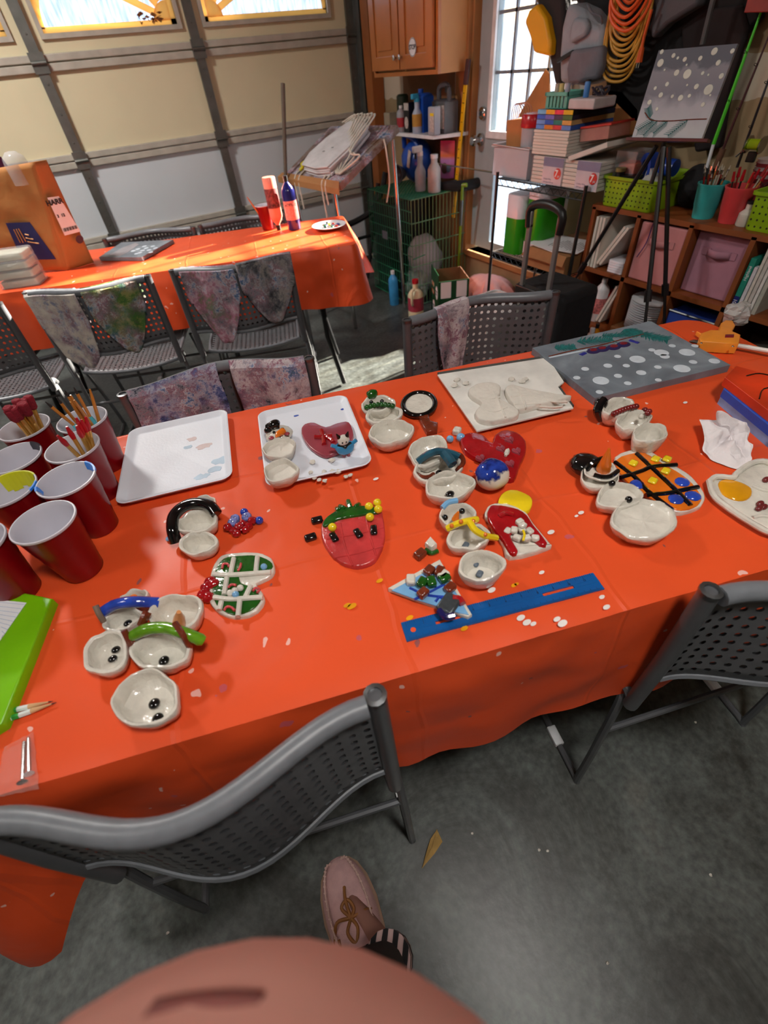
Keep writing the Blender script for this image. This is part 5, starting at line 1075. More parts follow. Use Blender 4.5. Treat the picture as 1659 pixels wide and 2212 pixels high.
# --- pencils
for (a_, b_, lb, zz_) in (((5, 1540), (115, 1514), 'white patterned pencil, the upper of the pair at the left edge', 0), ((5, 1558), (122, 1517), 'white patterned pencil, the lower of the pair at the left edge', 0)):
    p0, p1 = G(*a_, Z + .0042), G(*b_, Z + .0042); d = (p1 - p0).normalized(); l = 0.12; p0 = p1 - d * l
    t = thing('pencil', lb, 'pencil', p0)
    part('barrel', MB().tube([p0, p0 + d * l * .74], 0.0038, 6), mat('holiday_pencil_wrap', (220, 226, 222), 0.3, 0, 0.05), t)
    part('sharpened_wood', MB().tube([p0 + d * l * .74, p0 + d * l * .95], [0.0038, 0.001], 8), mat('cedar', (206, 164, 118), 0.7), t)
    part('lead', MB().tube([p0 + d * l * .95, p1], [0.001, 0.0002], 6), M_ink, t)
    for k in range(3): part('print_band', MB().tube([p0 + d * l * (.15 + .2 * k), p0 + d * l * (.22 + .2 * k)], 0.0040, 6), mat('blue_print', (90, 170, 220), 0.4) if k == 1 else mat('green_print', (50, 150, 60), 0.4), t)
# --- bag of screws
t = thing('screw_bag', 'small clear zip bag holding two long screws at the table corner', 'plastic bag', base((40, 1660)))
bg = P([(4, 1612), (68, 1578), (80, 1702), (-20, 1722)], Z + .006)
def bagz(a, b_):
    p = bg[3].lerp(bg[0], b_).lerp(bg[2].lerp(bg[1], b_), a); e = min(a, 1 - a, b_, 1 - b_)
    return Vector((p.x, p.y, Z + .002 + .010 * min(1, e * 5) + .003 * noise.noise(Vector((a * 7, b_ * 7, 0)))))
part('film', MB().grid(bagz, 14, 18), mat('zip_bag_film', (235, 225, 220), 0.08, 0, 0.02, 20, 0.5, 60, alpha=0.16), t)
for a_, b_, lb in (((61, 1592), (62, 1672), 'long silver screw with white collar, right one in the zip bag'), ((52, 1600), (48, 1690), 'long silver screw with washer, left one in the zip bag')):
    p0, p1 = G(*a_, Z + .005), G(*b_, Z + .005); s_ = thing('screw', lb, 'screw', p1); n_ = 40; d = p1 - p0
    part('threaded_shank', MB().tube([p0 + d * (k / n_) for k in range(n_ + 1)], [0.0008] + [0.0017 + 0.0006 * (k % 2) for k in range(n_)], 8), M_chrome, s_)
    dn = d.normalized(); part('screw_head', MB().tube([p1 - dn * .003, p1, p1 + dn * .0002], [.0022, .0058, .004], 12), M_white if '61' in str(a_) else M_chrome, s_)
# --- paint drips on the cloth near the ruler
random.seed(21); mb = MB()
for i, (u, v, r) in enumerate(((1215, 1347, .008), (1203, 1338, .006), (1138, 1345, .007), (1125, 1335, .007), (1370, 1060, 0), (1152, 1348, .005), (1040, 1265, .008), (1170, 1237, .005), (1062, 1275, .007), (1255, 1108, .006), (1245, 1115, .004), (812, 1035, .006), (1190, 1150, .007), (1480, 870, .006), (1300, 1290, .005), (1310, 1312, .006))):
    if r:
        c = G(u, v, Z + .0016); n_ = 12; mb.add([c + Vector((r * (1 + .6 * noise.noise(Vector((k, i, 0)))) * math.cos(2 * PI * k / n_), r * .6 * (1 + .6 * noise.noise(Vector((k, i, 5)))) * math.sin(2 * PI * k / n_), 0.0008)) for k in range(n_)], [tuple(range(n_))])
_cl = [o for o in bpy.data.objects if o.name == 'tablecloth'][0]
part('paint_drips', mb, mat('dried_white_paint', (232, 226, 222), 0.25), _cl, smooth=False, kind='stuff')
mb = MB()
for i, (u, v, r) in enumerate(((1003, 1358, .006), (1110, 1265, .005), (1116, 1262, .004), (885, 1335, .006), (760, 1310, .008), (750, 1308, .006), (820, 1255, .006))):
    c = G(u, v, Z + .0016); n_ = 12; mb.add([c + Vector((r * (1 + .5 * noise.noise(Vector((k, i, 0)))) * math.cos(2 * PI * k / n_), r * .6 * math.sin(2 * PI * k / n_), 0.0008)) for k in range(n_)], [tuple(range(n_))])
part('paint_drips', mb, mat('dried_yellow_paint', (236, 160, 20), 0.3), _cl, smooth=False, kind='stuff')
# ================================================================ BACKGROUND THINGS
ZZ = Vector((0, 0, 1))
def xpts(px, x): return [GX(u, v, x) for u, v in px]
def xslab(name, px, x, th, m, label, cat, group=None, bev=0.01, parent=None):      # outline facing the room, given thickness towards the wall
    pts = xpts(px, x); mb = MB().extr(pts[::-1], (th, 0, 0))
    if parent is not None: return part(name, mb, m, parent, bevel=bev)
    return solo(name, mb, m, label, cat, group, bevel=bev)
def bottle(c, r, h, m, mc, label, neck=0.35, shoulder=0.72, lab=None, sq=1.0, inv=False, cat='bottle', group=None, name='bottle', liquid=None):
    t = thing(name, label, cat, c, group)
    pr = [(r * .92, 0), (r, .004), (r, h * shoulder), (r * .8, h * (shoulder + .08)), (r * neck, h * (shoulder + .17)), (r * neck, h * .92)]
    cp = [(r * neck * 1.15, h * .90), (r * neck * 1.15, h), (0.001, h)]
    lb = [(r * 1.01, h * .2), (r * 1.012, h * .21), (r * 1.012, h * .55), (r * 1.01, h * .56)]
    if inv: f = lambda P_: [(a, h - z) for a, z in P_][::-1]; pr, cp, lb = f(pr), f(cp), f(lb)
    part('body', MB().lathe(pr, c, 20, ay=(0, sq, 0)), m, t)
    part('cap', MB().lathe(cp, c, 14, ay=(0, 1, 0)), mc, t)
    if lab is not None: part('paper_label', MB().lathe(lb, c, 20, ay=(0, sq, 0), capb=False, capt=False), lab, t)
    return t
M_lab = mat('product_label', (190, 182, 176), 0.6, 0, 0.3, 90)
M_bluep = mat('blue_plastic', (24, 74, 170), 0.3); M_navy = mat('navy_bottle', (28, 34, 110), 0.15, coat=0.4)

# --- wall cabinet
cabz0, cabz1 = 1.245, 1.95; cx0 = 2.1
t = thing('wall_cabinet', 'oak wall cabinet with two raised panel doors in the corner', 'cabinet', (W, 3.33, cabz0))
M_oak = mat('honey_oak', (176, 104, 48), 0.4, 0, 0.16, 5, coat=0.15); M_oak2 = mat('honey_oak_side', (196, 136, 78), 0.5, 0, 0.1, 5)
part('body', MB().box2((cx0 + 0.02, 2.963, cabz0), (W - 0.001, 3.70, cabz1)), M_oak2, t, smooth=False)
part('face_frame', MB().box2((cx0, 2.963, cabz0), (cx0 + 0.02, 3.70, cabz0 + .02)).box2((cx0, 2.963, cabz1 - .02), (cx0 + 0.02, 3.70, cabz1)).box2((cx0, 2.963, cabz0 + .02), (cx0 + .02, 2.985, cabz1 - .02)).box2((cx0, 3.678, cabz0 + .02), (cx0 + .02, 3.70, cabz1 - .02)), M_oak, t, smooth=False)
for (y0, y1, ky) in ((2.985, 3.325, 3.30), (3.338, 3.678, 3.365)):
    d = MB().box2((cx0 - .018, y0, cabz0 + .03), (cx0 - .003, y1, cabz1 - .02))
    dd = part('door', d, M_oak, t, smooth=False, bevel=0.004)
    fr = MB()
    for (a0, b0, a1, b1) in ((y0, cabz0 + .03, y1, cabz0 + .095), (y0, cabz1 - .085, y1, cabz1 - .02), (y0, cabz0 + .09, y0 + .06, cabz1 - .08), (y1 - .06, cabz0 + .09, y1, cabz1 - .08)): fr.box2((cx0 - .026, a0, b0), (cx0 - .0181, a1, b1))
    part('stile_frame', fr, M_oak, dd, smooth=False, bevel=0.003)
    part('raised_panel', MB().box2((cx0 - .024, y0 + .085, cabz0 + .12), (cx0 - .018, y1 - .085, cabz1 - .11)), M_oak, dd, smooth=False, bevel=0.005)
    part('knob', MB().lathe([(.006, 0), (.005, .010), (.012, .018), (.012, .024), (.001, .028)], (cx0 - .026, ky, cabz0 + .085), 14, ax=(0, 1, 0), ay=(0, 0, 1), az=(-1, 0, 0)), M_chrome, dd)
sp = GX(891, 102, cx0 - .026)
stk = part('round_sticker', MB().lathe([(0.040, 0), (0.040, .0012)], sp, 28, ax=(0, -1, 0), ay=(0, 0, 1), az=(-1, 0, 0)), M_white, t, smooth=False)
text_mesh('STOP', 0.028, sp + Vector((-.0013, 0, 0)), (0, -1, 0), (0, 0, 1), M_ink, stk, bold=0.001)
part('sticker_ring', MB().tube([sp + Vector((-.0013, math.cos(a) * .037, math.sin(a) * .037)) for a in [2 * PI * k / 28 for k in range(28)]], .0012, 4, closed=True), M_ink, stk)
struct('trim_6', MB().box2((W - 0.012, 2.80, 1.05) if False else (W - 0.012, 3.10, 0.66), (W - 0.001, 3.72, 1.24)), mat('dim_plywood', (120, 86, 56), 0.8, 0, 0.15, 5), smooth=False)
# switch plate
pc = GX(992, 175, 2.335); t = thing('wall_outlet', 'cream outlet plate with two sockets under the oak cabinet', 'outlet', pc)
part('plate', MB().box(pc, (.008, .075, .115)), mat('cream_plate', (190, 170, 150), 0.5), t, smooth=False, bevel=.002)
for s_ in (-1, 1): part('socket', MB().box(pc + Vector((-.005, 0, s_ * .026)), (.004, .028, .030)), mat('brownish_socket', (150, 120, 104), 0.5), t, smooth=False, bevel=.002)

# --- corner shelf with bottles
t = thing('corner_shelf', 'white laminate shelf below the oak cabinet holding bottles', 'shelf', (2.2, 3.3, .955))
part('board', MB().prism([(2.1, 3.016), (2.1, 3.70), (W - .013, 3.70), (W - .013, 2.945), (2.27, 2.945)], .950, .968), M_white, t, smooth=False)
part('bracket', MB().box2((2.30, 3.06, .86), (2.335, 3.08, .95)).box2((2.30, 3.62, .86), (2.335, 3.64, .95)), M_wood2, t, smooth=False)
sz = .9685
def sp_(u, v, x=2.16): q = GX(u, v, x); return Vector((x, q.y, sz))
bottle(sp_(868, 290, 2.13), .030, .135, mat('grey_bottle', (150, 150, 156), .4), M_white, 'slim grey bottle with white cap and red label, left on corner shelf', lab=mat('red_label', (170, 40, 50), .5))
q = sp_(886, 290, 2.15); t = thing('boxed_cleaner', 'black carton with pale oval label between the bottles on the corner shelf', 'box', q)
part('carton', MB().box(q + ZZ * .075, (.05, .06, .15)), M_black, t, smooth=False); part('front_label', MB().lathe([(.022, 0), (.022, .001)], q + Vector((-.026, 0, .05)), 18, ax=(0, 1, 0), ay=(0, 0, 1.4), az=(-1, 0, 0)), M_lab, t, smooth=False)
part('top_label', MB().box(q + Vector((-.026, 0, .13)), (.001, .055, .035)), M_lab, t, smooth=False)
q = sp_(902, 290, 2.14); t = bottle(q, .032, .17, mat('pale_spray_bottle', (170, 180, 200), .35), mat('turquoise_cap', (50, 160, 200), .4), 'translucent spray bottle with turquoise top on corner shelf', neck=.5, shoulder=.55, lab=mat('orange_label', (190, 140, 60), .5))
part('nozzle', MB().box(q + Vector((-.015, 0, .18)), (.05, .022, .026)), mat('turquoise_cap', (0, 0, 0)), t, bevel=.004)
q = sp_(914, 288, 2.19); t = thing('oil_jug', 'tall royal blue oil jug on the corner shelf', 'bottle', q)
part('body', MB().prism([(q.x - .03, q.y - .05), (q.x + .05, q.y - .05), (q.x + .05, q.y + .05), (q.x - .03, q.y + .05)], sz, sz + .19, .03), M_bluep, t); part('cap', MB().lathe([(.016, 0), (.016, .02)], q + Vector((0, .02, .19)), 12), M_bluep, t)
part('front_label', MB().box(q + Vector((-.031, 0, .06)), (.001, .05, .07)), M_lab, t, smooth=False)
q = sp_(958, 287, 2.21); t = thing('oil_jug', 'large dark grey jug with handle opening at right of corner shelf', 'bottle', q); M_dg = mat('dark_grey_jug', (78, 78, 84), .35)
part('body', MB().prism([(q.x - .04, q.y - .065), (q.x + .06, q.y - .065), (q.x + .06, q.y + .065), (q.x - .04, q.y + .065)], sz, sz + .16, .02), M_dg, t)
part('handle', MB().tube(smoothpath([q + Vector((0, .05, .155)), q + Vector((0, .045, .21)), q + Vector((0, -.02, .225)), q + Vector((0, -.05, .20)), q + Vector((0, -.055, .15))], 4), .014, 8), M_dg, t)
part('cap', MB().lathe([(.018, 0), (.018, .03)], q + Vector((0, -.04, .19)), 12), M_black, t); part('front_label', MB().box(q + Vector((-.041, -.03, .08)), (.001, .06, .11)), M_lab, t, smooth=False)
q = sp_(938, 290, 2.12); t = thing('fluid_bottle', 'square clear bottle half full of dark blue liquid with yellow and white label', 'bottle', q)
part('liquid', MB().box(q + ZZ * .035, (.045, .06, .07)), mat('dark_blue_liquid', (54, 70, 96), .15), t, bevel=.004); part('body', MB().box(q + ZZ * .068, (.05, .066, .135)), M_frost, t, bevel=.006)
part('cap', MB().lathe([(.013, 0), (.013, .022)], q + ZZ * .136, 12), M_black, t); part('front_label', MB().box(q + Vector((-.027, -.012, .055)), (.001, .04, .075)), M_lab, t, smooth=False); part('yellow_label', MB().box(q + Vector((-.0275, -.012, .10)), (.001, .04, .014)), M_yelg, t, smooth=False)
q = sp_(845, 290, 2.2); solo('small_box', MB().box(q + ZZ * .045, (.06, .08, .09)), mat('beige_box', (150, 140, 120), .7), 'plain beige box at the far left of the corner shelf', 'box', smooth=False, bevel=.003)
q = sp_(880, 285, 2.27); solo('dark_can', MB().lathe([(.04, 0), (.042, .17), (.03, .18), (.001, .18)], q + Vector((0, .05, 0)), 18), mat('dark_green_can', (24, 40, 26), .4), 'tall dark green container in shadow at the back of the corner shelf', 'can')

# --- green wire crate
cgx0, cgx1, cgy0, cgy1, cgh = 1.875, 2.33, 2.94, 3.52, .665
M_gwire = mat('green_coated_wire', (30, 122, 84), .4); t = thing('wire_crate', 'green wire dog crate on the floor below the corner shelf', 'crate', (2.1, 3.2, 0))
def wgrid(a, b_, c_, nu, nv, r):          # grid of wires over the parallelogram a, a+b_, a+c_
    mb = MB(); a, b_, c_ = Vector(a), Vector(b_), Vector(c_)
    for i in range(nu + 1): mb.tube([a + b_ * (i / nu), a + b_ * (i / nu) + c_], r, 4, cap=False)
    for j in range(nv + 1): mb.tube([a + c_ * (j / nv), a + c_ * (j / nv) + b_], r * 1.2, 4, cap=False)
    return mb
lx, ly = cgx1 - cgx0, cgy1 - cgy0
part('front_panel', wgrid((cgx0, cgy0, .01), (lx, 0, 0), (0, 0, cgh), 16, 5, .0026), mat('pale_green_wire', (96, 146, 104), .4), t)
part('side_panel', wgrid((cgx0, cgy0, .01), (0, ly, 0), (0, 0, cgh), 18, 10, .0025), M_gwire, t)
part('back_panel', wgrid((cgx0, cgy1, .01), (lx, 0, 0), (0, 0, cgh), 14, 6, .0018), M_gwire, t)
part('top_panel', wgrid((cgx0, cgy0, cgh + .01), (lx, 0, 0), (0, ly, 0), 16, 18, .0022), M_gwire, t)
part('floor_tray', MB().box2((cgx0 + .01, cgy0 + .01, .004), (cgx1, cgy1, .02)), M_black, t, smooth=False)
part('tag_plate', MB().box((cgx0 - .004, 3.3, .42), (.003, .07, .05)), mat('grey_tag', (130, 134, 150), .5), t, smooth=False)
part('latch', MB().tube([(cgx0 + .0, cgy0 - .006, .33), (cgx0 + .1, cgy0 - .006, .34)], .004, 6), M_gwire, t)
ctz = cgh + .0125
solo('crate_shade_box', MB().box2((1.90, 3.30, .022), (2.30, 3.50, .60)), mat('crate_shade_black', (20, 26, 26), .5), 'tall black box added inside the green crate to darken its back', 'tub', smooth=False, bevel=.01)  # added black box, stands in for the shade inside the crate
solo('bubble_wrap_bag', MB().ball((2.12, 3.16, .215), (.13, .12, .19), 20, 12, None, .25, 3), mat('bubble_wrap', (206, 206, 214), .3, 0, .08, 120, .8, 160, alpha=.85), 'white bubble wrap bag slumped inside the green crate', 'bag')
def folds(c, r, seed, amp=.35): 
    mb = MB(); mb.ball(c, r, 36, 16)
    for v in mb.v: d = (v - Vector(c)); w_ = 1 + amp * .5 * math.sin(math.atan2(d.y, d.x) * 11 + d.z * 20 + seed) * (1 - abs(d.z) / r[2] * .6) * .35; v.x = c[0] + d.x * w_; v.y = c[1] + d.y * w_; v.z = c[2] + d.z * (1 + .12 * noise.noise(d * 9 + Vector((seed, 0, 0))))
    return mb
pcq = GX(1052, 583, 2.17)
solo('pink_cloth', folds((2.19, pcq.y + .0, .13), (.15, .19, .13), 2, 1.6), mat('pale_pink_cloth', (214, 160, 156), .85, 0, .08, 8), 'pale pink folded cloth bundle beside the crate under the bright door', 'cloth')
solo('plastic_bag', MB().ball((1.99, 3.06, .11), (.09, .09, .09), 16, 10, None, .5, 6), mat('clear_crinkle_bag', (170, 186, 180), .2, 0, .15, 60, .8, 60, alpha=.55), 'crumpled clear plastic bag at the near left corner inside the crate', 'plastic bag')
# things on the crate
def ct(u, v): return G(u, v, ctz)
q = ct(905, 402); q = Vector((2.07, 3.04, ctz)); pp = GX(908, 380, 2.07); q.y = pp.y
t = bottle(Vector((2.07, max(2.99, pp.y), ctz)), .036, .21, mat('clear_spray', (176, 188, 200), .3), M_white, 'clear trigger spray bottle standing on the green crate', neck=.5, shoulder=.5)
b0 = t.location; part('trigger_head', MB().box(b0 + Vector((-.02, 0, .225)), (.07, .025, .035)), M_white, t, bevel=.006); part('trigger', MB().box(b0 + Vector((-.035, 0, .195)), (.012, .014, .04)), M_ink, t, bevel=.003)
pp = GX(934, 375, 2.1); bottle(Vector((2.1, max(2.99, pp.y - .02), ctz)), .042, .20, mat('milky_bottle', (190, 186, 186), .4), M_white, 'milky white round bottle beside the spray bottle on the crate', neck=.5, shoulder=.62)
t = thing('water_jug', 'blue water jug with grey spout and white label below the corner shelf', 'jug', (2.2, 3.42, ctz))
part('body', MB().ball((2.22, 3.38, ctz + .125), (.10, .13, .125), 20, 12, None, .08, 2), M_bluep, t); part('handle', MB().tube(smoothpath([(2.18, 3.48, ctz + .2), (2.16, 3.44, ctz + .27), (2.17, 3.34, ctz + .25), (2.18, 3.30, ctz + .2)], 4), .016, 8), M_bluep, t)
part('grey_funnel', MB().lathe([(.03, .0), (.05, .04), (.056, .05), (.050, .05), (.028, .005)], (2.13, 3.42, ctz + .065), 20, ax=(0, 1, 0), ay=(0, 0, 1), az=(-1, 0, 0)), mat('dark_grey_funnel', (80, 80, 84), .4), t)
part('white_label', MB().box((2.118, 3.33, ctz + .15), (.004, .03, .10), R=Matrix.Rotation(.3, 3, 'X')), M_lab, t, smooth=False)
pp = GX(970, 388, 2.12); q = Vector((2.05, 2.985, ctz))
mb = MB().tube(smoothpath([G(945, 401, .70), G(985, 402, .705), G(1020, 398, .70), G(1062, 385, .70)], 5), [.022] * 4 + [.03] * 12, 10)
solo('black_roll', mb, M_darkcloth, 'black rolled bag lying across the crate top behind the green handled tool', 'bag')
pb = G(966, 384, .725); pt = GX(968, 303, pb.x + .01); hh = pt.z - pb.z
t = thing('treat_pouch', 'pink and orange pet treat pouch standing on the black roll', 'pouch', pb)
m, nt, b, nd, L = nodes('pink_orange_print'); tc = nd('ShaderNodeTexCoord'); sx = nd('ShaderNodeSeparateXYZ'); L(tc.outputs['Generated'], sx.inputs[0])
r1 = ramp(nd, [(0.0, (170, 90, 160)), (0.25, (190, 120, 170)), (0.5, (200, 130, 190)), (0.6, (240, 120, 60)), (0.75, (244, 110, 120)), (1.0, (240, 70, 130))]); L(sx.outputs[2], r1.inputs[0]); L(r1.outputs[0], b.inputs['Base Color']); b.inputs['Roughness'].default_value = .3
wv = Vector((.45, -.9, 0)).normalized(); wd = .052
part('pouch_body', MB().grid(lambda a, c_: pb + wv * ((a * 2 - 1) * wd) + ZZ * (hh * c_) + Vector((-.9, -.45, 0)) * (.022 * math.cos((a - .5) * PI) * (1 - c_) ** .6 + .001), 12, 14).grid(lambda a, c_: pb + wv * ((1 - a * 2) * wd) + ZZ * (hh * c_) - Vector((-.9, -.45, 0)) * (.022 * math.cos((a - .5) * PI) * (1 - c_) ** .6), 12, 14), m, t)
fq = pb + Vector((-.9, -.45, 0)) * .024
part('picture_patch', MB().ball(fq + ZZ * hh * .28 + wv * -.01, (.006, .024, .030), 14, 8, Matrix.Rotation(.46, 3, 'Z')), mat('brown_patch', (96, 60, 56), .4), t); part('picture_patch', MB().ball(fq + ZZ * hh * .28 + wv * .022, (.006, .018, .022), 14, 8, Matrix.Rotation(.46, 3, 'Z')), mat('slate_patch', (110, 118, 140), .4), t)
# green weeding tool
wp = G(990, 578, .20); tp = Vector((wp.x - .03, wp.y - .02, 0)); tq = GX(999, 402, tp.x)
t = thing('weeding_tool', 'lime green long-handled tool with black T grip standing in the variety box', 'garden tool', wp); M_lgt = mat('olive_green_shaft', (110, 140, 30), .35)
top = Vector((tp.x, tq.y, tq.z))
part('shaft', MB().tube([wp, top], .009, 10), M_lgt, t); part('silver_sleeve', MB().tube([wp.lerp(top, .55), wp.lerp(top, .85)], .0115, 10), M_steel, t)
part('cross_arm', MB().tube([top + Vector((-.02, .05, .0)), top + Vector((.02, -.02, .005))], .012, 10), M_lgt, t)
part('grip', MB().tube([GX(945, 402, tp.x - .02), GX(952, 400, tp.x - .02), GX(985, 394, tp.x - .01)], [.014, .017, .015], 12), M_black, t)
part('metal_rod', MB().tube([wp + Vector((.02, -.01, .1)), top + Vector((.022, -.012, -.02))], .002, 6), M_steel, t)
solo('metal_rod', MB().tube([GX(938, 352, 2.2), GX(1062, 372, 2.12)], .004, 8), M_chrome, 'thin silver rod lying level between crate and wire shelf', 'rod')
# yellow measuring stick
t = thing('level_stick', 'yellow measuring stick with dark red grip leaning on the wall beside the door', 'level', GX(978, 470, 2.26))
a_, b_, c_ = GX(978, 470, 2.24), GX(1005, 178, 2.275), GX(1011, 128, 2.28)
part('yellow_blade', MB().extr([a_ + Vector((0, .014, 0)), a_ - Vector((0, .014, 0)), b_ - Vector((0, .014, 0)), b_ + Vector((0, .014, 0))], (.008, 0, 0)), mat('safety_yellow', (232, 180, 0), .4), t, smooth=False)
part('grip', MB().tube([b_ + Vector((.004, 0, -.01)), c_ + Vector((.004, 0, 0))], .016, 8), mat('dark_maroon_grip', (66, 34, 36), .5), t)
mb = MB()
for i in range(14): q = a_.lerp(b_, .1 + i * .064); mb.box(q + Vector((-.0006, .004 * (i % 2), 0)), (.001, .016 if i % 3 == 0 else .008, .004))
part('tick_marks', mb, M_ink, t, smooth=False, kind='stuff')

# --- drafting table with apron pile
c0, c1, c2, c3 = Vector((1.221, 3.38, .865)), Vector((1.333, 2.83, .855)), Vector((1.83, 2.984, 1.05)), Vector((1.64, 3.50, 1.05))
t = thing('drafting_table', 'tilted paint-splattered wooden drafting table on chrome legs', 'table', (1.5, 3.15, 0))
up_ = (c1 - c0).cross(c2 - c1).normalized(); up_ = up_ if up_.z > 0 else -up_
part('tilted_board', MB().extr([c0, c1, c2, c3], -up_ * .035), blotch('painted_board', [(0.25, (60, 46, 40)), (0.42, (110, 80, 60)), (0.52, (130, 116, 108)), (0.6, (90, 60, 46)), (0.75, (150, 146, 150))], 7, 31), t, smooth=False)
part('pencil_ledge', MB().extr([c0 + Vector((-.03, .05, -.01)), c1 + Vector((-.012, -.01, -.02)), c1 + Vector((0, 0, .012)), c0 + Vector((0, .03, .01))], (0, 0, -.03)), M_wood2, t, smooth=False)
for q in (c0.lerp(c1, .15), c0.lerp(c1, .9), c1.lerp(c2, .9), c0.lerp(c3, .85)): part('leg', MB().tube([q - ZZ * .04, Vector((q.x + .03, q.y, .01))], .012, 10), M_chrome, t)
part('stretcher', MB().tube([c0.lerp(c1, .15) * 1.0 - ZZ * .62, c0.lerp(c1, .9) - ZZ * .62], .008, 8), M_chrome, t)
M_apw = mat('white_apron_cloth', (206, 204, 206), .85, 0, .12, 14, .2, 40); M_tie = mat('apron_cord', (206, 200, 186), .8)
e1, e2 = (c1 - c0), (c3 - c0)
def bp_(a, b_, h_): return c0 + e1 * a + e2 * b_ + up_ * h_
for k in range(6):
    o_ = .015 * math.sin(k * 2.1); outl = [(.36, .08), (.62, .05), (.80, .10), (.84, .5), (.80, .86), (.62, .98), (.45, .92), (.34, .6), (.30, .3)]
    mb = MB(); n_ = len(outl); lo = [bp_(a + o_, b_ + o_ * .6, .001 + k * .009) for a, b_ in outl]; hi = [p + up_ * .008 for p in lo]
    mb.add(lo + hi, [tuple(range(n_))[::-1], tuple(range(n_, 2 * n_))] + [(i, (i + 1) % n_, n_ + (i + 1) % n_, n_ + i) for i in range(n_)])
    o = solo('folded_apron', mb, M_apw, ['folded white apron, bottom of the pile on the drafting table', 'folded white apron second from the bottom of the pile', 'folded white apron third from the bottom of the pile', 'folded white apron third from the top of the pile', 'folded white apron just under the top one of the pile', 'folded white apron with ink marks on top of the pile'][k], 'apron', 'folded white aprons on the drafting table', bevel=.003)
    ap_last = o
mb = MB()
for k in range(7):
    a = .45 + .05 * k; mb.tube(smoothpath([bp_(a - .1, .9, .05), bp_(a, 1.0 + .02 * (k % 3), .06), bp_(a + .12, .94, .075), bp_(a + .16, .7 - .05 * k, .05), bp_(a + .10 + .03 * k, .4, .03), bp_(.86 + .01 * k, .12, .012)], 6), .0045, 6)
for (a, b_, dz) in ((.22, .02, .13), (.30, .02, .17), (.72, .02, .19), (.78, .02, .12)): p_ = bp_(a, b_, .005); mb.tube(smoothpath([p_ + (c3 - c0) * .15, p_, p_ + Vector((-.02, -.01, -.04)), p_ + Vector((-.015, -.01, -dz))], 4), .0045, 6)
part('apron_ties', mb, M_tie, ap_last, kind='stuff')
part('cloth_ties', MB().tube(smoothpath([c2.lerp(c1, .25), c2.lerp(c1, .25) + Vector((-.0, -.02, -.05)), c2.lerp(c1, .25) + Vector((.01, -.02, -.20)), c2.lerp(c1, .27) + Vector((-.01, -.02, -.30))], 4), .005, 6), M_tie, ap_last)
part('ink_marks', MB().box(bp_(.52, .34, .0555), (.03, .006, .001), .4).box(bp_(.6, .42, .0555), (.02, .006, .001), .2), M_ink, ap_last, smooth=False, kind='stuff')
solo('yellow_tie', MB().tube(smoothpath([bp_(.22, .1, .006), bp_(.24, .16, .012), bp_(.17, .2, .010), bp_(.2, .26, .012)], 4), .009, 8), mat('bright_yellow_cord', (210, 200, 30), .5), 'bright yellow rag twist lying on the left of the drafting table', 'rag')
solo('broom_handle', MB().tube([GY(624, 470, 3.30), GY(617, 380, 3.32), GY(611, 180, 3.36)], [.010, .011, .012], 10), mat('grey_wood_pole', (96, 84, 72), .7, 0, .2, 14), 'upright worn wooden broom handle in front of the garage door', 'broom')
bpy.data.objects['broom_handle'].location.z += 0
solo('black_stool_frame', MB().tube(smoothpath([(1.66, 3.75, .42), (1.86, 3.74, .44), (2.02, 3.72, .50), (2.10, 3.70, .62), (2.14, 3.70, .72)], 5), .022, 8).tube([(1.70, 3.75, .31), (2.12, 3.72, .33)], .012, 8).tube([(2.08, 3.72, .66), (1.92, 3.74, .01)], .016, 8).tube([(2.0, 3.72, .45), (2.14, 3.72, .01)], .016, 8), M_black, 'black metal frame of folded equipment standing by the garage door track', 'metal frame')

# --- wire shelf
wx0, wx1, wy0, wy1 = 1.955, 2.325, 1.645, 2.225
M_bwire = mat('black_wire', (26, 26, 28), .4); t = thing('wire_shelf', 'black wire shelving unit in front of the entry door', 'shelf', (2.14, 1.93, 0))
for (x, y) in ((wx0, wy0), (wx0, wy1), (wx1, wy0), (wx1, wy1)): part('post', MB().tube([(x, y, .005), (x, y, .872)], .0085, 10), M_bwire, t)
for z in (.845, .50, .12):
    mb = wgrid((wx0, wy0, z), (wx1 - wx0, 0, 0), (0, wy1 - wy0, 0), 8, 34, .0016)
    zig = []
    n_ = 26
    for i in range(n_ + 1): zig.append(Vector((wx0 - .001, wy0 + (wy1 - wy0) * i / n_, z - (.002 if i % 2 else .026))))
    mb.tube(zig, .002, 4, cap=False).tube([(wx0, wy0, z), (wx0, wy1, z)], .0032, 6).tube([(wx0, wy0, z - .028), (wx0, wy1, z - .028)], .0032, 6)
    part('wire_deck', mb, M_bwire, t)
sz = .849
def boxx(name, y0, y1, z0, z1, x0, x1, m, parent, **kw): return part(name, MB().box2((x0, y0, z0), (x1, y1, z1)), m, parent, smooth=False, **kw)
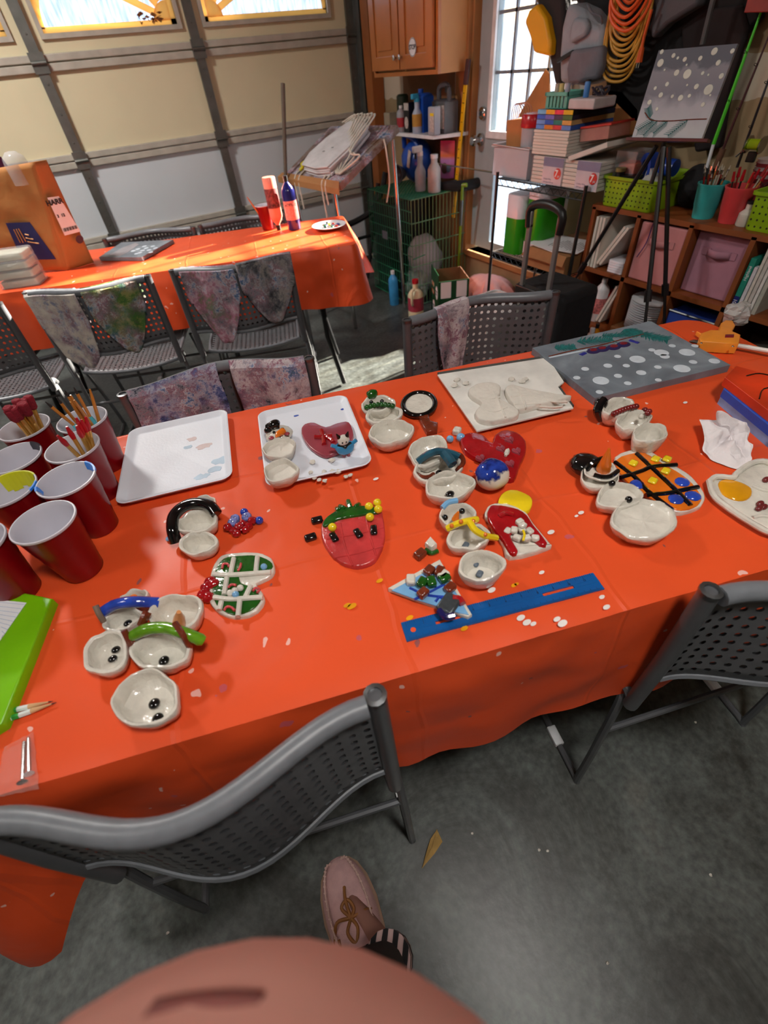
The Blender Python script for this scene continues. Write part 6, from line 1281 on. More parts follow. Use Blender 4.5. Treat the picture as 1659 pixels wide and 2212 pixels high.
# clear bin with bag and lidded container
t = thing('storage_bin', 'clear plastic storage bin on the left of the wire shelf', 'bin', (2.12, 2.15, sz)); x0, x1, y0, y1 = 1.985, 2.30, 2.045, 2.30; h_ = .125
for nm, a_, b_ in (('front_wall', (x0, y0, sz), (x0 + .003, y1, sz + h_)), ('back_wall', (x1 - .003, y0, sz), (x1, y1, sz + h_)), ('side_wall', (x0, y0, sz), (x1, y0 + .003, sz + h_)), ('side_wall', (x0, y1 - .003, sz), (x1, y1, sz + h_)), ('bottom', (x0, y0, sz), (x1, y1, sz + .003))): part(nm, MB().box2(a_, b_), M_frost, t, smooth=False)
part('rim', MB().tube([(x0 - .008, y0 - .005, sz + h_), (x0 - .008, y1 + .005, sz + h_), (x1, y1 + .005, sz + h_), (x1, y0 - .005, sz + h_)], .006, 8, closed=True), M_white, t)
t = thing('paper_bag', 'brown paper bag with thin rope handles standing in the clear bin', 'paper bag', (2.10, 2.25, sz + .004))
part('bag_body', MB().extr([(2.06, 2.175, sz + .006), (2.06, 2.285, sz + .006), (2.05, 2.295, sz + .215), (2.05, 2.165, sz + .225)][::-1], (.10, 0, 0)), M_kraft, t, smooth=False)
for k in range(5): part('rope_handle', MB().tube(smoothpath([(2.06 + k * .012, 2.275, sz + .21), (2.055 + k * .012, 2.265, sz + .262), (2.055 + k * .012, 2.235, sz + .278), (2.055 + k * .012, 2.205 - .004 * k, sz + .262), (2.06 + k * .012, 2.195 - .004 * k, sz + .215)], 5), .0022, 6), mat('jute_handle', (170, 120, 96), .8), t)
t = thing('lidded_container', 'tall translucent container with red lid standing in the clear bin', 'container', (2.1, 2.12, sz + .004))
c_ = Vector((2.06, 2.112, sz + .006)); 
part('body', MB().lathe([(.048, 0), (.056, .19), (.056, .195)], c_, 24), M_frost, t); part('red_lid', MB().lathe([(.061, .19), (.063, .196), (.059, .235), (.055, .239), (.001, .239)], c_, 28), M_redp, t)
# canvas stacks
M_cv = M_canvas
for i in range(8):
    z0 = .957 + i * .0112; t = thing('blank_canvas', 'blank white canvas %s the unwrapped stack on the wire shelf' % ('topmost of', 'x')[0] if False else ['blank canvas at the bottom of the unwrapped white stack', 'blank canvas second from the bottom of the white stack', 'blank canvas third from the bottom of the white stack', 'blank canvas fourth from the bottom of the white stack', 'blank canvas fourth from the top of the white stack', 'blank canvas third from the top of the white stack', 'blank canvas just below the top of the white stack', 'blank canvas on top of the white stack, under the coloured ones'][i], 'canvas', (2.1, 1.92, z0), 'blank canvases stacked on the wire shelf')
    part('stretched_canvas', MB().box((2.105, 1.918 + .002 * math.sin(i * 3), z0 + .0053), (.25, .212, .0104), .01 * math.sin(i * 2)), M_cv, t, smooth=False, bevel=.0015)
for i, (cols, lb) in enumerate((([(90, 140, 214), (210, 130, 40), (200, 60, 60), (90, 140, 214)], 'blue edged painted canvas with a red and orange mark, lowest of the coloured ones'), ([(110, 150, 216), (40, 90, 190), (30, 120, 110), (226, 170, 90)], 'blue and sand edged painted canvas, second of the coloured ones'), ([(60, 100, 200), (120, 110, 190), (70, 60, 90), (80, 120, 60)], 'violet and green edged painted canvas, third of the coloured ones'), ([(120, 180, 220), (240, 170, 40), (226, 60, 90), (240, 190, 30)], 'rainbow edged painted canvas on top of the coloured ones'))):
    z0 = 1.0475 + i * .0172; t = thing('painted_canvas', lb, 'canvas', (2.1, 1.92, z0)); y0, y1 = 1.815, 2.022
    part('stretched_canvas', MB().box2((1.988, y0, z0), (2.25, y1, z0 + .016)), mat('canvas_top_%d' % i, [(50, 90, 170), (190, 160, 110), (40, 40, 60), (20, 22, 26)][i], .5), t, smooth=False)
    for k, c in enumerate(cols): boxx('edge_paint', y1 - (k + 1) * (y1 - y0) / 4, y1 - k * (y1 - y0) / 4, z0 + .0005, z0 + .0155, 1.986, 1.988, mat('edge_%d_%d' % (i, k), c, .45, 0, .2, 40), t)
for (ya, yb, lb) in ((1.808, 2.003, 'shrink-wrapped pack of seven white canvases, left pack with red 7 pc sticker'), (1.603, 1.803, 'shrink-wrapped pack of seven white canvases, right pack with red 7 pc sticker')):
    t = thing('canvas_pack', lb, 'canvas pack', (2.1, (ya + yb) / 2, sz))
    for k in range(7): part('packed_canvas', MB().box2((1.975, ya + .001, sz + .001 + k * .0148), (2.24, yb - .001, sz + .0148 + k * .0148 - .001)), M_cv, t, smooth=False, bevel=.002)
    yl = ya + (yb - ya) * .62; lbm = boxx('wrap_label', ya, yl, sz + .001, sz + .104, 1.9715, 1.9745, mat('silver_label', (190, 192, 204), .4), t)
    part('blue_band', MB().box2((1.9705, ya, sz + .070), (1.9716, yl, sz + .103)), mat('slate_blue_band', (84, 108, 150), .4), lbm, smooth=False)
    sc_ = Vector((1.971, ya + .027, sz + .046)); part('red_disc', MB().lathe([(.021, 0), (.021, .0012)], sc_, 24, ax=(0, -1, 0), ay=(0, 0, 1), az=(-1, 0, 0)), M_redp, lbm, smooth=False)
    text_mesh('7', .036, sc_ + Vector((-.0015, .006, 0)), (0, -1, 0), (0, 0, 1), M_white, lbm, bold=.0012); text_mesh('pc', .014, sc_ + Vector((-.0015, -.009, -.008)), (0, -1, 0), (0, 0, 1), M_white, lbm)
    text_mesh('Value Canvas', .009, Vector((1.9700, (ya + yl) / 2, sz + .094)), (0, -1, 0), (0, 0, 1), M_white, lbm) if False else None
    text_mesh('11 in x 14 in', .0095, Vector((1.9712, yl - .035, sz + .022)), (0, -1, 0), (0, 0, 1), mat('label_ink', (70, 90, 130), .6), lbm); text_mesh('27.9 cm x 35.5 cm', .0085, Vector((1.9712, yl - .043, sz + .010)), (0, -1, 0), (0, 0, 1), mat('label_ink', (0, 0, 0)), lbm)
    boxx('shrink_wrap', ya - .0008, yb + .0008, sz, sz + .1055, 1.970, 2.243, mat('shrink_film', (230, 232, 238), .08, 0, .02, alpha=.12), t)
def tiltbox(p, d, rx, m, name, parent, bev=.002): return part(name, MB().box(p, d, R=Matrix.Rotation(rx, 3, 'X')), m, parent, smooth=False, bevel=bev)
t = thing('wrapped_canvas', 'loose white canvas in crinkled film leaning at a slant right of the white stack', 'canvas', (2.08, 1.70, .958)); tiltbox(Vector((2.07, 1.680, .985)), (.22, .20, .018), -.30, M_cv, 'stretched_canvas', t); tiltbox(Vector((2.07, 1.680, .985)), (.224, .204, .022), -.30, mat('shrink_film', (0, 0, 0)), 'film', t)
t = thing('pencil_box', 'clear plastic box with red lid lying right of the white canvas stack', 'box', (2.1, 1.72, 1.03)); tiltbox(Vector((2.10, 1.725, 1.035)), (.13, .15, .045), -.12, mat('reddish_clear', (206, 150, 140), .25, alpha=.55), 'body', t); tiltbox(Vector((2.10, 1.722, 1.061)), (.14, .16, .008), -.12, mat('red_clear_lid', (200, 60, 50), .3, alpha=.8), 'red_lid', t)
# teal basket and white box on top
zt = 1.117; t = thing('berry_basket', 'turquoise slatted basket of small bottles on top of the coloured canvases', 'basket', (2.08, 1.93, zt)); M_tl = mat('turquoise_plastic', (100, 176, 160), .45)
for k in range(6): boxx('slat', 1.875 + k * .0205, 1.887 + k * .0205, zt, zt + .044, 2.0, 2.004, M_tl, t); boxx('slat', 1.875 + k * .0205, 1.887 + k * .0205, zt, zt + .044, 2.10, 2.104, M_tl, t)
part('rim', MB().box2((1.994, 1.868, zt + .042), (2.002, 1.998, zt + .054)).box2((2.102, 1.868, zt + .042), (2.110, 1.998, zt + .054)).box2((1.994, 1.868, zt + .042), (2.11, 1.876, zt + .054)).box2((1.994, 1.990, zt + .042), (2.11, 1.998, zt + .054)), M_tl, t, smooth=False)
boxx('side', 1.872, 1.876, zt, zt + .045, 2.0, 2.104, M_tl, t); boxx('side', 1.990, 1.994, zt, zt + .045, 2.0, 2.104, M_tl, t); boxx('base', 1.874, 1.992, zt, zt + .003, 2.0, 2.104, M_tl, t)
for k, (y, c, lb) in enumerate(((1.965, (190, 176, 160), 'beige capped tube at the left in the turquoise basket'), (1.940, (220, 200, 130), 'cream capped tube in the middle of the turquoise basket'), (1.905, (180, 178, 196), 'lilac grey capped tube at the right in the turquoise basket'))):
    solo('paint_tube', MB().lathe([(.010, 0), (.011, .05), (.011, .075), (.001, .076)], (2.03, y, zt + .004), 14), mat('tube_%d' % k, c, .5), lb, 'tube')
t = thing('white_carton', 'white foam box holding a blue bottle and cords beside the turquoise basket', 'box', (2.08, 1.78, zt)); boxx('carton', 1.715, 1.853, zt, zt + .034, 1.99, 2.12, mat('dull_white_foam', (196, 188, 190), .6), t, bevel=.006)
bottle(Vector((2.03, 1.80, zt + .0345)), .012, .055, mat('mid_blue_bottle', (70, 130, 200), .4), M_ink, 'small light blue bottle standing on the white foam box', neck=.8, shoulder=.8)
solo('cable_bundle', MB().tube([(2.06 + .02 * math.cos(a), 1.755 + .03 * math.cos(a * 1.3), zt + .052 + .014 * math.sin(a * 2.1)) for a in [k * .5 for k in range(40)]], .003, 6), mat('dark_cable', (50, 46, 60), .4), 'tangled dark cables on the white foam box', 'cable')
# lower shelf: paper towels, box with papers
szl = .5035
for (ya, yb, x0, lb, hh, tcol) in ((2.060, 2.195, 1.99, 'green and white paper towel pack, left of the two on the wire shelf', .275, 1), (1.925, 2.052, 2.0, 'green and white paper towel pack, right of the two on the wire shelf', .305, 0)):
    t = thing('paper_towel_pack', lb, 'paper towels', (2.08, (ya + yb) / 2, szl)); M_gp = mat('green_film', (40, 140, 20), .25, 0, .1); M_wp = mat('white_film', (214, 212, 222), .3, 0, .05)
    def pack(z0, z1, mm, nm, g=0): part(nm, MB().prism([(p[0] * 1 + x0 + .09, p[1] + (ya + yb) / 2) for p in rrect(.18 - g, yb - ya - g, .045)], z0, z1, .008 if z1 > szl + hh * .95 else 0), mm, t)
    if tcol: pack(szl, szl + hh * .62, M_gp, 'green_wrap'); pack(szl + hh * .62, szl + hh, M_wp, 'white_wrap')
    else: pack(szl, szl + hh * .25, M_wp, 'white_base'); pack(szl + hh * .25, szl + hh * .88, M_gp, 'green_wrap'); pack(szl + hh * .88, szl + hh, M_wp, 'white_top')
t = thing('cardboard_box', 'brown cardboard box on the lower wire shelf under a heap of papers', 'box', (2.09, 1.80, szl)); 
part('box_body', MB().box2((1.93, 1.66, szl), (2.30, 1.915, szl + .085)), M_card, t, smooth=False); part('flap', MB().extr([(1.93, 1.66, szl + .085), (1.93, 1.915, szl + .085), (1.90, 1.93, szl + .05), (1.90, 1.65, szl + .05)], (0, 0, .004)), M_card, t, smooth=False)
for k, (x, y, r, lb) in enumerate(((2.08, 1.80, .1, 'printed sheet at the bottom of the heap on the cardboard box'), (2.05, 1.84, -.12, 'printed sheet sticking out left of the heap on the cardboard box'), (2.06, 1.77, .22, 'printed sheet of text on top of the heap on the cardboard box'))):
    z0 = szl + .086 + k * .004; t = thing('paper_sheet', lb, 'paper', (x, y, z0)); part('sheet', MB().box((x, y, z0 + .001), (.216, .215, .002), r), M_paper, t, smooth=False)
    if k == 2:
        R = Matrix.Rotation(r, 3, 'Z'); mb = MB()
        for i in range(13): mb.box(Vector((x, y, z0 + .0023)) + R @ Vector((-.085 + .0 * i, -.09 + i * .014, 0)) + R @ Vector((.07, 0, 0)), (.11 + .03 * math.sin(i * 5), .003, .0004), r)
        part('printed_lines', mb, M_ink, t, smooth=False, kind='stuff')

# --- objects on the floor near the crate
vb = Vector((1.965, 2.63, 0)); rv = -.42; t = thing('drink_carton', 'open green snack carton with two VARIETY PACK circles and white blank squares', 'box', vb); R = Matrix.Rotation(rv, 3, 'Z'); bw, bd, bh = .20, .25, .285
M_gc = mat('dark_green_carton', (16, 70, 36), .45); M_in = mat('kraft_inside', (120, 70, 40), .8)
def vb_(x, y, z): return vb + R @ Vector((x, y, z))
part('near_side', MB().box(vb_(0, -bd / 2, bh / 2), (bw, .003, bh), rv), M_gc, t, smooth=False); part('far_side', MB().box(vb_(0, bd / 2, bh / 2), (bw, .003, bh), rv), M_in, t, smooth=False)
part('left_side', MB().box(vb_(-bw / 2, 0, bh / 2 + .02), (.003, bd, bh + .04), rv), M_gc, t, smooth=False); part('right_side', MB().box(vb_(bw / 2, 0, bh / 2), (.003, bd, bh), rv), M_in, t, smooth=False); part('bottom', MB().box(vb_(0, 0, .003), (bw, bd, .004), rv), M_in, t, smooth=False)
for x in (-.052, .052): part('blank_square', MB().box(vb_(x, -bd / 2 - .002, bh - .055), (.068, .001, .10), rv), M_paper, t, smooth=False)
part('blank_square', MB().box(vb_(.02, -bd / 2 - .002, .07), (.05, .001, .06), rv), M_paper, t, smooth=False)
part('yellow_dot', MB().lathe([(.014, 0), (.014, .001)], vb_(-.055, -bd / 2 - .002, .09), 16, ax=R @ Vector((1, 0, 0)), ay=(0, 0, 1), az=R @ Vector((0, -1, 0))), M_yelg, t, smooth=False)
for (y, z) in ((-.07, .20), (.03, .08)):
    cc_ = vb_(-bw / 2 - .002, y, z); pl = part('white_circle', MB().lathe([(.034, 0), (.034, .001)], cc_, 20, ax=R @ Vector((0, -1, 0)), ay=(0, 0, 1.25), az=R @ Vector((-1, 0, 0))), M_paper, t, smooth=False)
    for i, w_ in enumerate(('VARIETY', 'PACK')): text_mesh(w_, .0155, cc_ + R @ Vector((-.0012, 0, .008 - .018 * i)), R @ Vector((0, -1, 0)), (0, 0, 1), M_ink, pl)
for i in range(8): part('printed_picture', MB().ball(vb_(-bw / 2 - .002, .03 + .02 * (i % 4), .17 + .05 * (i // 4)), (.002, .008, .016), 10, 6, R), mat('picture_%d' % (i % 3), [(150, 60, 50), (190, 180, 160), (180, 130, 70)][i % 3], .5), t)
jb = Vector((1.80, 2.80, 0)); t = bottle(jb, .055, .25, mat('milky_jug', (226, 216, 180), .4), M_redp, 'cream coloured plastic milk jug standing left of the snack carton', neck=.35, shoulder=.6, lab=mat('magenta_label', (170, 60, 80), .5), cat='jug', name='milk_jug')
part('handle', MB().tube(smoothpath([jb + Vector((-.03, -.03, .20)), jb + Vector((-.055, -.04, .19)), jb + Vector((-.06, -.045, .13)), jb + Vector((-.05, -.035, .10))], 4), .009, 8), mat('milky_jug', (0, 0, 0)), t)
# white basket
t = thing('laundry_basket', 'white woven plastic basket behind the trolley bag', 'basket', (1.80, 1.98, 0)); M_wb = mat('off_white_basket', (206, 208, 206), .45, 0, .1, 150, .6, 150)
mb = MB(); lv = [(0.02, -.02), (.30, .012), (.315, .02), (.315, .028), (.30, .016)]; pts_ = None; vs = []; 
for z, off in lv:
    pp_ = rrect(.26 + 2 * off, .30 + 2 * off, .04); n_ = len(pp_); vs += [Vector((1.80 + p[0], 1.98 + p[1], z)) for p in pp_]
mb.add(vs, [(i * n_ + k, i * n_ + (k + 1) % n_, (i + 1) * n_ + (k + 1) % n_, (i + 1) * n_ + k) for i in range(len(lv) - 1) for k in range(n_)] + [tuple(range(n_))]); part('basket_body', mb, M_wb, t)
part('lid', MB().prism([(1.80 + p[0], 1.98 + p[1]) for p in rrect(.25, .29, .05)], .30, .318, .006), M_wb, t)
# trolley bag
tb = Vector((1.62, 1.45, 0)); t = thing('trolley_bag', 'black fabric trolley bag with raised grey telescopic handle', 'trolley bag', tb)
part('bag_body', MB().box2((1.53, 1.30, .035), (1.76, 1.58, .60)), M_darkcloth, t, bevel=.03)
hy0, hy1, hz = 1.355, 1.505, .875
for y in (hy0, hy1): part('handle_tube', MB().box2((1.500, y - .010, .45), (1.515, y + .010, hz)), mat('brushed_aluminium', (150, 150, 150), .35, .7, .08), t, bevel=.003)
part('handle_grip', MB().tube(smoothpath([(1.508, hy1 + .004, hz - .055), (1.508, hy1 + .003, hz + .01), (1.508, (hy0 + hy1) / 2, hz + .03), (1.508, hy0 - .003, hz + .01), (1.508, hy0 - .004, hz - .055)], 4), .0155, 10), M_black, t)
for y in (1.32, 1.56): part('wheel', MB().lathe([(.034, -.012), (.036, 0), (.034, .012)], (1.74, y, .036), 18, ax=(1, 0, 0), ay=(0, 0, 1), az=(0, 1, 0)), M_black, t)
part('handle_socket', MB().box2((1.495, hy0 - .03, .57), (1.53, hy1 + .03, .605)), M_black, t, bevel=.006)

# --- cube shelf
qx, ys_, zs_ = 2.0, [1.615 - .2325 * k for k in range(7)], [.045, .293, .541, .79]
t = thing('cube_shelf', 'brown wooden cube shelf along the right wall holding art supplies', 'shelf', (2.16, .9, 0)); M_cub = mat('cherry_brown_wood', (132, 70, 30), .5, 0, .2, 4); th = .018; qd = 2.33
for y in ys_: part('divider', MB().box2((qx, y - th / 2, .0), (qd, y + th / 2, zs_[3])), M_cub, t, smooth=False)
for z in zs_: part('shelf_board', MB().box2((qx, ys_[-1] - th, z - th / 2), (qd, ys_[0] + th / 2 + (0 if z < .7 else .004), z + th / 2)), M_cub, t, smooth=False)
part('back_board', MB().box2((qd - .006, ys_[-1], 0), (qd, ys_[0], zs_[3])), mat('dark_back_board', (60, 36, 20), .7), t, smooth=False)
def cell(c, r): return ys_[c + 1] + th / 2, ys_[c] - th / 2, zs_[r + 1] + th / 2 + .0005, zs_[r + 2 - 0] - th / 2     # y0,y1,z0,z1
# column 0 middle: canvases and foam trays
y0, y1, z0, z1 = cell(0, 1)
for k, (yy, lb) in enumerate(((1.590, 'white canvas standing upright at the far left of the cube shelf'), (1.570, 'second white canvas standing upright in the cube shelf'), (1.553, 'third white canvas standing upright in the cube shelf'))):
    M_ = MB().box2((2.005, yy - .006, z0), (2.26, yy + .006, z0 + .205)) ; solo('blank_canvas', M_, M_cv, lb, 'canvas', 'upright canvases in the cube shelf', smooth=False, bevel=.001)
for k, lb in enumerate(('white canvas leaning at a slant, nearer the uprights, in the cube shelf', 'white canvas leaning at a slant over the foam trays in the cube shelf')):
    solo('blank_canvas', MB().box(Vector((2.11, 1.495 - .017 * k, z0 + .102)), (.20, .012, .195), R=Matrix.Rotation(.55, 3, 'X')), M_cv, lb, 'canvas', 'leaning canvases in the cube shelf', smooth=False, bevel=.001)
for k in range(5): solo('egg_tray', MB().prism([(2.07 + p[0], 1.445 + p[1]) for p in rrect(.12, .085, .015)], z0 + .001 + k * .010, z0 + .0095 + k * .010, .002), M_foam, 'small white foam tray in the short pile at the bottom of the upper left cube', 'tray', 'small foam trays in the cube shelf')
# pink bins
M_pb = mat('dusty_pink_fabric', (196, 132, 134), .85, 0, .05, 20, .1, 200); M_mb = mat('mauve_fabric', (170, 120, 138), .85, 0, .05, 20, .1, 200)
for c_i, mm, lb in ((1, M_pb, 'dusty pink fabric cube bin directly behind the easel legs'), (2, M_mb, 'mauve pink fabric cube bin right of the easel legs')):
    y0, y1, z0, z1 = cell(c_i, 1); t = thing('fabric_bin', lb, 'storage bin', (2.15, (y0 + y1) / 2, z0)); xf = 2.012 + .03 * (c_i - 1)
    part('bin_box', MB().box2((xf, y0 + .004, z0), (2.31, y1 - .004, z1 - .012)), mm, t, bevel=.006)
    hz_ = z1 - .075; ym = (y0 + y1) / 2; part('handle', MB().box2((xf - .003, ym - .065, hz_ - .012), (xf - .001, ym - .035, hz_ + .012)).box2((xf - .003, ym + .035, hz_ - .012), (xf - .001, ym + .065, hz_ + .012)).grid(lambda a, b_: Vector((xf - .003 - .02 * math.sin(a * PI), ym - .045 + .09 * a, hz_ - .012 + .024 * b_)), 12, 2), mm, t, solid=.001)
part('ribbon', MB().tube(smoothpath([(2.005, 1.315, .77), (2.004, 1.32, .70), (2.004, 1.345, .64)], 4), .002, 6), M_navy, bpy.data.objects['fabric_bin'])
# column 3 middle: books
y0, y1, z0, z1 = cell(3, 1); bx = [(.020, (20, 130, 110), .175, 'green book with white lettering on its spine in the cube shelf'), (.012, (200, 200, 206), .15, 'thin pale booklet right of the green book'), (.010, (206, 200, 190), .218, 'tall cream magazine right of the pale booklet'), (.012, (190, 186, 180), .222, 'tall grey magazine in the middle of the cube shelf magazines'), (.010, (214, 212, 208), .220, 'tall white magazine in the cube shelf, second from its right'), (.014, (170, 170, 160), .216, 'tall olive tinted magazine at the right of the cube shelf magazines')]
yy = y1 - .006
for w_, c, h_, lb in bx:
    t = thing('book', lb, 'book', (2.1, yy - w_ / 2, z0)); part('book_block', MB().box2((2.01, yy - w_ + .0008, z0), (2.22, yy, z0 + h_)), mat('spine_%d' % int(h_ * 1e4), c, .6, 0, .1, 60), t, smooth=False)
    if w_ == .020:
        part('navy_foot', MB().box2((2.009, yy - w_ + .0008, z0), (2.0101, yy, z0 + .045)), M_navy, t, smooth=False); text_mesh('901', .018, Vector((2.0085, yy - .010, z0 + .022)), (0, 0, 1), (0, 1, 0), M_white, t); text_mesh('Highland', .014, Vector((2.0095, yy - .010, z0 + .125)), (0, 0, 1), (0, 1, 0), M_white, t)
    yy -= w_ + .003
y0, y1, z0, z1 = cell(3, 0)
solo('grey_cloth_pile', MB().ball((2.14, (y0 + y1) / 2, z0 + .05), (.11, .09, .05), 18, 10, None, .3, 2), mat('grey_cloth', (130, 126, 116), .9), 'pale grey cloth bundle in the bottom right cube', 'cloth')
# bottom left cube: paint bottles
y0, y1, z0, z1 = cell(0, 0); z0 = zs_[1] + th / 2 + .0005
solo('low_carton', MB().box2((1.885, 1.36, 0), (1.985, 1.655, .15)), M_card, 'low brown carton on the low carton under the paint bottles', 'box', smooth=False)
def pbt(u, v, x, r, h, m, mc, lb, lab=None): q = GX(u, v, x); bottle(Vector((x, q.y, z0)), r, h, m, mc, lb, lab=lab, name='paint_bottle', group='paint bottles by the cube shelf')
pbt(1296, 650, 2.06, .032, .20, M_white, M_white, 'large white paint bottle with red label in the bottom left cube', mat('red_white_label', (200, 120, 120), .5, 0, .5, 120))
pbt(1262, 640, 2.08, .030, .19, mat('magenta_bottle', (160, 20, 60), .25), M_white, 'magenta paint bottle at the back of the bottom left cube')
pbt(1318, 660, 2.12, .03, .16, mat('crimson_bottle', (170, 40, 30), .25), M_black, 'crimson paint bottle behind the white one in the bottom left cube')
for (u, v, r, h, c, cap, lb, lab) in ((1262, 700, .030, .19, (110, 36, 26), M_black, 'brown paint bottle with black cap on the carton before the cube shelf', None), (1285, 705, .030, .18, (196, 196, 190), M_white, 'grey-white labelled paint bottle on the low carton', M_lab), (1312, 705, .030, .175, (30, 30, 84), M_black, 'dark blue paint bottle on the carton before the cube shelf', None), (1300, 680, .022, .19, (200, 130, 10), M_black, 'amber yellow paint bottle behind the grey-white one on the low carton', None), (1328, 690, .024, .17, (150, 20, 50), M_black, 'raspberry paint bottle right of the dark blue one on the low carton', None)):
    q = GX(u, v - 12, 1.92 if v > 695 else 1.955); bottle(Vector((q.x, q.y, .151)), r, h, mat('pb_%d' % u, c, .25, coat=.3), cap, lb, lab=lab, name='paint_bottle')
q = GX(1232, 690, 1.90); bottle(Vector((q.x, q.y + .02, 0)), .03, .33, mat('dark_green_bottle', (10, 60, 44), .25), M_black, 'tall dark green bottle standing left of the cube shelf', name='bottle')
for k, lb in enumerate(('white canvas leaning right in the bottom left cube, left one', 'white canvas leaning right in the bottom left cube, right one')): solo('blank_canvas', MB().box(Vector((2.13, 1.455 - .018 * k, z0 + .10)), (.2, .010, .19), R=Matrix.Rotation(.35, 3, 'X')), M_cv, lb, 'canvas', 'leaning canvases in the cube shelf', smooth=False)
# paper plates
y0, y1, z0, z1 = cell(1, 0); t = thing('wicker_tray', 'shallow tan tray holding the paper plates in the lower cube', 'tray', (2.12, 1.27, z0)); part('tray', MB().box2((2.0 - .012, y0 + .004, z0), (2.22, y1 - .004, z0 + .035)), M_card, t, smooth=False, bevel=.004)
for k in range(14): solo('paper_plate', MB().lathe([(.06, 0), (.093, .006), (.095, .0088), (.06, .003)], (2.085, 1.255, z0 + .036 + k * .0095), 24), M_paper, ['white paper plate at the very bottom of the stack in the lower cube'][0] if k == 0 else ('white paper plate on top of the stack in the lower cube' if k == 13 else 'white paper plate within the tall stack in the lower cube'), 'plate', 'paper plates stacked in the lower cube')
y0, y1, z0, z1 = cell(2, 0); t = thing('fabric_bin', 'royal blue fabric bin with grey edging in the lower cube', 'storage bin', (2.15, (y0 + y1) / 2, z0)); part('bin_box', MB().box2((2.02, y0 + .006, z0), (2.3, y1 - .006, z0 + .17)), mat('royal_blue_fabric', (34, 66, 160), .8), t, bevel=.006); part('edging', MB().tube([(2.018, y0 + .006, z0 + .172), (2.018, y1 - .006, z0 + .172)], .004, 6), M_steel, t)

# --- things on top of the cube shelf
tz = zs_[3] + th / 2 + .0005; M_hole = mat('dark_hole', (30, 36, 8), .8)
def holed_basket(x0, x1, y0, y1, h, label, rows=5, cols=12):
    t = thing('plastic_basket', label, 'basket', ((x0 + x1) / 2, (y0 + y1) / 2, tz))
    lv = [(0, -.008), (.004, -.006), (h - .012, .0), (h - .010, .008), (h, .009), (h, .002), (.006, -.012)]; vs = []; cx_, cy_ = (x0 + x1) / 2, (y0 + y1) / 2
    for z, off in lv:
        pp_ = rrect(x1 - x0 + 2 * off, y1 - y0 + 2 * off, .018); n_ = len(pp_); vs += [Vector((cx_ + p[0], cy_ + p[1], tz + z)) for p in pp_]
    part('basket_body', MB().add(vs, [tuple(reversed(range(n_)))] + [(i * n_ + k, i * n_ + (k + 1) % n_, (i + 1) * n_ + (k + 1) % n_, (i + 1) * n_ + k) for i in range(len(lv) - 1) for k in range(n_)] + [tuple((len(lv) - 1) * n_ + k for k in range(n_))]), M_lime, t)
    mb = MB()
    for r_ in range(rows):
        for c_ in range(cols):
            yy = y0 + .02 + (y1 - y0 - .04) * (c_ / (cols - 1)); zz_ = tz + .014 + (h - .036) * r_ / (rows - 1); f_ = (zz_ - tz) / h; xx_ = x0 + .0075 * (1 - f_) - .0008
            mb.lathe([(.0034, 0), (.0034, .0006)], (xx_, yy, zz_), 8, ax=(0, 1, 0), ay=(0, 0, 1), az=(-1, 0, 0))
    part('holes', mb, M_hole, t, smooth=False, kind='stuff')
    return t
holed_basket(2.005, 2.26, 1.345, 1.600, .108, 'lime green perforated basket full of tape and craft items, left end of the cube shelf')
holed_basket(2.02, 2.28, .72, .985, .115, 'lime green perforated basket at the right edge of the picture')
# items in the basket
t = thing('craft_box', 'clear plastic box with orange contents standing in the lime basket', 'box', (2.10, 1.56, tz + .01)); boxx('orange_contents', 1.505, 1.590, tz + .10, tz + .145, 2.06, 2.14, mat('bright_orange', (236, 90, 30), .5), t, bevel=.01); boxx('clear_box', 1.500, 1.598, tz + .01, tz + .185, 2.05, 2.15, M_clear, t)
t = thing('tape_roll', 'wide roll of blue painter tape in the lime basket', 'tape', (2.08, 1.47, tz + .01)); part('tape', MB().lathe([(.034, -.02), (.055, -.02), (.055, .02), (.034, .02), (.034, -.02)], (2.10, 1.468, tz + .125), 32, ax=(.5, .86, 0), ay=(0, 0, 1), az=(-.86, .5, 0), capb=False, capt=False), mat('painter_blue', (30, 70, 170), .6), t)
solo('tape_roll', MB().lathe([(.014, -.014), (.032, -.014), (.032, .014), (.014, .014), (.014, -.014)], (2.07, 1.425, tz + .105), 26, ax=(.5, .86, 0), ay=(0, 0, 1), az=(-.86, .5, 0), capb=False, capt=False), mat('pale_tape', (176, 186, 190), .5), 'pale masking tape roll beside the blue painter tape', 'tape')
solo('blue_tub', MB().lathe([(.028, -.03), (.030, .03), (.001, .032)], (2.09, 1.375, tz + .14), 20, ax=(1, 0, 0), ay=(0, 0, 1), az=(0, 1, 0)), mat('bright_blue_tub', (26, 80, 190), .3), 'bright blue round tub lying on top in the lime basket', 'tub')
bottle(Vector((2.035, 1.55, tz + .008)), .02, .125, M_black, mat('gold_print', (150, 130, 80), .4), 'small black jar with gold print in the lime basket', neck=.9, shoulder=.75)
solo('foam_lump', MB().ball((2.04, 1.40, tz + .10), (.03, .04, .022), 14, 8, None, .3, 5), mat('white_sponge', (196, 200, 196), .8), 'white sponge lump at the right in the lime basket', 'sponge')
solo('black_clips', MB().box((2.05, 1.50, tz + .09), (.05, .07, .04), .3).box((2.06, 1.455, tz + .085), (.04, .04, .03), .8), M_black, 'pile of black clips in the middle of the lime basket', 'clips', kind='stuff')
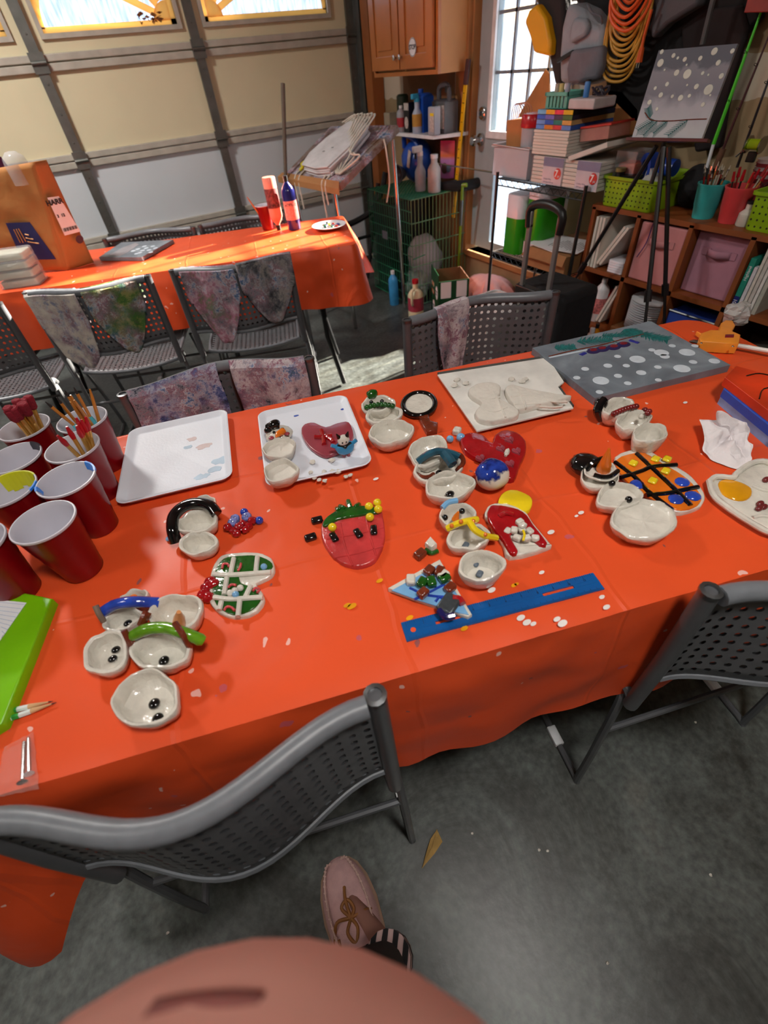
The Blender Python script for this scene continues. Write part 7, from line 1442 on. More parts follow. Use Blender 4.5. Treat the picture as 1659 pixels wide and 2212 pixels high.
def bucket(u, v, x, r, h, m, label):
    q = GX(u, v, x + .0); c = Vector((x + r, q.y, tz)); t = thing('bucket', label, 'bucket', c)
    part('pail', MB().lathe([(r * .68, 0), (r * .70, .004), (r * .8, h * .35), (r * .83, h * .37), (r * .97, h * .93), (r * 1.03, h * .97), (r * 1.03, h), (r * .94, h), (r * .66, .006), (.001, .006)], c, 32), m, t); return t, c
t, cb = bucket(1502, 462, 2.03, .052, .112, mat('aqua_pail', (60, 180, 180), .35), 'aqua blue bucket of paintbrushes on the cube shelf')
random.seed(9)
M_hd = [mat('brush_white', (200, 190, 170), .4), mat('brush_red', (150, 30, 26), .35), mat('brush_black', (30, 28, 26), .4), mat('brush_amber', (190, 130, 60), .35)]
for i in range(16):
    a = i * 2.4; rr = .012 + .026 * ((i * 7) % 10) / 10; p0 = cb + Vector((math.cos(a) * .012, math.sin(a) * .012, .01)); p1 = cb + Vector((math.cos(a) * rr * 1.5, math.sin(a) * rr * 1.5, .145 + .03 * random.random())); t2 = thing('paintbrush', 'thin paintbrush among the bunch in the aqua bucket', 'paintbrush', p0, 'brushes in the aqua bucket')
    part('handle', MB().tube([p0, p0.lerp(p1, .84)], .0028, 6), M_hd[i % 4], t2); part('ferrule', MB().tube([p0.lerp(p1, .83), p0.lerp(p1, .92)], .0032, 6), M_chrome, t2); part('bristles', MB().tube([p0.lerp(p1, .92), p1], [.003, .001], 6), M_hd[0], t2)
t, cr = bucket(1562, 466, 2.03, .052, .112, mat('coral_pail', (214, 70, 74), .35), 'coral red bucket of brushes beside the aqua bucket')
for i in range(7):
    a = i * 1.9; p0 = cr + Vector((math.cos(a) * .012, math.sin(a) * .012, .01)); p1 = cr + Vector((math.cos(a) * .05, math.sin(a) * .05 - .01, .15 + .02 * random.random())); t2 = thing('paintbrush', 'long brush with red bristles in the coral bucket', 'paintbrush', p0, 'brushes in the coral bucket')
    part('handle', MB().tube([p0, p0.lerp(p1, .8)], .003, 6), M_hd[(i + 1) % 4], t2); part('bristles', MB().tube([p0.lerp(p1, .8), p1], [.006, .004], 6), M_redp, t2)
t = thing('paper_cups', 'stack of striped paper cups behind the coral bucket', 'cups', cr + Vector((.10, 0, 0)))
for k in range(6): part('paper_cup', MB().lathe([(.034, .10 + k * .011), (.038, .118 + k * .011), (.040, .120 + k * .011), (.036, .120 + k * .011)] if k else [(.026, 0), (.038, .118), (.040, .120), (.036, .120)], cr + Vector((.115, 0, 0)), 20), mat('striped_cup_%d' % (k % 2), [(150, 40, 50), (210, 200, 200)][k % 2], .6), t)
q = GX(1600, 466, 2.05); bottle(Vector((2.07, q.y - .01, tz)), .026, .075, mat('white_jar', (200, 196, 186), .5), M_ink, 'small white jar with black cap left of the right lime basket', neck=.5, shoulder=.5, name='jar'); 
bottle(Vector((2.13, q.y - .03, tz)), .024, .10, mat('beige_jar', (180, 170, 150), .5), M_white, 'slim beige bottle behind the small white jar', neck=.6, shoulder=.7)
solo('dark_fabric_bag', MB().ball((2.2, 1.30, tz + .07), (.08, .07, .068), 16, 10, None, .3, 8), M_darkcloth, 'dark fabric bundle behind the lime basket and easel', 'bag')
# --- easel with snowy canvas
cp = Vector((1.84, 1.387, 1.061)); yaw, tilt, cw, chh = -1.329, .221, .235, .225
u_ = Vector((math.cos(yaw), math.sin(yaw), 0)); b_ = Vector((-math.sin(yaw), math.cos(yaw), 0)); v_ = ZZ * math.cos(tilt) + b_ * math.sin(tilt); nf = u_.cross(v_)
t = thing('painted_canvas', 'square canvas with grey snowy sky, white dots and pine branch on the easel', 'canvas', cp)
m, nt, b, nd, L = nodes('snowy_sky_paint'); tc = nd('ShaderNodeTexCoord'); sx = nd('ShaderNodeSeparateXYZ'); L(tc.outputs['Generated'], sx.inputs[0]); n1 = nd('ShaderNodeTexNoise', Scale=14.0, Detail=4, Distortion=1.0); L(tc.outputs['Object'], n1.inputs['Vector'])
ma = nd('ShaderNodeMath', operation='MULTIPLY_ADD'); ma.inputs[1].default_value = .35; L(n1.outputs['Fac'], ma.inputs[0]); L(sx.outputs[2], ma.inputs[2])
r1 = ramp(nd, [(0.3, (196, 196, 200)), (0.55, (178, 176, 186)), (0.68, (128, 126, 138)), (0.95, (140, 138, 148)), (1.15, (96, 98, 110))]); L(ma.outputs[0], r1.inputs[0]); L(r1.outputs[0], b.inputs['Base Color']); b.inputs['Roughness'].default_value = .5
nb = nf if nf.dot(Vector((0, 0, H)) - cp) < 0 else -nf      # towards the wall
part('stretched_canvas', MB().extr([cp, cp + u_ * cw, cp + u_ * cw + v_ * chh, cp + v_ * chh], nb * .016), m, t, smooth=False)
nfr = -nb
def cvp(a, c, d=.0005): return cp + u_ * (a * cw) + v_ * (c * chh) + nfr * d
for (a, c, r) in ((.08, .86, .010), (.30, .90, .004), (.23, .93, .006), (.05, .98, .006), (.40, .88, .006), (.60, .88, .006), (.75, .94, .009), (.85, .82, .007), (.97, .93, .006), (.95, .68, .007), (.35, .74, .008), (.50, .72, .012), (.27, .62, .006), (.68, .58, .007), (.85, .54, .013), (.12, .58, .005), (.23, .50, .007), (.40, .48, .005), (.52, .46, .008), (.63, .48, .005), (.85, .38, .006), (.10, .42, .007), (.24, .34, .005), (.70, .72, .005), (.45, .82, .003), (.17, .78, .003), (.78, .70, .003), (.9, .48, .003), (.55, .60, .003)):
    part('painted_dot', MB().lathe([(r, 0), (r * .9, .0006)], cvp(a, c), 14, ax=u_, ay=v_, az=nfr), mat('snow_dot', (216, 216, 204), .5), t, smooth=False)
part('branch_line', MB().tube(smoothpath([cvp(.08, .30), cvp(.22, .21), cvp(.5, .20), cvp(.75, .215), cvp(.97, .22)], 5), .0016, 6), M_browng, t)
def pine3(a0, c0, a1, c1, w_, m_):
    mb = MB(); p, q = cvp(a0, c0, .0008), cvp(a1, c1, .0008); d = q - p; s = nfr.cross(d).normalized()
    for i in range(10):
        for sg in (-1, 1):
            a_ = p + d * (i / 10); e = a_ + s * sg * w_ + d * .22; k = (e - a_); pr = nfr.cross(k).normalized() * .0011; mb.add([a_ - pr, a_ + pr, e + pr * .4, e - pr * .4], [(0, 1, 2, 3)])
    mb.tube([p, q], .0008, 4); part('pine_sprig', mb, m_, t, smooth=False)
for a in ((.25, .21, .05, .08, .014), (.30, .20, .16, .02, .014), (.45, .20, .30, .05, .012), (.72, .205, .52, .02, .014), (.18, .24, .10, .36, .012)): pine3(*a, M_pine)
t = thing('easel', 'black folding tripod easel standing before the cube shelf', 'easel', (1.87, 1.3, 0)); ap = cp + u_ * (cw * .45) - v_ * .012 - nfr * .02
part('canvas_ledge', MB().extr([cvp(-.06, -.008, .014), cvp(1.1, -.008, .014), cvp(1.1, -.045, .014), cvp(-.06, -.045, .014)], nb * .035), mat('dark_red_ledge', (96, 34, 34), .4), t, smooth=False)
part('centre_mast', MB().tube([ap - ZZ * .12, ap + v_ * (chh * .9)], .008, 8), M_black, t)
for i, ft_ in enumerate(((1.90, 1.80, 0.006), (1.74, .93, .006), (1.965, .95, .006))):
    f_ = Vector(ft_); a_ = ap - ZZ * .01 + Vector((0, [.02, -.01, -.03][i], 0)); lg = part('leg', MB().tube([a_, a_.lerp(f_, .45)], .0085, 8).tube([a_.lerp(f_, .42), f_], .006, 8), M_black, t, kind=None)
    part('clamp', MB().tube([a_.lerp(f_, .42), a_.lerp(f_, .46)], .014, 8), M_black, lg); part('clamp', MB().tube([a_.lerp(f_, .70), a_.lerp(f_, .73)], .012, 8), M_black, lg)

# --- right wall hangings
xw = 2.24
t = thing('backpack', 'grey hiking backpack hanging on the right wall below dark straps', 'backpack', GX(1245, 185, xw)); M_bpk = mat('grey_nylon', (146, 154, 164), .7, 0, .12, 12, .3, 50); M_bpd = mat('darker_grey_nylon', (108, 108, 118), .7, 0, .12, 12, .3, 50)
xslab('pack_body', [(1225, 5), (1262, 22), (1285, 50), (1304, 54), (1300, 100), (1296, 170), (1258, 186), (1208, 180), (1207, 120), (1212, 60)], 2.20, .12, M_bpk, None, None, bev=.02, parent=t)
xslab('upper_pocket', [(1238, 38), (1262, 40), (1270, 58), (1262, 78), (1232, 96), (1228, 82), (1232, 55)], 2.175, .03, M_bpk, None, None, bev=.012, parent=t)
xslab('lower_pocket', [(1232, 108), (1300, 98), (1298, 140), (1290, 172), (1225, 186), (1222, 150)], 2.165, .045, M_bpd, None, None, bev=.015, parent=t)
part('strap', MB().tube(smoothpath([GX(1270, 10, 2.19), GX(1280, 28, 2.17), GX(1297, 35, 2.17), GX(1301, 52, 2.18)], 5), .006, 8, flat=.5), M_bpd, t); part('buckle_strap', MB().box(GX(1222, 122, 2.185), (.02, .09, .012), R=Matrix.Rotation(-.3, 3, 'X')), M_black, t, smooth=False)
xslab('yellow_jacket', [(1158, 8), (1178, 38), (1188, 90), (1186, 122), (1152, 114), (1144, 80), (1132, 48), (1142, 22)], 2.22, .05, mat('yellow_vinyl', (234, 170, 6), .45, 0, .08, 6), 'yellow vinyl safety jacket hanging over the edge of the door', 'jacket', bev=.012)
xslab('dark_jacket', [(1144, -60), (1215, -60), (1218, 50), (1212, 180), (1198, 186), (1185, 120), (1178, 38), (1158, 6)], 2.26, .06, mat('charcoal_fabric', (44, 40, 42), .9, 0, .15, 8, .3, 30), 'charcoal jacket hanging between the yellow jacket and the backpack', 'jacket', bev=.015)
xslab('black_tarp', [(1215, -80), (1640, -120), (1640, 40), (1560, 120), (1530, 300), (1440, 310), (1360, 260), (1310, 210), (1300, 60), (1240, 0)], 2.30, .045, mat('black_tarp_cloth', (20, 18, 20), .85, 0, .3, 6, .4, 12), 'large black cloth hanging behind cords and easel canvas', 'cloth', bev=.01)
xslab('hanging_coat', [(1470, 60), (1520, 20), (1600, 10), (1615, 60), (1600, 110), (1570, 230), (1555, 320), (1500, 330), (1480, 200)], 2.285, .03, mat('brown_black_coat', (34, 26, 28), .9, 0, .3, 8, .4, 14), 'dark brown coat hanging beside the fishing rods', 'coat', bev=.01)
xslab('folded_tent', [(1400, -40), (1510, -40), (1508, 10), (1440, 52), (1406, 86), (1402, 60), (1412, 20)], 2.22, .06, mat('slate_grey_tent', (84, 84, 90), .7, 0, .1, 10, .2, 30), 'slate grey folded tent bag hanging at the top of the wall', 'bag', bev=.012)
solo('grey_pole', MB().tube([GX(1550, -40, 2.2), GX(1517, 96, 2.2)], .009, 8), mat('dull_grey_pole', (90, 90, 92), .5, .4), 'dull grey metal pole above the easel canvas', 'pole')
xslab('cardboard_sheet', [(1178, 150), (1186, 160), (1188, 236), (1172, 250), (1118, 254), (1140, 214)], 2.325, .008, M_card, 'triangular piece of brown cardboard leaning across the door glass', 'cardboard', bev=0)
xslab('paper_sack', [(1300, 190), (1345, 195), (1380, 235), (1378, 290), (1300, 300), (1292, 230)], 2.30, .03, M_kraft, 'crumpled brown paper sack behind the canvas stacks', 'paper bag', bev=.006)
def cord(name, m, label, n, zb0, zb1, yc, hw0, hw1, x, r, zt_=1.50):
    t = thing(name, label, 'extension cord', (x, yc, zb1))
    for k in range(n):
        f_ = k / max(1, n - 1); zb = zb0 + (zb1 - zb0) * f_; hw = hw0 + (hw1 - hw0) * f_; yo = .012 * math.sin(k * 2.3); xo = x + .012 * math.sin(k * 1.7) - .01 * (k % 3)
        pts = [Vector((xo, yc + yo - hw * .55, zt_ + .02)), Vector((xo - .01, yc + yo - hw * .95, (zt_ + zb) / 2 + .03)), Vector((xo - .015, yc + yo - hw * .75, zb + .035)), Vector((xo - .018, yc + yo - .01, zb)), Vector((xo - .015, yc + yo + hw * .75, zb + .035)), Vector((xo - .01, yc + yo + hw * .98, (zt_ + zb) / 2 + .03)), Vector((xo, yc + yo + hw * .55, zt_ + .02))]
        part('cord_loop', MB().tube(smoothpath(pts, 6), r, 7), m, t)
    return t
cord('extension_cord', mat('tan_yellow_cord', (206, 150, 50), .5), 'coiled tan yellow extension cord hanging in long loops on the wall', 11, 1.34, 1.185, 1.815, .075, .10, 2.235, .0052)
t = cord('extension_cord', mat('orange_cord', (226, 92, 30), .5), 'coiled orange extension cord hanging above the tan yellow loops', 6, 1.43, 1.335, 1.80, .06, .10, 2.20, .0058)
a_ = GX(1408, 20, 2.18); c_ = GX(1385, 112, 2.18); part('plug_lead', MB().tube([a_, a_.lerp(c_, .6) + Vector((0, .004, 0)), c_], .0055, 8), mat('orange_cord', (0, 0, 0)), t); pl = part('plug', MB().tube([c_ + ZZ * .012, c_ - ZZ * .03], [.009, .013], 8), mat('orange_cord', (0, 0, 0)), t)
part('prongs', MB().box(c_ + Vector((0, .005, -.038)), (.006, .002, .016)).box(c_ + Vector((0, -.005, -.038)), (.006, .002, .016)), M_chrome, pl, smooth=False)
# fishing rods
def rod(a, b_, m, r, label, x0=2.20, x1=2.24, grip=None):
    p, q = GX(*a, x0), GX(*b_, x1); t = thing('fishing_rod', label, 'fishing rod', p); part('blank', MB().tube([p, p.lerp(q, .5), q], [r * 1.2, r, r * .6], 8), m, t)
    d = q - p
    for f_ in (.35, .7): g = p + d * f_; part('line_guide', MB().tube([g + Vector((-.008 - .006 * math.cos(k), .006 * math.sin(k), .004 * math.cos(k))) for k in [i * 2 * PI / 10 for i in range(10)]], .001, 4, closed=True), M_black, t)
    if grip: part('cork_grip', MB().tube([p, p - d * grip], r * 2.6, 10), mat('dark_cork', (96, 64, 44), .8), t)
    return t
rod((1541, 312), (1648, 14), mat('neon_green_rod', (70, 210, 20), .35), .0055, 'neon green fishing rod leaning on the right wall', grip=.0)
part('white_butt', MB().tube([GX(1541, 312, 2.20), GX(1524, 372, 2.19)], .006, 8), M_white, [o for o in bpy.data.objects if o.name == 'fishing_rod'][0])
rod((1562, 322), (1672, 50), mat('maroon_rod', (70, 22, 28), .4), .0042, 'maroon fishing rod between the green and black ones', grip=.18)
rod((1592, 362), (1690, 90), mat('black_rod', (34, 24, 34), .4), .004, 'black fishing rod nearest the right edge of the picture', x0=2.16)
t = thing('fishing_reel', 'silver fishing reel wound with yellow green line at the right edge', 'fishing reel', GX(1632, 330, 2.10)); rc = GX(1632, 312, 2.10)
part('spool', MB().lathe([(.015, -.020), (.015, .020)], rc, 20, ax=(1, 0, 0), ay=(0, 0, 1), az=(0, 1, 0)), mat('yellow_green_line', (170, 200, 20), .4), t)
for s_ in (-1, 1): part('side_plate', MB().lathe([(.024, -.002), (.026, 0), (.024, .002)], rc + Vector((0, .023 * s_, 0)), 24, ax=(1, 0, 0), ay=(0, 0, 1), az=(0, 1, 0)), M_chrome, t)
part('crank', MB().tube(smoothpath([rc + Vector((0, .026, 0)), rc + Vector((-.01, .032, -.02)), rc + Vector((-.01, .045, -.035))], 4), .003, 6), M_chrome, t); part('foot', MB().box(rc + Vector((.005, 0, -.035)), (.012, .03, .03)), M_black, t, bevel=.003)
solo('copper_wire_pile', MB().tube([Vector((2.16 + .05 * math.sin(k * 1.3), .985 + .05 * math.cos(k * .9), tz + .10 + .05 * math.sin(k * .7))) for k in range(46)], .0014, 4), mat('dark_wire', (70, 60, 50), .4), 'tangle of thin dark wire near the fishing reel', 'wire')
xslab('bird_feeder_box', [(1606, 28), (1700, 26), (1700, -30), (1622, -30)], 2.20, .12, mat('brick_red_box', (150, 48, 40), .5), 'brick red box with blue corner at the top right of the picture', 'box', bev=.003)

# ================================================================ FAR TABLE THINGS
FZ = .746
# grocery bag
bq = [G(28, 582, FZ), G(188, 583, FZ)]
bc = G(110, 575, FZ); t = thing('grocery_bag', 'large brown paper grocery bag leaning on the far table with shipping label', 'paper bag', bc)
fl, fr_ = G(45, 592, FZ), G(198, 580, FZ); bdir = (fr_ - fl).normalized(); bn = Vector((-bdir.y, bdir.x, 0))
S_ = .985
def bagp(px, off=0.0, y=None):
    r = _ray(*px); k = (fl.dot(bn) + off) / (r[0] * bn.x + r[1] * bn.y); return Vector((r[0] * k, r[1] * k, H + r[2] * k))
f4 = [fl, bagp((185, 586)), bagp((160, 585)), bagp((75, 347)), bagp((-20, 378))]
fA, fB, fC, fD = bagp((-8, 585)), bagp((150, 590)), bagp((72, 350)), bagp((-60, 372))
side = bn * .12
sB, sC = bagp((205, 572), .09), bagp((100, 345), .09)
mk = mat('grocery_kraft', (178, 118, 62), .75, 0, .08, 6, .5, 14)
def quadgrid(a, b_, c_, d, n, nn, amp, seed):
    nrm = (b_ - a).cross(d - a).normalized()
    return MB().grid(lambda u, v: a.lerp(b_, u).lerp(d.lerp(c_, u), v) + nrm * (amp * noise.noise(Vector((u * 4 + seed, v * 5, seed))) * min(1, 6 * min(u, 1 - u, v + .1, 1 - v + .1))), n, nn)
zfix = lambda p: Vector((p.x, p.y, max(FZ + .001, p.z)))
fA, fB, sB = zfix(fA), zfix(fB), zfix(sB); bkA = zfix(fA + (sB - fB)); bkD = fD + (sC - fC)
part('front_face', quadgrid(fA, fB, fC, fD, 14, 20, .006, 1), mk, t, solid=.0012)
part('side_face', quadgrid(fB, sB, sC, fC, 8, 20, .006, 5), mk, t, solid=.0012)
part('back_face', quadgrid(sB, bkA, bkD, sC, 10, 14, .004, 8), mk, t, solid=.0012); part('back_face', quadgrid(bkA, fA, fD, bkD, 6, 14, .004, 9), mk, t, solid=.0012)
nfb = -(fB - fA).cross(fD - fA).normalized(); nfb = nfb if nfb.dot(Vector((0, 0, H)) - fA) > 0 else -nfb
def onq(A_, B_, C_, D_, px, off=.004):
    nrm = (B_ - A_).cross(D_ - A_).normalized(); r = Vector(_ray(*px)); o_ = Vector((0, 0, H)); k = (A_ - o_).dot(nrm) / r.dot(nrm); q = o_ + r * k; return q - r.normalized() * off
def decal(A_, B_, C_, D_, pxs, m, name, parent=None, off=.010, th=.0008):
    pts = [onq(A_, B_, C_, D_, p, off) for p in pxs]; d_ = (pts[1] - pts[0]).cross(pts[2] - pts[0]).normalized() * th; return part(name, MB().extr(pts, d_), m, parent or t, smooth=False)
M_nb = mat('navy_print', (34, 38, 96), .5)
logo = decal(fA, fB, fC, fD, [(12, 482), (64, 480), (122, 562), (104, 563), (38, 530), (25, 510)][:2] + [(121, 560), (48, 562)], M_nb, 'navy_logo_panel')
for a, c in (((30, 496), (44, 524)), ((35, 495), (50, 524)), ((40, 494), (56, 522))): part('logo_stripe', MB().tube([onq(fA, fB, fC, fD, a, .013), onq(fA, fB, fC, fD, c, .013)], .0028, 4), mat('tan_print', (196, 140, 84), .6), logo)
for a, c in (((54, 506), (62, 508)), ((56, 514), (72, 517)), ((60, 522), (84, 526))): part('logo_stripe', MB().tube([onq(fA, fB, fC, fD, a, .013), onq(fA, fB, fC, fD, c, .013)], .0028, 4), mat('tan_print', (0, 0, 0)), logo)
lbq = [(102, 427), (127, 424), (174, 500), (140, 509)]
lab_ = decal(fB, sB, sC, fC, lbq, M_paper, 'shipping_label', off=.012)
ux_ = onq(fB, sB, sC, fC, (128, 434), .012) - onq(fB, sB, sC, fC, (108, 438), .012); uy_ = onq(fB, sB, sC, fC, (115, 430), .012) - onq(fB, sB, sC, fC, (119, 445), .012)
text_mesh('HARR', .026, onq(fB, sB, sC, fC, (118, 437), .014), ux_, uy_ - ux_ * (uy_.dot(ux_) / ux_.dot(ux_)), M_ink, lab_, bold=.0012)
text_mesh('3  12', .016, onq(fB, sB, sC, fC, (132, 466), .014), ux_, uy_ - ux_ * (uy_.dot(ux_) / ux_.dot(ux_)), M_ink, lab_, bold=.0006)
mb = MB()
for k in range(16): a_ = onq(fB, sB, sC, fC, (139 + k * 1.9, 501 - k * .5), .014); c_ = onq(fB, sB, sC, fC, (136 + k * 1.9, 494 - k * .5), .014); mb.tube([a_, c_], .0006 + .0005 * (k % 3), 4)
part('barcode', mb, M_ink, lab_, kind='stuff')
dc = onq(fB, sB, sC, fC, (172, 517), .013); dn = (sB - fB).cross(fC - fB).normalized(); part('round_stamp', MB().lathe([(.017, 0), (.017, .0006)], dc, 20, ax=(sB - fB).normalized(), ay=(fC - fB).normalized(), az=-dn if (-dn).dot(Vector((0, 0, H)) - dc) > 0 else dn), mat('dark_purple_print', (66, 46, 60), .6), t, smooth=False)
top_c = (fC + fD + sC + bkD) / 4
solo('clear_bottle_top', MB().lathe([(.045, -.06), (.045, .01), (.04, .03), (.02, .048), (.001, .05)], fC.lerp(bkD, .35) + ZZ * .0 + Vector((0, 0, -.005)), 20), M_clear, 'rounded clear plastic package poking out of the grocery bag', 'package')
solo('snack_packet', MB().extr([fD.lerp(fC, .25) + ZZ * -.05 + side * .3, fD.lerp(fC, .5) + ZZ * -.05 + side * .3, fD.lerp(fC, .42) + ZZ * .03 + side * .3, fD.lerp(fC, .12) + ZZ * .06 + side * .3], side * .15), mat('plum_foil', (90, 34, 70), .25, .3), 'plum coloured foil packet sticking out of the grocery bag', 'packet', smooth=False)
# plastic wrapped trays at left
for k in range(4):
    zc_ = FZ + .002 + k * .034; q = G(55, 612, FZ)
    t = thing('clay_tray_pack', ['clear film wrapped tray of pale clay, bottom of the pile by the grocery bag', 'clear film wrapped clay tray second from the bottom of the pile', 'clear film wrapped clay tray second from the top of the pile', 'clear film wrapped clay tray on top of the pile by the grocery bag'][k], 'packaged clay', (q.x, q.y, zc_), 'film wrapped clay trays on the far table')
    part('clay_block', MB().prism([(q.x + p[0] * math.cos(FROT) - p[1] * math.sin(FROT) + .004 * math.sin(k * 3), q.y + p[0] * math.sin(FROT) + p[1] * math.cos(FROT)) for p in rrect(.15, .10, .012)], zc_, zc_ + .024, .004), mat('pale_clay_block', (196, 196, 176), .6, 0, .08), t)
    part('film', MB().prism([(q.x + p[0] * math.cos(FROT) - p[1] * math.sin(FROT), q.y + p[0] * math.sin(FROT) + p[1] * math.cos(FROT)) for p in rrect(.17, .12, .02)], zc_ - .001, zc_ + .031, .008), mat('crinkly_film', (226, 224, 226), .06, 0, .02, 30, 1.0, 45, alpha=.30), t)
# painted canvas on the far table
cc = [G(214, 556, FZ + .016), G(306, 556, FZ + .016), G(374, 518, FZ + .016), G(262, 524, FZ + .016)]
for q in cc: q.z = FZ + .001
t = thing('painted_canvas', 'grey canvas with pale dots lying flat on the far table', 'canvas', cc[0]); part('stretched_canvas', MB().prism([(p.x, p.y) for p in cc], FZ + .001, FZ + .017, .001), M_greysky, t, smooth=False)
part('pale_patch', MB().prism([(p.x, p.y) for p in [G(u, v, FZ + .018) for u, v in ((236, 550), (262, 536), (292, 524), (300, 528), (275, 545), (258, 553))]], FZ + .017, FZ + .0176), mat('pinkish_grey_paint', (150, 146, 152), .5), t, smooth=False)
for i, (u, v) in enumerate(((288, 542), (298, 538), (308, 541), (302, 546), (316, 536), (322, 540), (312, 532), (330, 532), (336, 536), (295, 548), (326, 545))):
    part('painted_dot', MB().lathe([(.012, 0), (.011, .0006)], G(u, v, FZ + .0172), 14), M_dot, t, smooth=False)
# paint bottles, red cup, plate
q1 = G(603, 497, FZ); q1.z = FZ + .001
bottle(q1, .032, .225, mat('pale_peach_bottle', (232, 150, 130), .25, 0, .1, 12), M_black, 'upside down peach paint bottle standing on its cap on the far table', lab=mat('dark_print_label', (120, 60, 60), .5, 0, .6, 90), inv=True, name='paint_bottle', neck=.3)
q2 = G(637, 495, FZ); q2.z = FZ + .001
bottle(q2, .033, .225, M_navy, M_black, 'deep blue paint bottle with pinkish label on the far table', lab=mat('pinkish_label', (214, 140, 130), .5, 0, .35, 90), name='paint_bottle', neck=.3)
for _q, _m in ((q1, M_ink), (q2, M_ink)):
    _d = Vector((-_q.x, -_q.y, 0)).normalized(); text_mesh('ACRYLIC', .014, _q + _d * .0345 + ZZ * .11, Vector((-_d.y, _d.x, 0)), ZZ, _m, [o for o in bpy.data.objects if o.name.startswith('paint_bottle') and (o.location - _q).length < 1e-4][0])
o = copy_tree(cup0); q3 = G(592, 492, FZ); o.location = q1 + Vector((-.035, .065, .001)); o.location.z = FZ + .001; o['label'] = 'red plastic cup behind the upside down paint bottle on the far table'; o['group'] = ''; del o['group']; o.scale = (.9, .9, .9)
brush(o.location + Vector((0, 0, .01)), o.location + Vector((-.075, -.01, .155)), 'wood', 'thin brush leaning out of the far red cup', None)
q4 = G(712, 493, FZ); t = thing('paper_plate', 'small white plate of bright candies at the right end of the far table', 'plate', q4); c = Vector((q4.x, q4.y, FZ + .001))
part('plate', MB().lathe([(.05, 0), (.058, .004), (.085, .014), (.087, .016), (.083, .0165), (.056, .007), (.001, .006)], c, 32), M_white, t)
random.seed(4)
for i in range(18):
    a = random.random() * 6.3; rr = .05 * math.sqrt(random.random()); cl = [(220, 180, 40), (40, 60, 60), (200, 60, 40), (60, 60, 140), (180, 170, 160), (40, 110, 70)][i % 6]
    solo('candy', MB().ball(c + Vector((rr * math.cos(a), rr * math.sin(a), .0115 + .002 * (i % 2))), (.010, .007, .005), 10, 6, Matrix.Rotation(a, 3, 'Z')), mat('candy_%d' % (i % 6), cl, .3), ['yellow', 'dark teal', 'red', 'navy', 'pale', 'green'][i % 6] + ' candy piece on the small white plate', 'candy', 'candies on the small plate')
# blue bottle near the crate, boxes
bottle(Vector((1.80, 3.10, 0)), .035, .24, mat('sky_blue_bottle', (60, 150, 210), .25), M_white, 'light blue water bottle on the floor left of the green crate', name='bottle')

# ================================================================ FLOOR THINGS AND THE PHOTOGRAPHER
lf = [G(944, 1792, .006), G(956, 1818, .012), G(938, 1845, .006), G(912, 1875, .004), G(922, 1838, .014), G(930, 1812, .010)]
c_ = sum(lf, Vector()) / 6; mb = MB(); mb.add(lf + [c_ + Vector((0, 0, -.004))], [(i, (i + 1) % 6, 6) for i in range(6)]); mb.tube([lf[3], c_, lf[0]], .0008, 5)
solo('dead_leaf', mb, mat('tan_leaf', (170, 136, 76), .8, 0, .2, 40), 'curled tan dead leaf on the concrete right of the shoe', 'leaf', smooth=False, solid=.0006)
for i, (u, v) in enumerate(((1165, 1836), (1183, 1838), (1535, 1890), (1312, 2080), (362, 2015), (1020, 1800), (1502, 1560))):
    solo('clay_crumb', MB().ball(G(u, v, .003), (.0035, .003, .0025), 8, 5, None, .4, i), M_raw, 'tiny white clay crumb on the concrete floor', 'crumb', 'white crumbs on the concrete floor')

# photographer: one continuous skinned body
bc0 = Vector((-.148, -.114, 0)); fw = Vector((-.02, 1, 0)).normalized(); rt = Vector((1, .02, 0))
def pv(x, y, z): return bc0 + rt * x + fw * y + ZZ * z
pers = thing('person', 'person in a pink sweater and pink moccasin seen from above, holding the camera', 'person', (bc0.x, bc0.y, 0))
J = {}; V = []; Rr = []; E_ = []
def jn(n, p, r, par=None):
    J[n] = len(V); V.append(p - pers.location); Rr.append(r)
    if par is not None: E_.append((J[par], J[n]))
jn('pelvis', pv(0, -.03, .90), (.145, .12)); jn('waist', pv(0, -.03, 1.02), (.135, .12), 'pelvis'); jn('chest', pv(0, -.05, 1.20), (.145, .115), 'waist'); jn('neckb', pv(0, -.07, 1.36), (.085, .075), 'chest'); jn('neck', pv(0, -.06, 1.44), (.052, .052), 'neckb'); jn('head0', pv(0, -.03, 1.50), (.072, .082), 'neck'); jn('head1', pv(0, -.03, 1.60), (.076, .092), 'head0'); jn('head2', pv(0, -.04, 1.655), (.055, .065), 'head1')
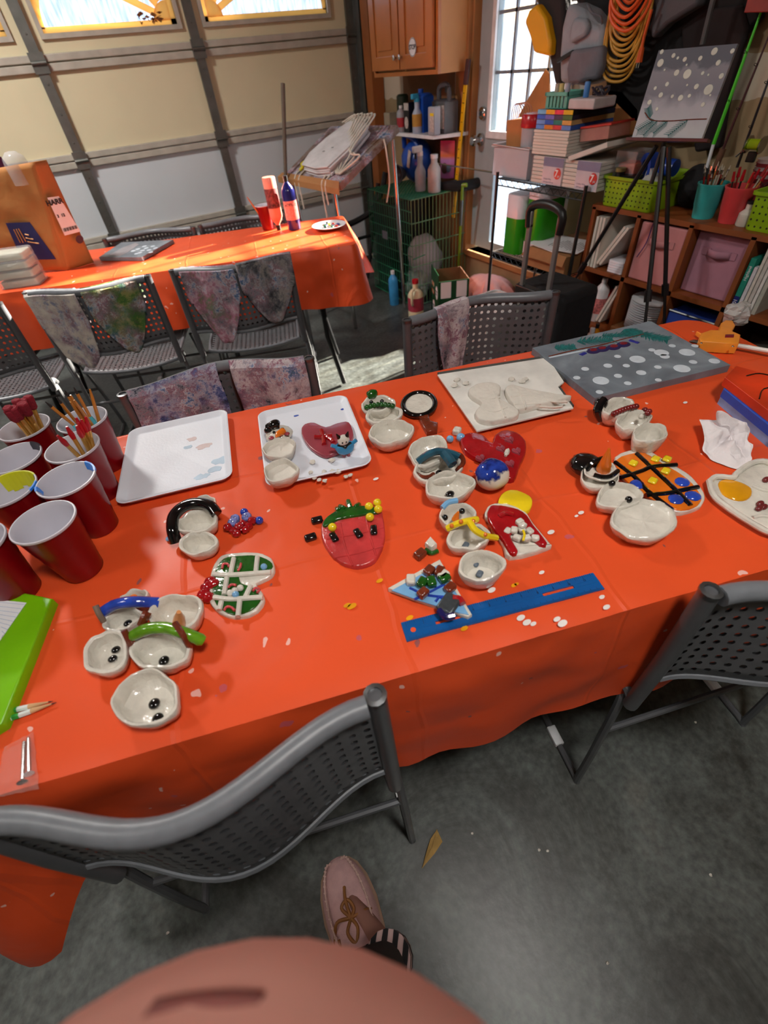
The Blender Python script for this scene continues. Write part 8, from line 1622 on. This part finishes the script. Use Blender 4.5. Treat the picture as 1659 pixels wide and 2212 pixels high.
for s_, nm in ((1, 'r'), (-1, 'l')):
    jn('hip' + nm, pv(.085 * s_, -.03, .84), (.09, .09), 'pelvis')
    if s_ > 0: jn('knee' + nm, pv(.045, .14, .46), (.056, .056), 'hip' + nm); jn('ankle' + nm, pv(.088, .165, .105), (.034, .034), 'knee' + nm); jn('heel' + nm, pv(.088, .15, .050), (.032, .032), 'ankle' + nm); jn('toe' + nm, pv(.055, .31, .030), (.030, .016), 'heel' + nm)
    else: jn('knee' + nm, pv(-.11, -.01, .46), (.058, .058), 'hip' + nm); jn('ankle' + nm, pv(-.11, -.05, .09), (.036, .036), 'knee' + nm); jn('heel' + nm, pv(-.11, -.06, .045), (.034, .034), 'ankle' + nm); jn('toe' + nm, pv(-.13, .10, .030), (.034, .020), 'heel' + nm)
    jn('sh' + nm, pv(.165 * s_, -.07, 1.33), (.055, .055), 'neckb')
    jn('el' + nm, pv(.24 * s_, -.13, 1.10), (.040, .040), 'sh' + nm); hx = .165 if s_ > 0 else .085
    jn('wr' + nm, pv(hx + (.06 if s_ > 0 else -.04), .035, 1.30), (.026, .022), 'el' + nm); jn('palm' + nm, pv(hx + (.06 if s_ > 0 else -.04), .065, 1.345), (.032, .016), 'wr' + nm)
me = bpy.data.meshes.new('body'); me.from_pydata(V, E_, []); body = bpy.data.objects.new('body', me); C.objects.link(body); body.parent = pers
sk = body.modifiers.new('skin', 'SKIN'); sk.use_smooth_shade = True; body.modifiers.new('s', 'SUBSURF').levels = 2; body.modifiers['s'].render_levels = 2
for i, r in enumerate(Rr): me.skin_vertices[0].data[i].radius = r; me.skin_vertices[0].data[i].use_root = (i == 0)
m, nt, b, nd, L = nodes('body_clothes'); tc = nd('ShaderNodeTexCoord'); sx = nd('ShaderNodeSeparateXYZ'); L(tc.outputs['Object'], sx.inputs[0])
r1 = nd('ShaderNodeValToRGB'); r1.color_ramp.interpolation = 'CONSTANT'; mr = nd('ShaderNodeMath', operation='DIVIDE'); mr.inputs[1].default_value = 1.7; L(sx.outputs[2], mr.inputs[0]); L(mr.outputs[0], r1.inputs[0])
e = r1.color_ramp.elements
for _ in range(3): e.new(.5)
for i, (p_, c_) in enumerate(((0, (150, 104, 90)), (.075, (60, 52, 50)), (.52, (196, 128, 112)), (.815, (206, 156, 130)), (.93, (206, 156, 130)))): e[i].position = p_; e[i].color = srgb(c_)
L(r1.outputs[0], b.inputs['Base Color']); b.inputs['Roughness'].default_value = .85; me.materials.append(m)
# sweater with darker patches, rounded belly seen out of focus at the bottom of the picture
m, nt, b, nd, L = nodes('pink_patched_knit'); tc = nd('ShaderNodeTexCoord'); mp = nd('ShaderNodeMapping'); mp.inputs['Rotation'].default_value = (0, 0, .2); L(tc.outputs['Object'], mp.inputs[0])
br = nd('ShaderNodeTexChecker', Scale=26.0); br.inputs['Color1'].default_value = srgb((206, 150, 136)); br.inputs['Color2'].default_value = srgb((150, 88, 80)); L(mp.outputs[0], br.inputs['Vector'])
n1 = nd('ShaderNodeTexNoise', Scale=6.0); L(tc.outputs['Object'], n1.inputs['Vector']); gt = nd('ShaderNodeMath', operation='GREATER_THAN'); gt.inputs[1].default_value = .5; L(n1.outputs['Fac'], gt.inputs[0])
mx = nd('ShaderNodeMixRGB'); mx.inputs[1].default_value = srgb((206, 150, 136)); L(gt.outputs[0], mx.inputs[0]); L(br.outputs[0], mx.inputs[2]); L(mx.outputs[0], b.inputs['Base Color']); b.inputs['Roughness'].default_value = .95
prof = [(.135, .84), (.155, .90), (.169, .98), (.172, 1.04), (.157, 1.09), (.139, 1.15), (.120, 1.22), (.098, 1.30), (.07, 1.37), (.058, 1.40)]
part('sweater', MB().lathe([(r, z) for r, z in prof], bc0 + fw * .02, 40, ay=(0, .95, 0), capb=False, capt=False), m, pers, solid=.004)
for k in range(9):
    a0 = -.3 + k * .62; part('knit_patch', MB().grid(lambda a, b_: bc0 + fw * .02 + Vector(((.1565 - .30 * (b_ * .03)) * math.cos(a0 + a * .26), .95 * (.1565 - .30 * (b_ * .03)) * math.sin(a0 + a * .26), 1.10 + b_ * .018)), 6, 3), mat('dusky_patch', (140, 84, 78), .95), pers, solid=.002)
hd = pv(0, -.03, 1.56); M_hair = mat('brown_hair', (70, 46, 32), .7, 0, .2, 60, .4, 90)
part('hair', MB().ball(hd + Vector((0, -.018, .022)), (.088, .098, .098), 24, 14, None, .06, 2).ball(hd + Vector((0, -.065, -.06)), (.075, .05, .10), 16, 10), M_hair, pers)
part('nose', MB().ball(hd + Vector((0, .096, -.012)), (.012, .018, .020), 12, 8), mat('face_skin', (206, 156, 130), .6), pers)
for s_ in (-1, 1):
    part('eye', MB().ball(hd + Vector((.030 * s_, .078, .012)), (.012, .010, .008), 12, 8), M_white, pers); part('pupil', MB().ball(hd + Vector((.030 * s_, .087, .010)), .0045, 8, 6), M_ink, pers)
    part('ear', MB().ball(hd + Vector((.078 * s_, 0, -.005)), (.010, .018, .028), 10, 8), mat('face_skin', (0, 0, 0)), pers)
part('mouth', MB().tube([hd + Vector((-.022, .085, -.050)), hd + Vector((0, .092, -.052)), hd + Vector((.022, .085, -.050))], .0045, 8), mat('lips', (170, 90, 84), .5), pers)
for s_, nm in ((1, 'r'), (-1, 'l')):           # fingers curled round the phone edges
    w_ = pers.location + V[J['palm' + nm]]
    for k in range(4):
        b0 = w_ + Vector((-.020 + .013 * k, .008, .012)); ln = (.030, .034, .032, .026)[k]
        part('finger', MB().tube(smoothpath([b0, b0 + Vector((-.010 * s_, .010, ln * .6)), b0 + Vector((-.022 * s_, -.002, ln)), b0 + Vector((-.028 * s_, -.012, ln * .8))], 4), [.0085] * 6 + [.0075] * 6 + [.006], 8), mat('face_skin', (0, 0, 0)), pers)
    part('thumb', MB().tube(smoothpath([w_ + Vector((-.018 * s_, -.008, 0)), w_ + Vector((-.034 * s_, -.014, .014)), w_ + Vector((-.04 * s_, -.016, .034))], 4), [.010] * 4 + [.009] * 4 + [.007], 8), mat('face_skin', (0, 0, 0)), pers)
# moccasin
tz_, hl_ = G(722, 1852, .03), G(768, 2005, .03); sd = Vector((tz_.x - hl_.x, tz_.y - hl_.y, 0)); sd.normalize(); sw = Vector((-sd.y, sd.x, 0)); toe = Vector((tz_.x, tz_.y, 0))
M_moc = mat('pale_pink_suede', (206, 164, 162), .95, 0, .08, 60, .15, 300); M_lace = mat('brown_leather_lace', (150, 96, 46), .7)
sects = [(0.0, .014, .016, .02), (.008, .028, .026, .02), (.025, .042, .036, .02), (.055, .053, .046, .02), (.10, .058, .054, .02), (.15, .054, .062, .02), (.19, .046, .072, .018), (.23, .043, .080, .018), (.27, .042, .082, .018), (.30, .032, .080, .02), (.312, .012, .074, .03)]
mb = MB(); vs = []; K = 20
for d, w_, h_, lo in sects:
    for k in range(K):
        a = 2 * PI * k / K; x = math.cos(a) * w_; z = (max(0, math.sin(a)) ** .75) * h_ if math.sin(a) > 0 else 0.002
        vs.append(toe - sd * d + sw * x * (1.04 if math.sin(a) <= 0 else 1) + ZZ * (z + .003))
mb.add(vs, [(i * K + k, i * K + (k + 1) % K, (i + 1) * K + (k + 1) % K, (i + 1) * K + k) for i in range(len(sects) - 1) for k in range(K)] + [tuple(range(K)), tuple((len(sects) - 1) * K + k for k in range(K))[::-1]])
sh = part('moccasin', mb, M_moc, pers, sub=1)
part('sole', MB().prism([((toe - sd * d + sw * w_ * s_ * 1.08).x, (toe - sd * d + sw * w_ * s_ * 1.08).y) for s_, rng in ((1, sects), (-1, sects[::-1])) for d, w_, h_, lo in rng], .001, .008), mat('tan_sole', (150, 120, 100), .8), sh)
st = MB(); ring = [(toe - sd * d + sw * w_ * .74 + ZZ * (h_ * .80 + .006)) for d, w_, h_, lo in sects[5:0:-1]] + [toe - sd * .012 + ZZ * .025] + [(toe - sd * d - sw * w_ * .74 + ZZ * (h_ * .80 + .006)) for d, w_, h_, lo in sects[1:6]]
st.tube(smoothpath(ring, 6), .0022, 6); rr_ = smoothpath(ring, 6)
for i in range(0, len(rr_) - 1, 2): st.box(rr_[i], (.006, .003, .005), math.atan2((rr_[i + 1] - rr_[i]).y, (rr_[i + 1] - rr_[i]).x) + 1.2)
part('toe_stitching', st, mat('pink_stitch', (206, 170, 160), .8), sh)
kn_ = toe - sd * .118 + ZZ * .060
for pts in ([kn_, kn_ + sd * .03 + ZZ * .006, kn_ + sd * .055 - sw * .004 - ZZ * .010], [kn_, kn_ + sw * .03 + sd * .004 + ZZ * .004, kn_ + sw * .048 - sd * .020 - ZZ * .030], [kn_, kn_ - sw * .030 - ZZ * .002, kn_ - sw * .043 - sd * .002 - ZZ * .022], [kn_, kn_ + sd * .022 + sw * .012 + ZZ * .006, kn_ + sd * .030 - sw * .004 + ZZ * .004, kn_ + sd * .012 - sw * .012 + ZZ * .004, kn_], [kn_, kn_ - sd * .02 + sw * .014 + ZZ * .006, kn_ - sd * .04 + sw * .004 + ZZ * .004, kn_ - sd * .02 - sw * .008 + ZZ * .006, kn_], [kn_ - sd * .02 + sw * .036 - ZZ * .008, kn_ - sd * .055 + sw * .038 - ZZ * .008], [kn_ - sd * .012 - sw * .02, kn_ - sd * .03 - sw * .036 - ZZ * .01]):
    part('lace', MB().tube(smoothpath(pts, 5), .0034, 6), M_lace, sh)
m, nt, b, nd, L = nodes('striped_sock'); tc = nd('ShaderNodeTexCoord'); wv_ = nd('ShaderNodeTexWave', Scale=22.0, Distortion=1.5); mp = nd('ShaderNodeMapping'); mp.inputs['Rotation'].default_value = (0, .9, .5); L(tc.outputs['Object'], mp.inputs[0]); L(mp.outputs[0], wv_.inputs['Vector'])
r1 = ramp(nd, [(0.0, (24, 22, 24)), (0.48, (30, 28, 30)), (0.52, (176, 150, 146)), (1.0, (190, 160, 156))]); L(wv_.outputs['Fac'], r1.inputs[0]); L(r1.outputs[0], b.inputs['Base Color']); b.inputs['Roughness'].default_value = .9
part('sock', MB().tube(smoothpath([toe - sd * .185 - sw * .004 + ZZ * .052, toe - sd * .225 - sw * .01 + ZZ * .075, pers.location + V[J['ankler']] + ZZ * .03, pers.location + V[J['ankler']] + ZZ * .12], 5), [.036, .038, .040, .040] * 4, 16), m, pers)
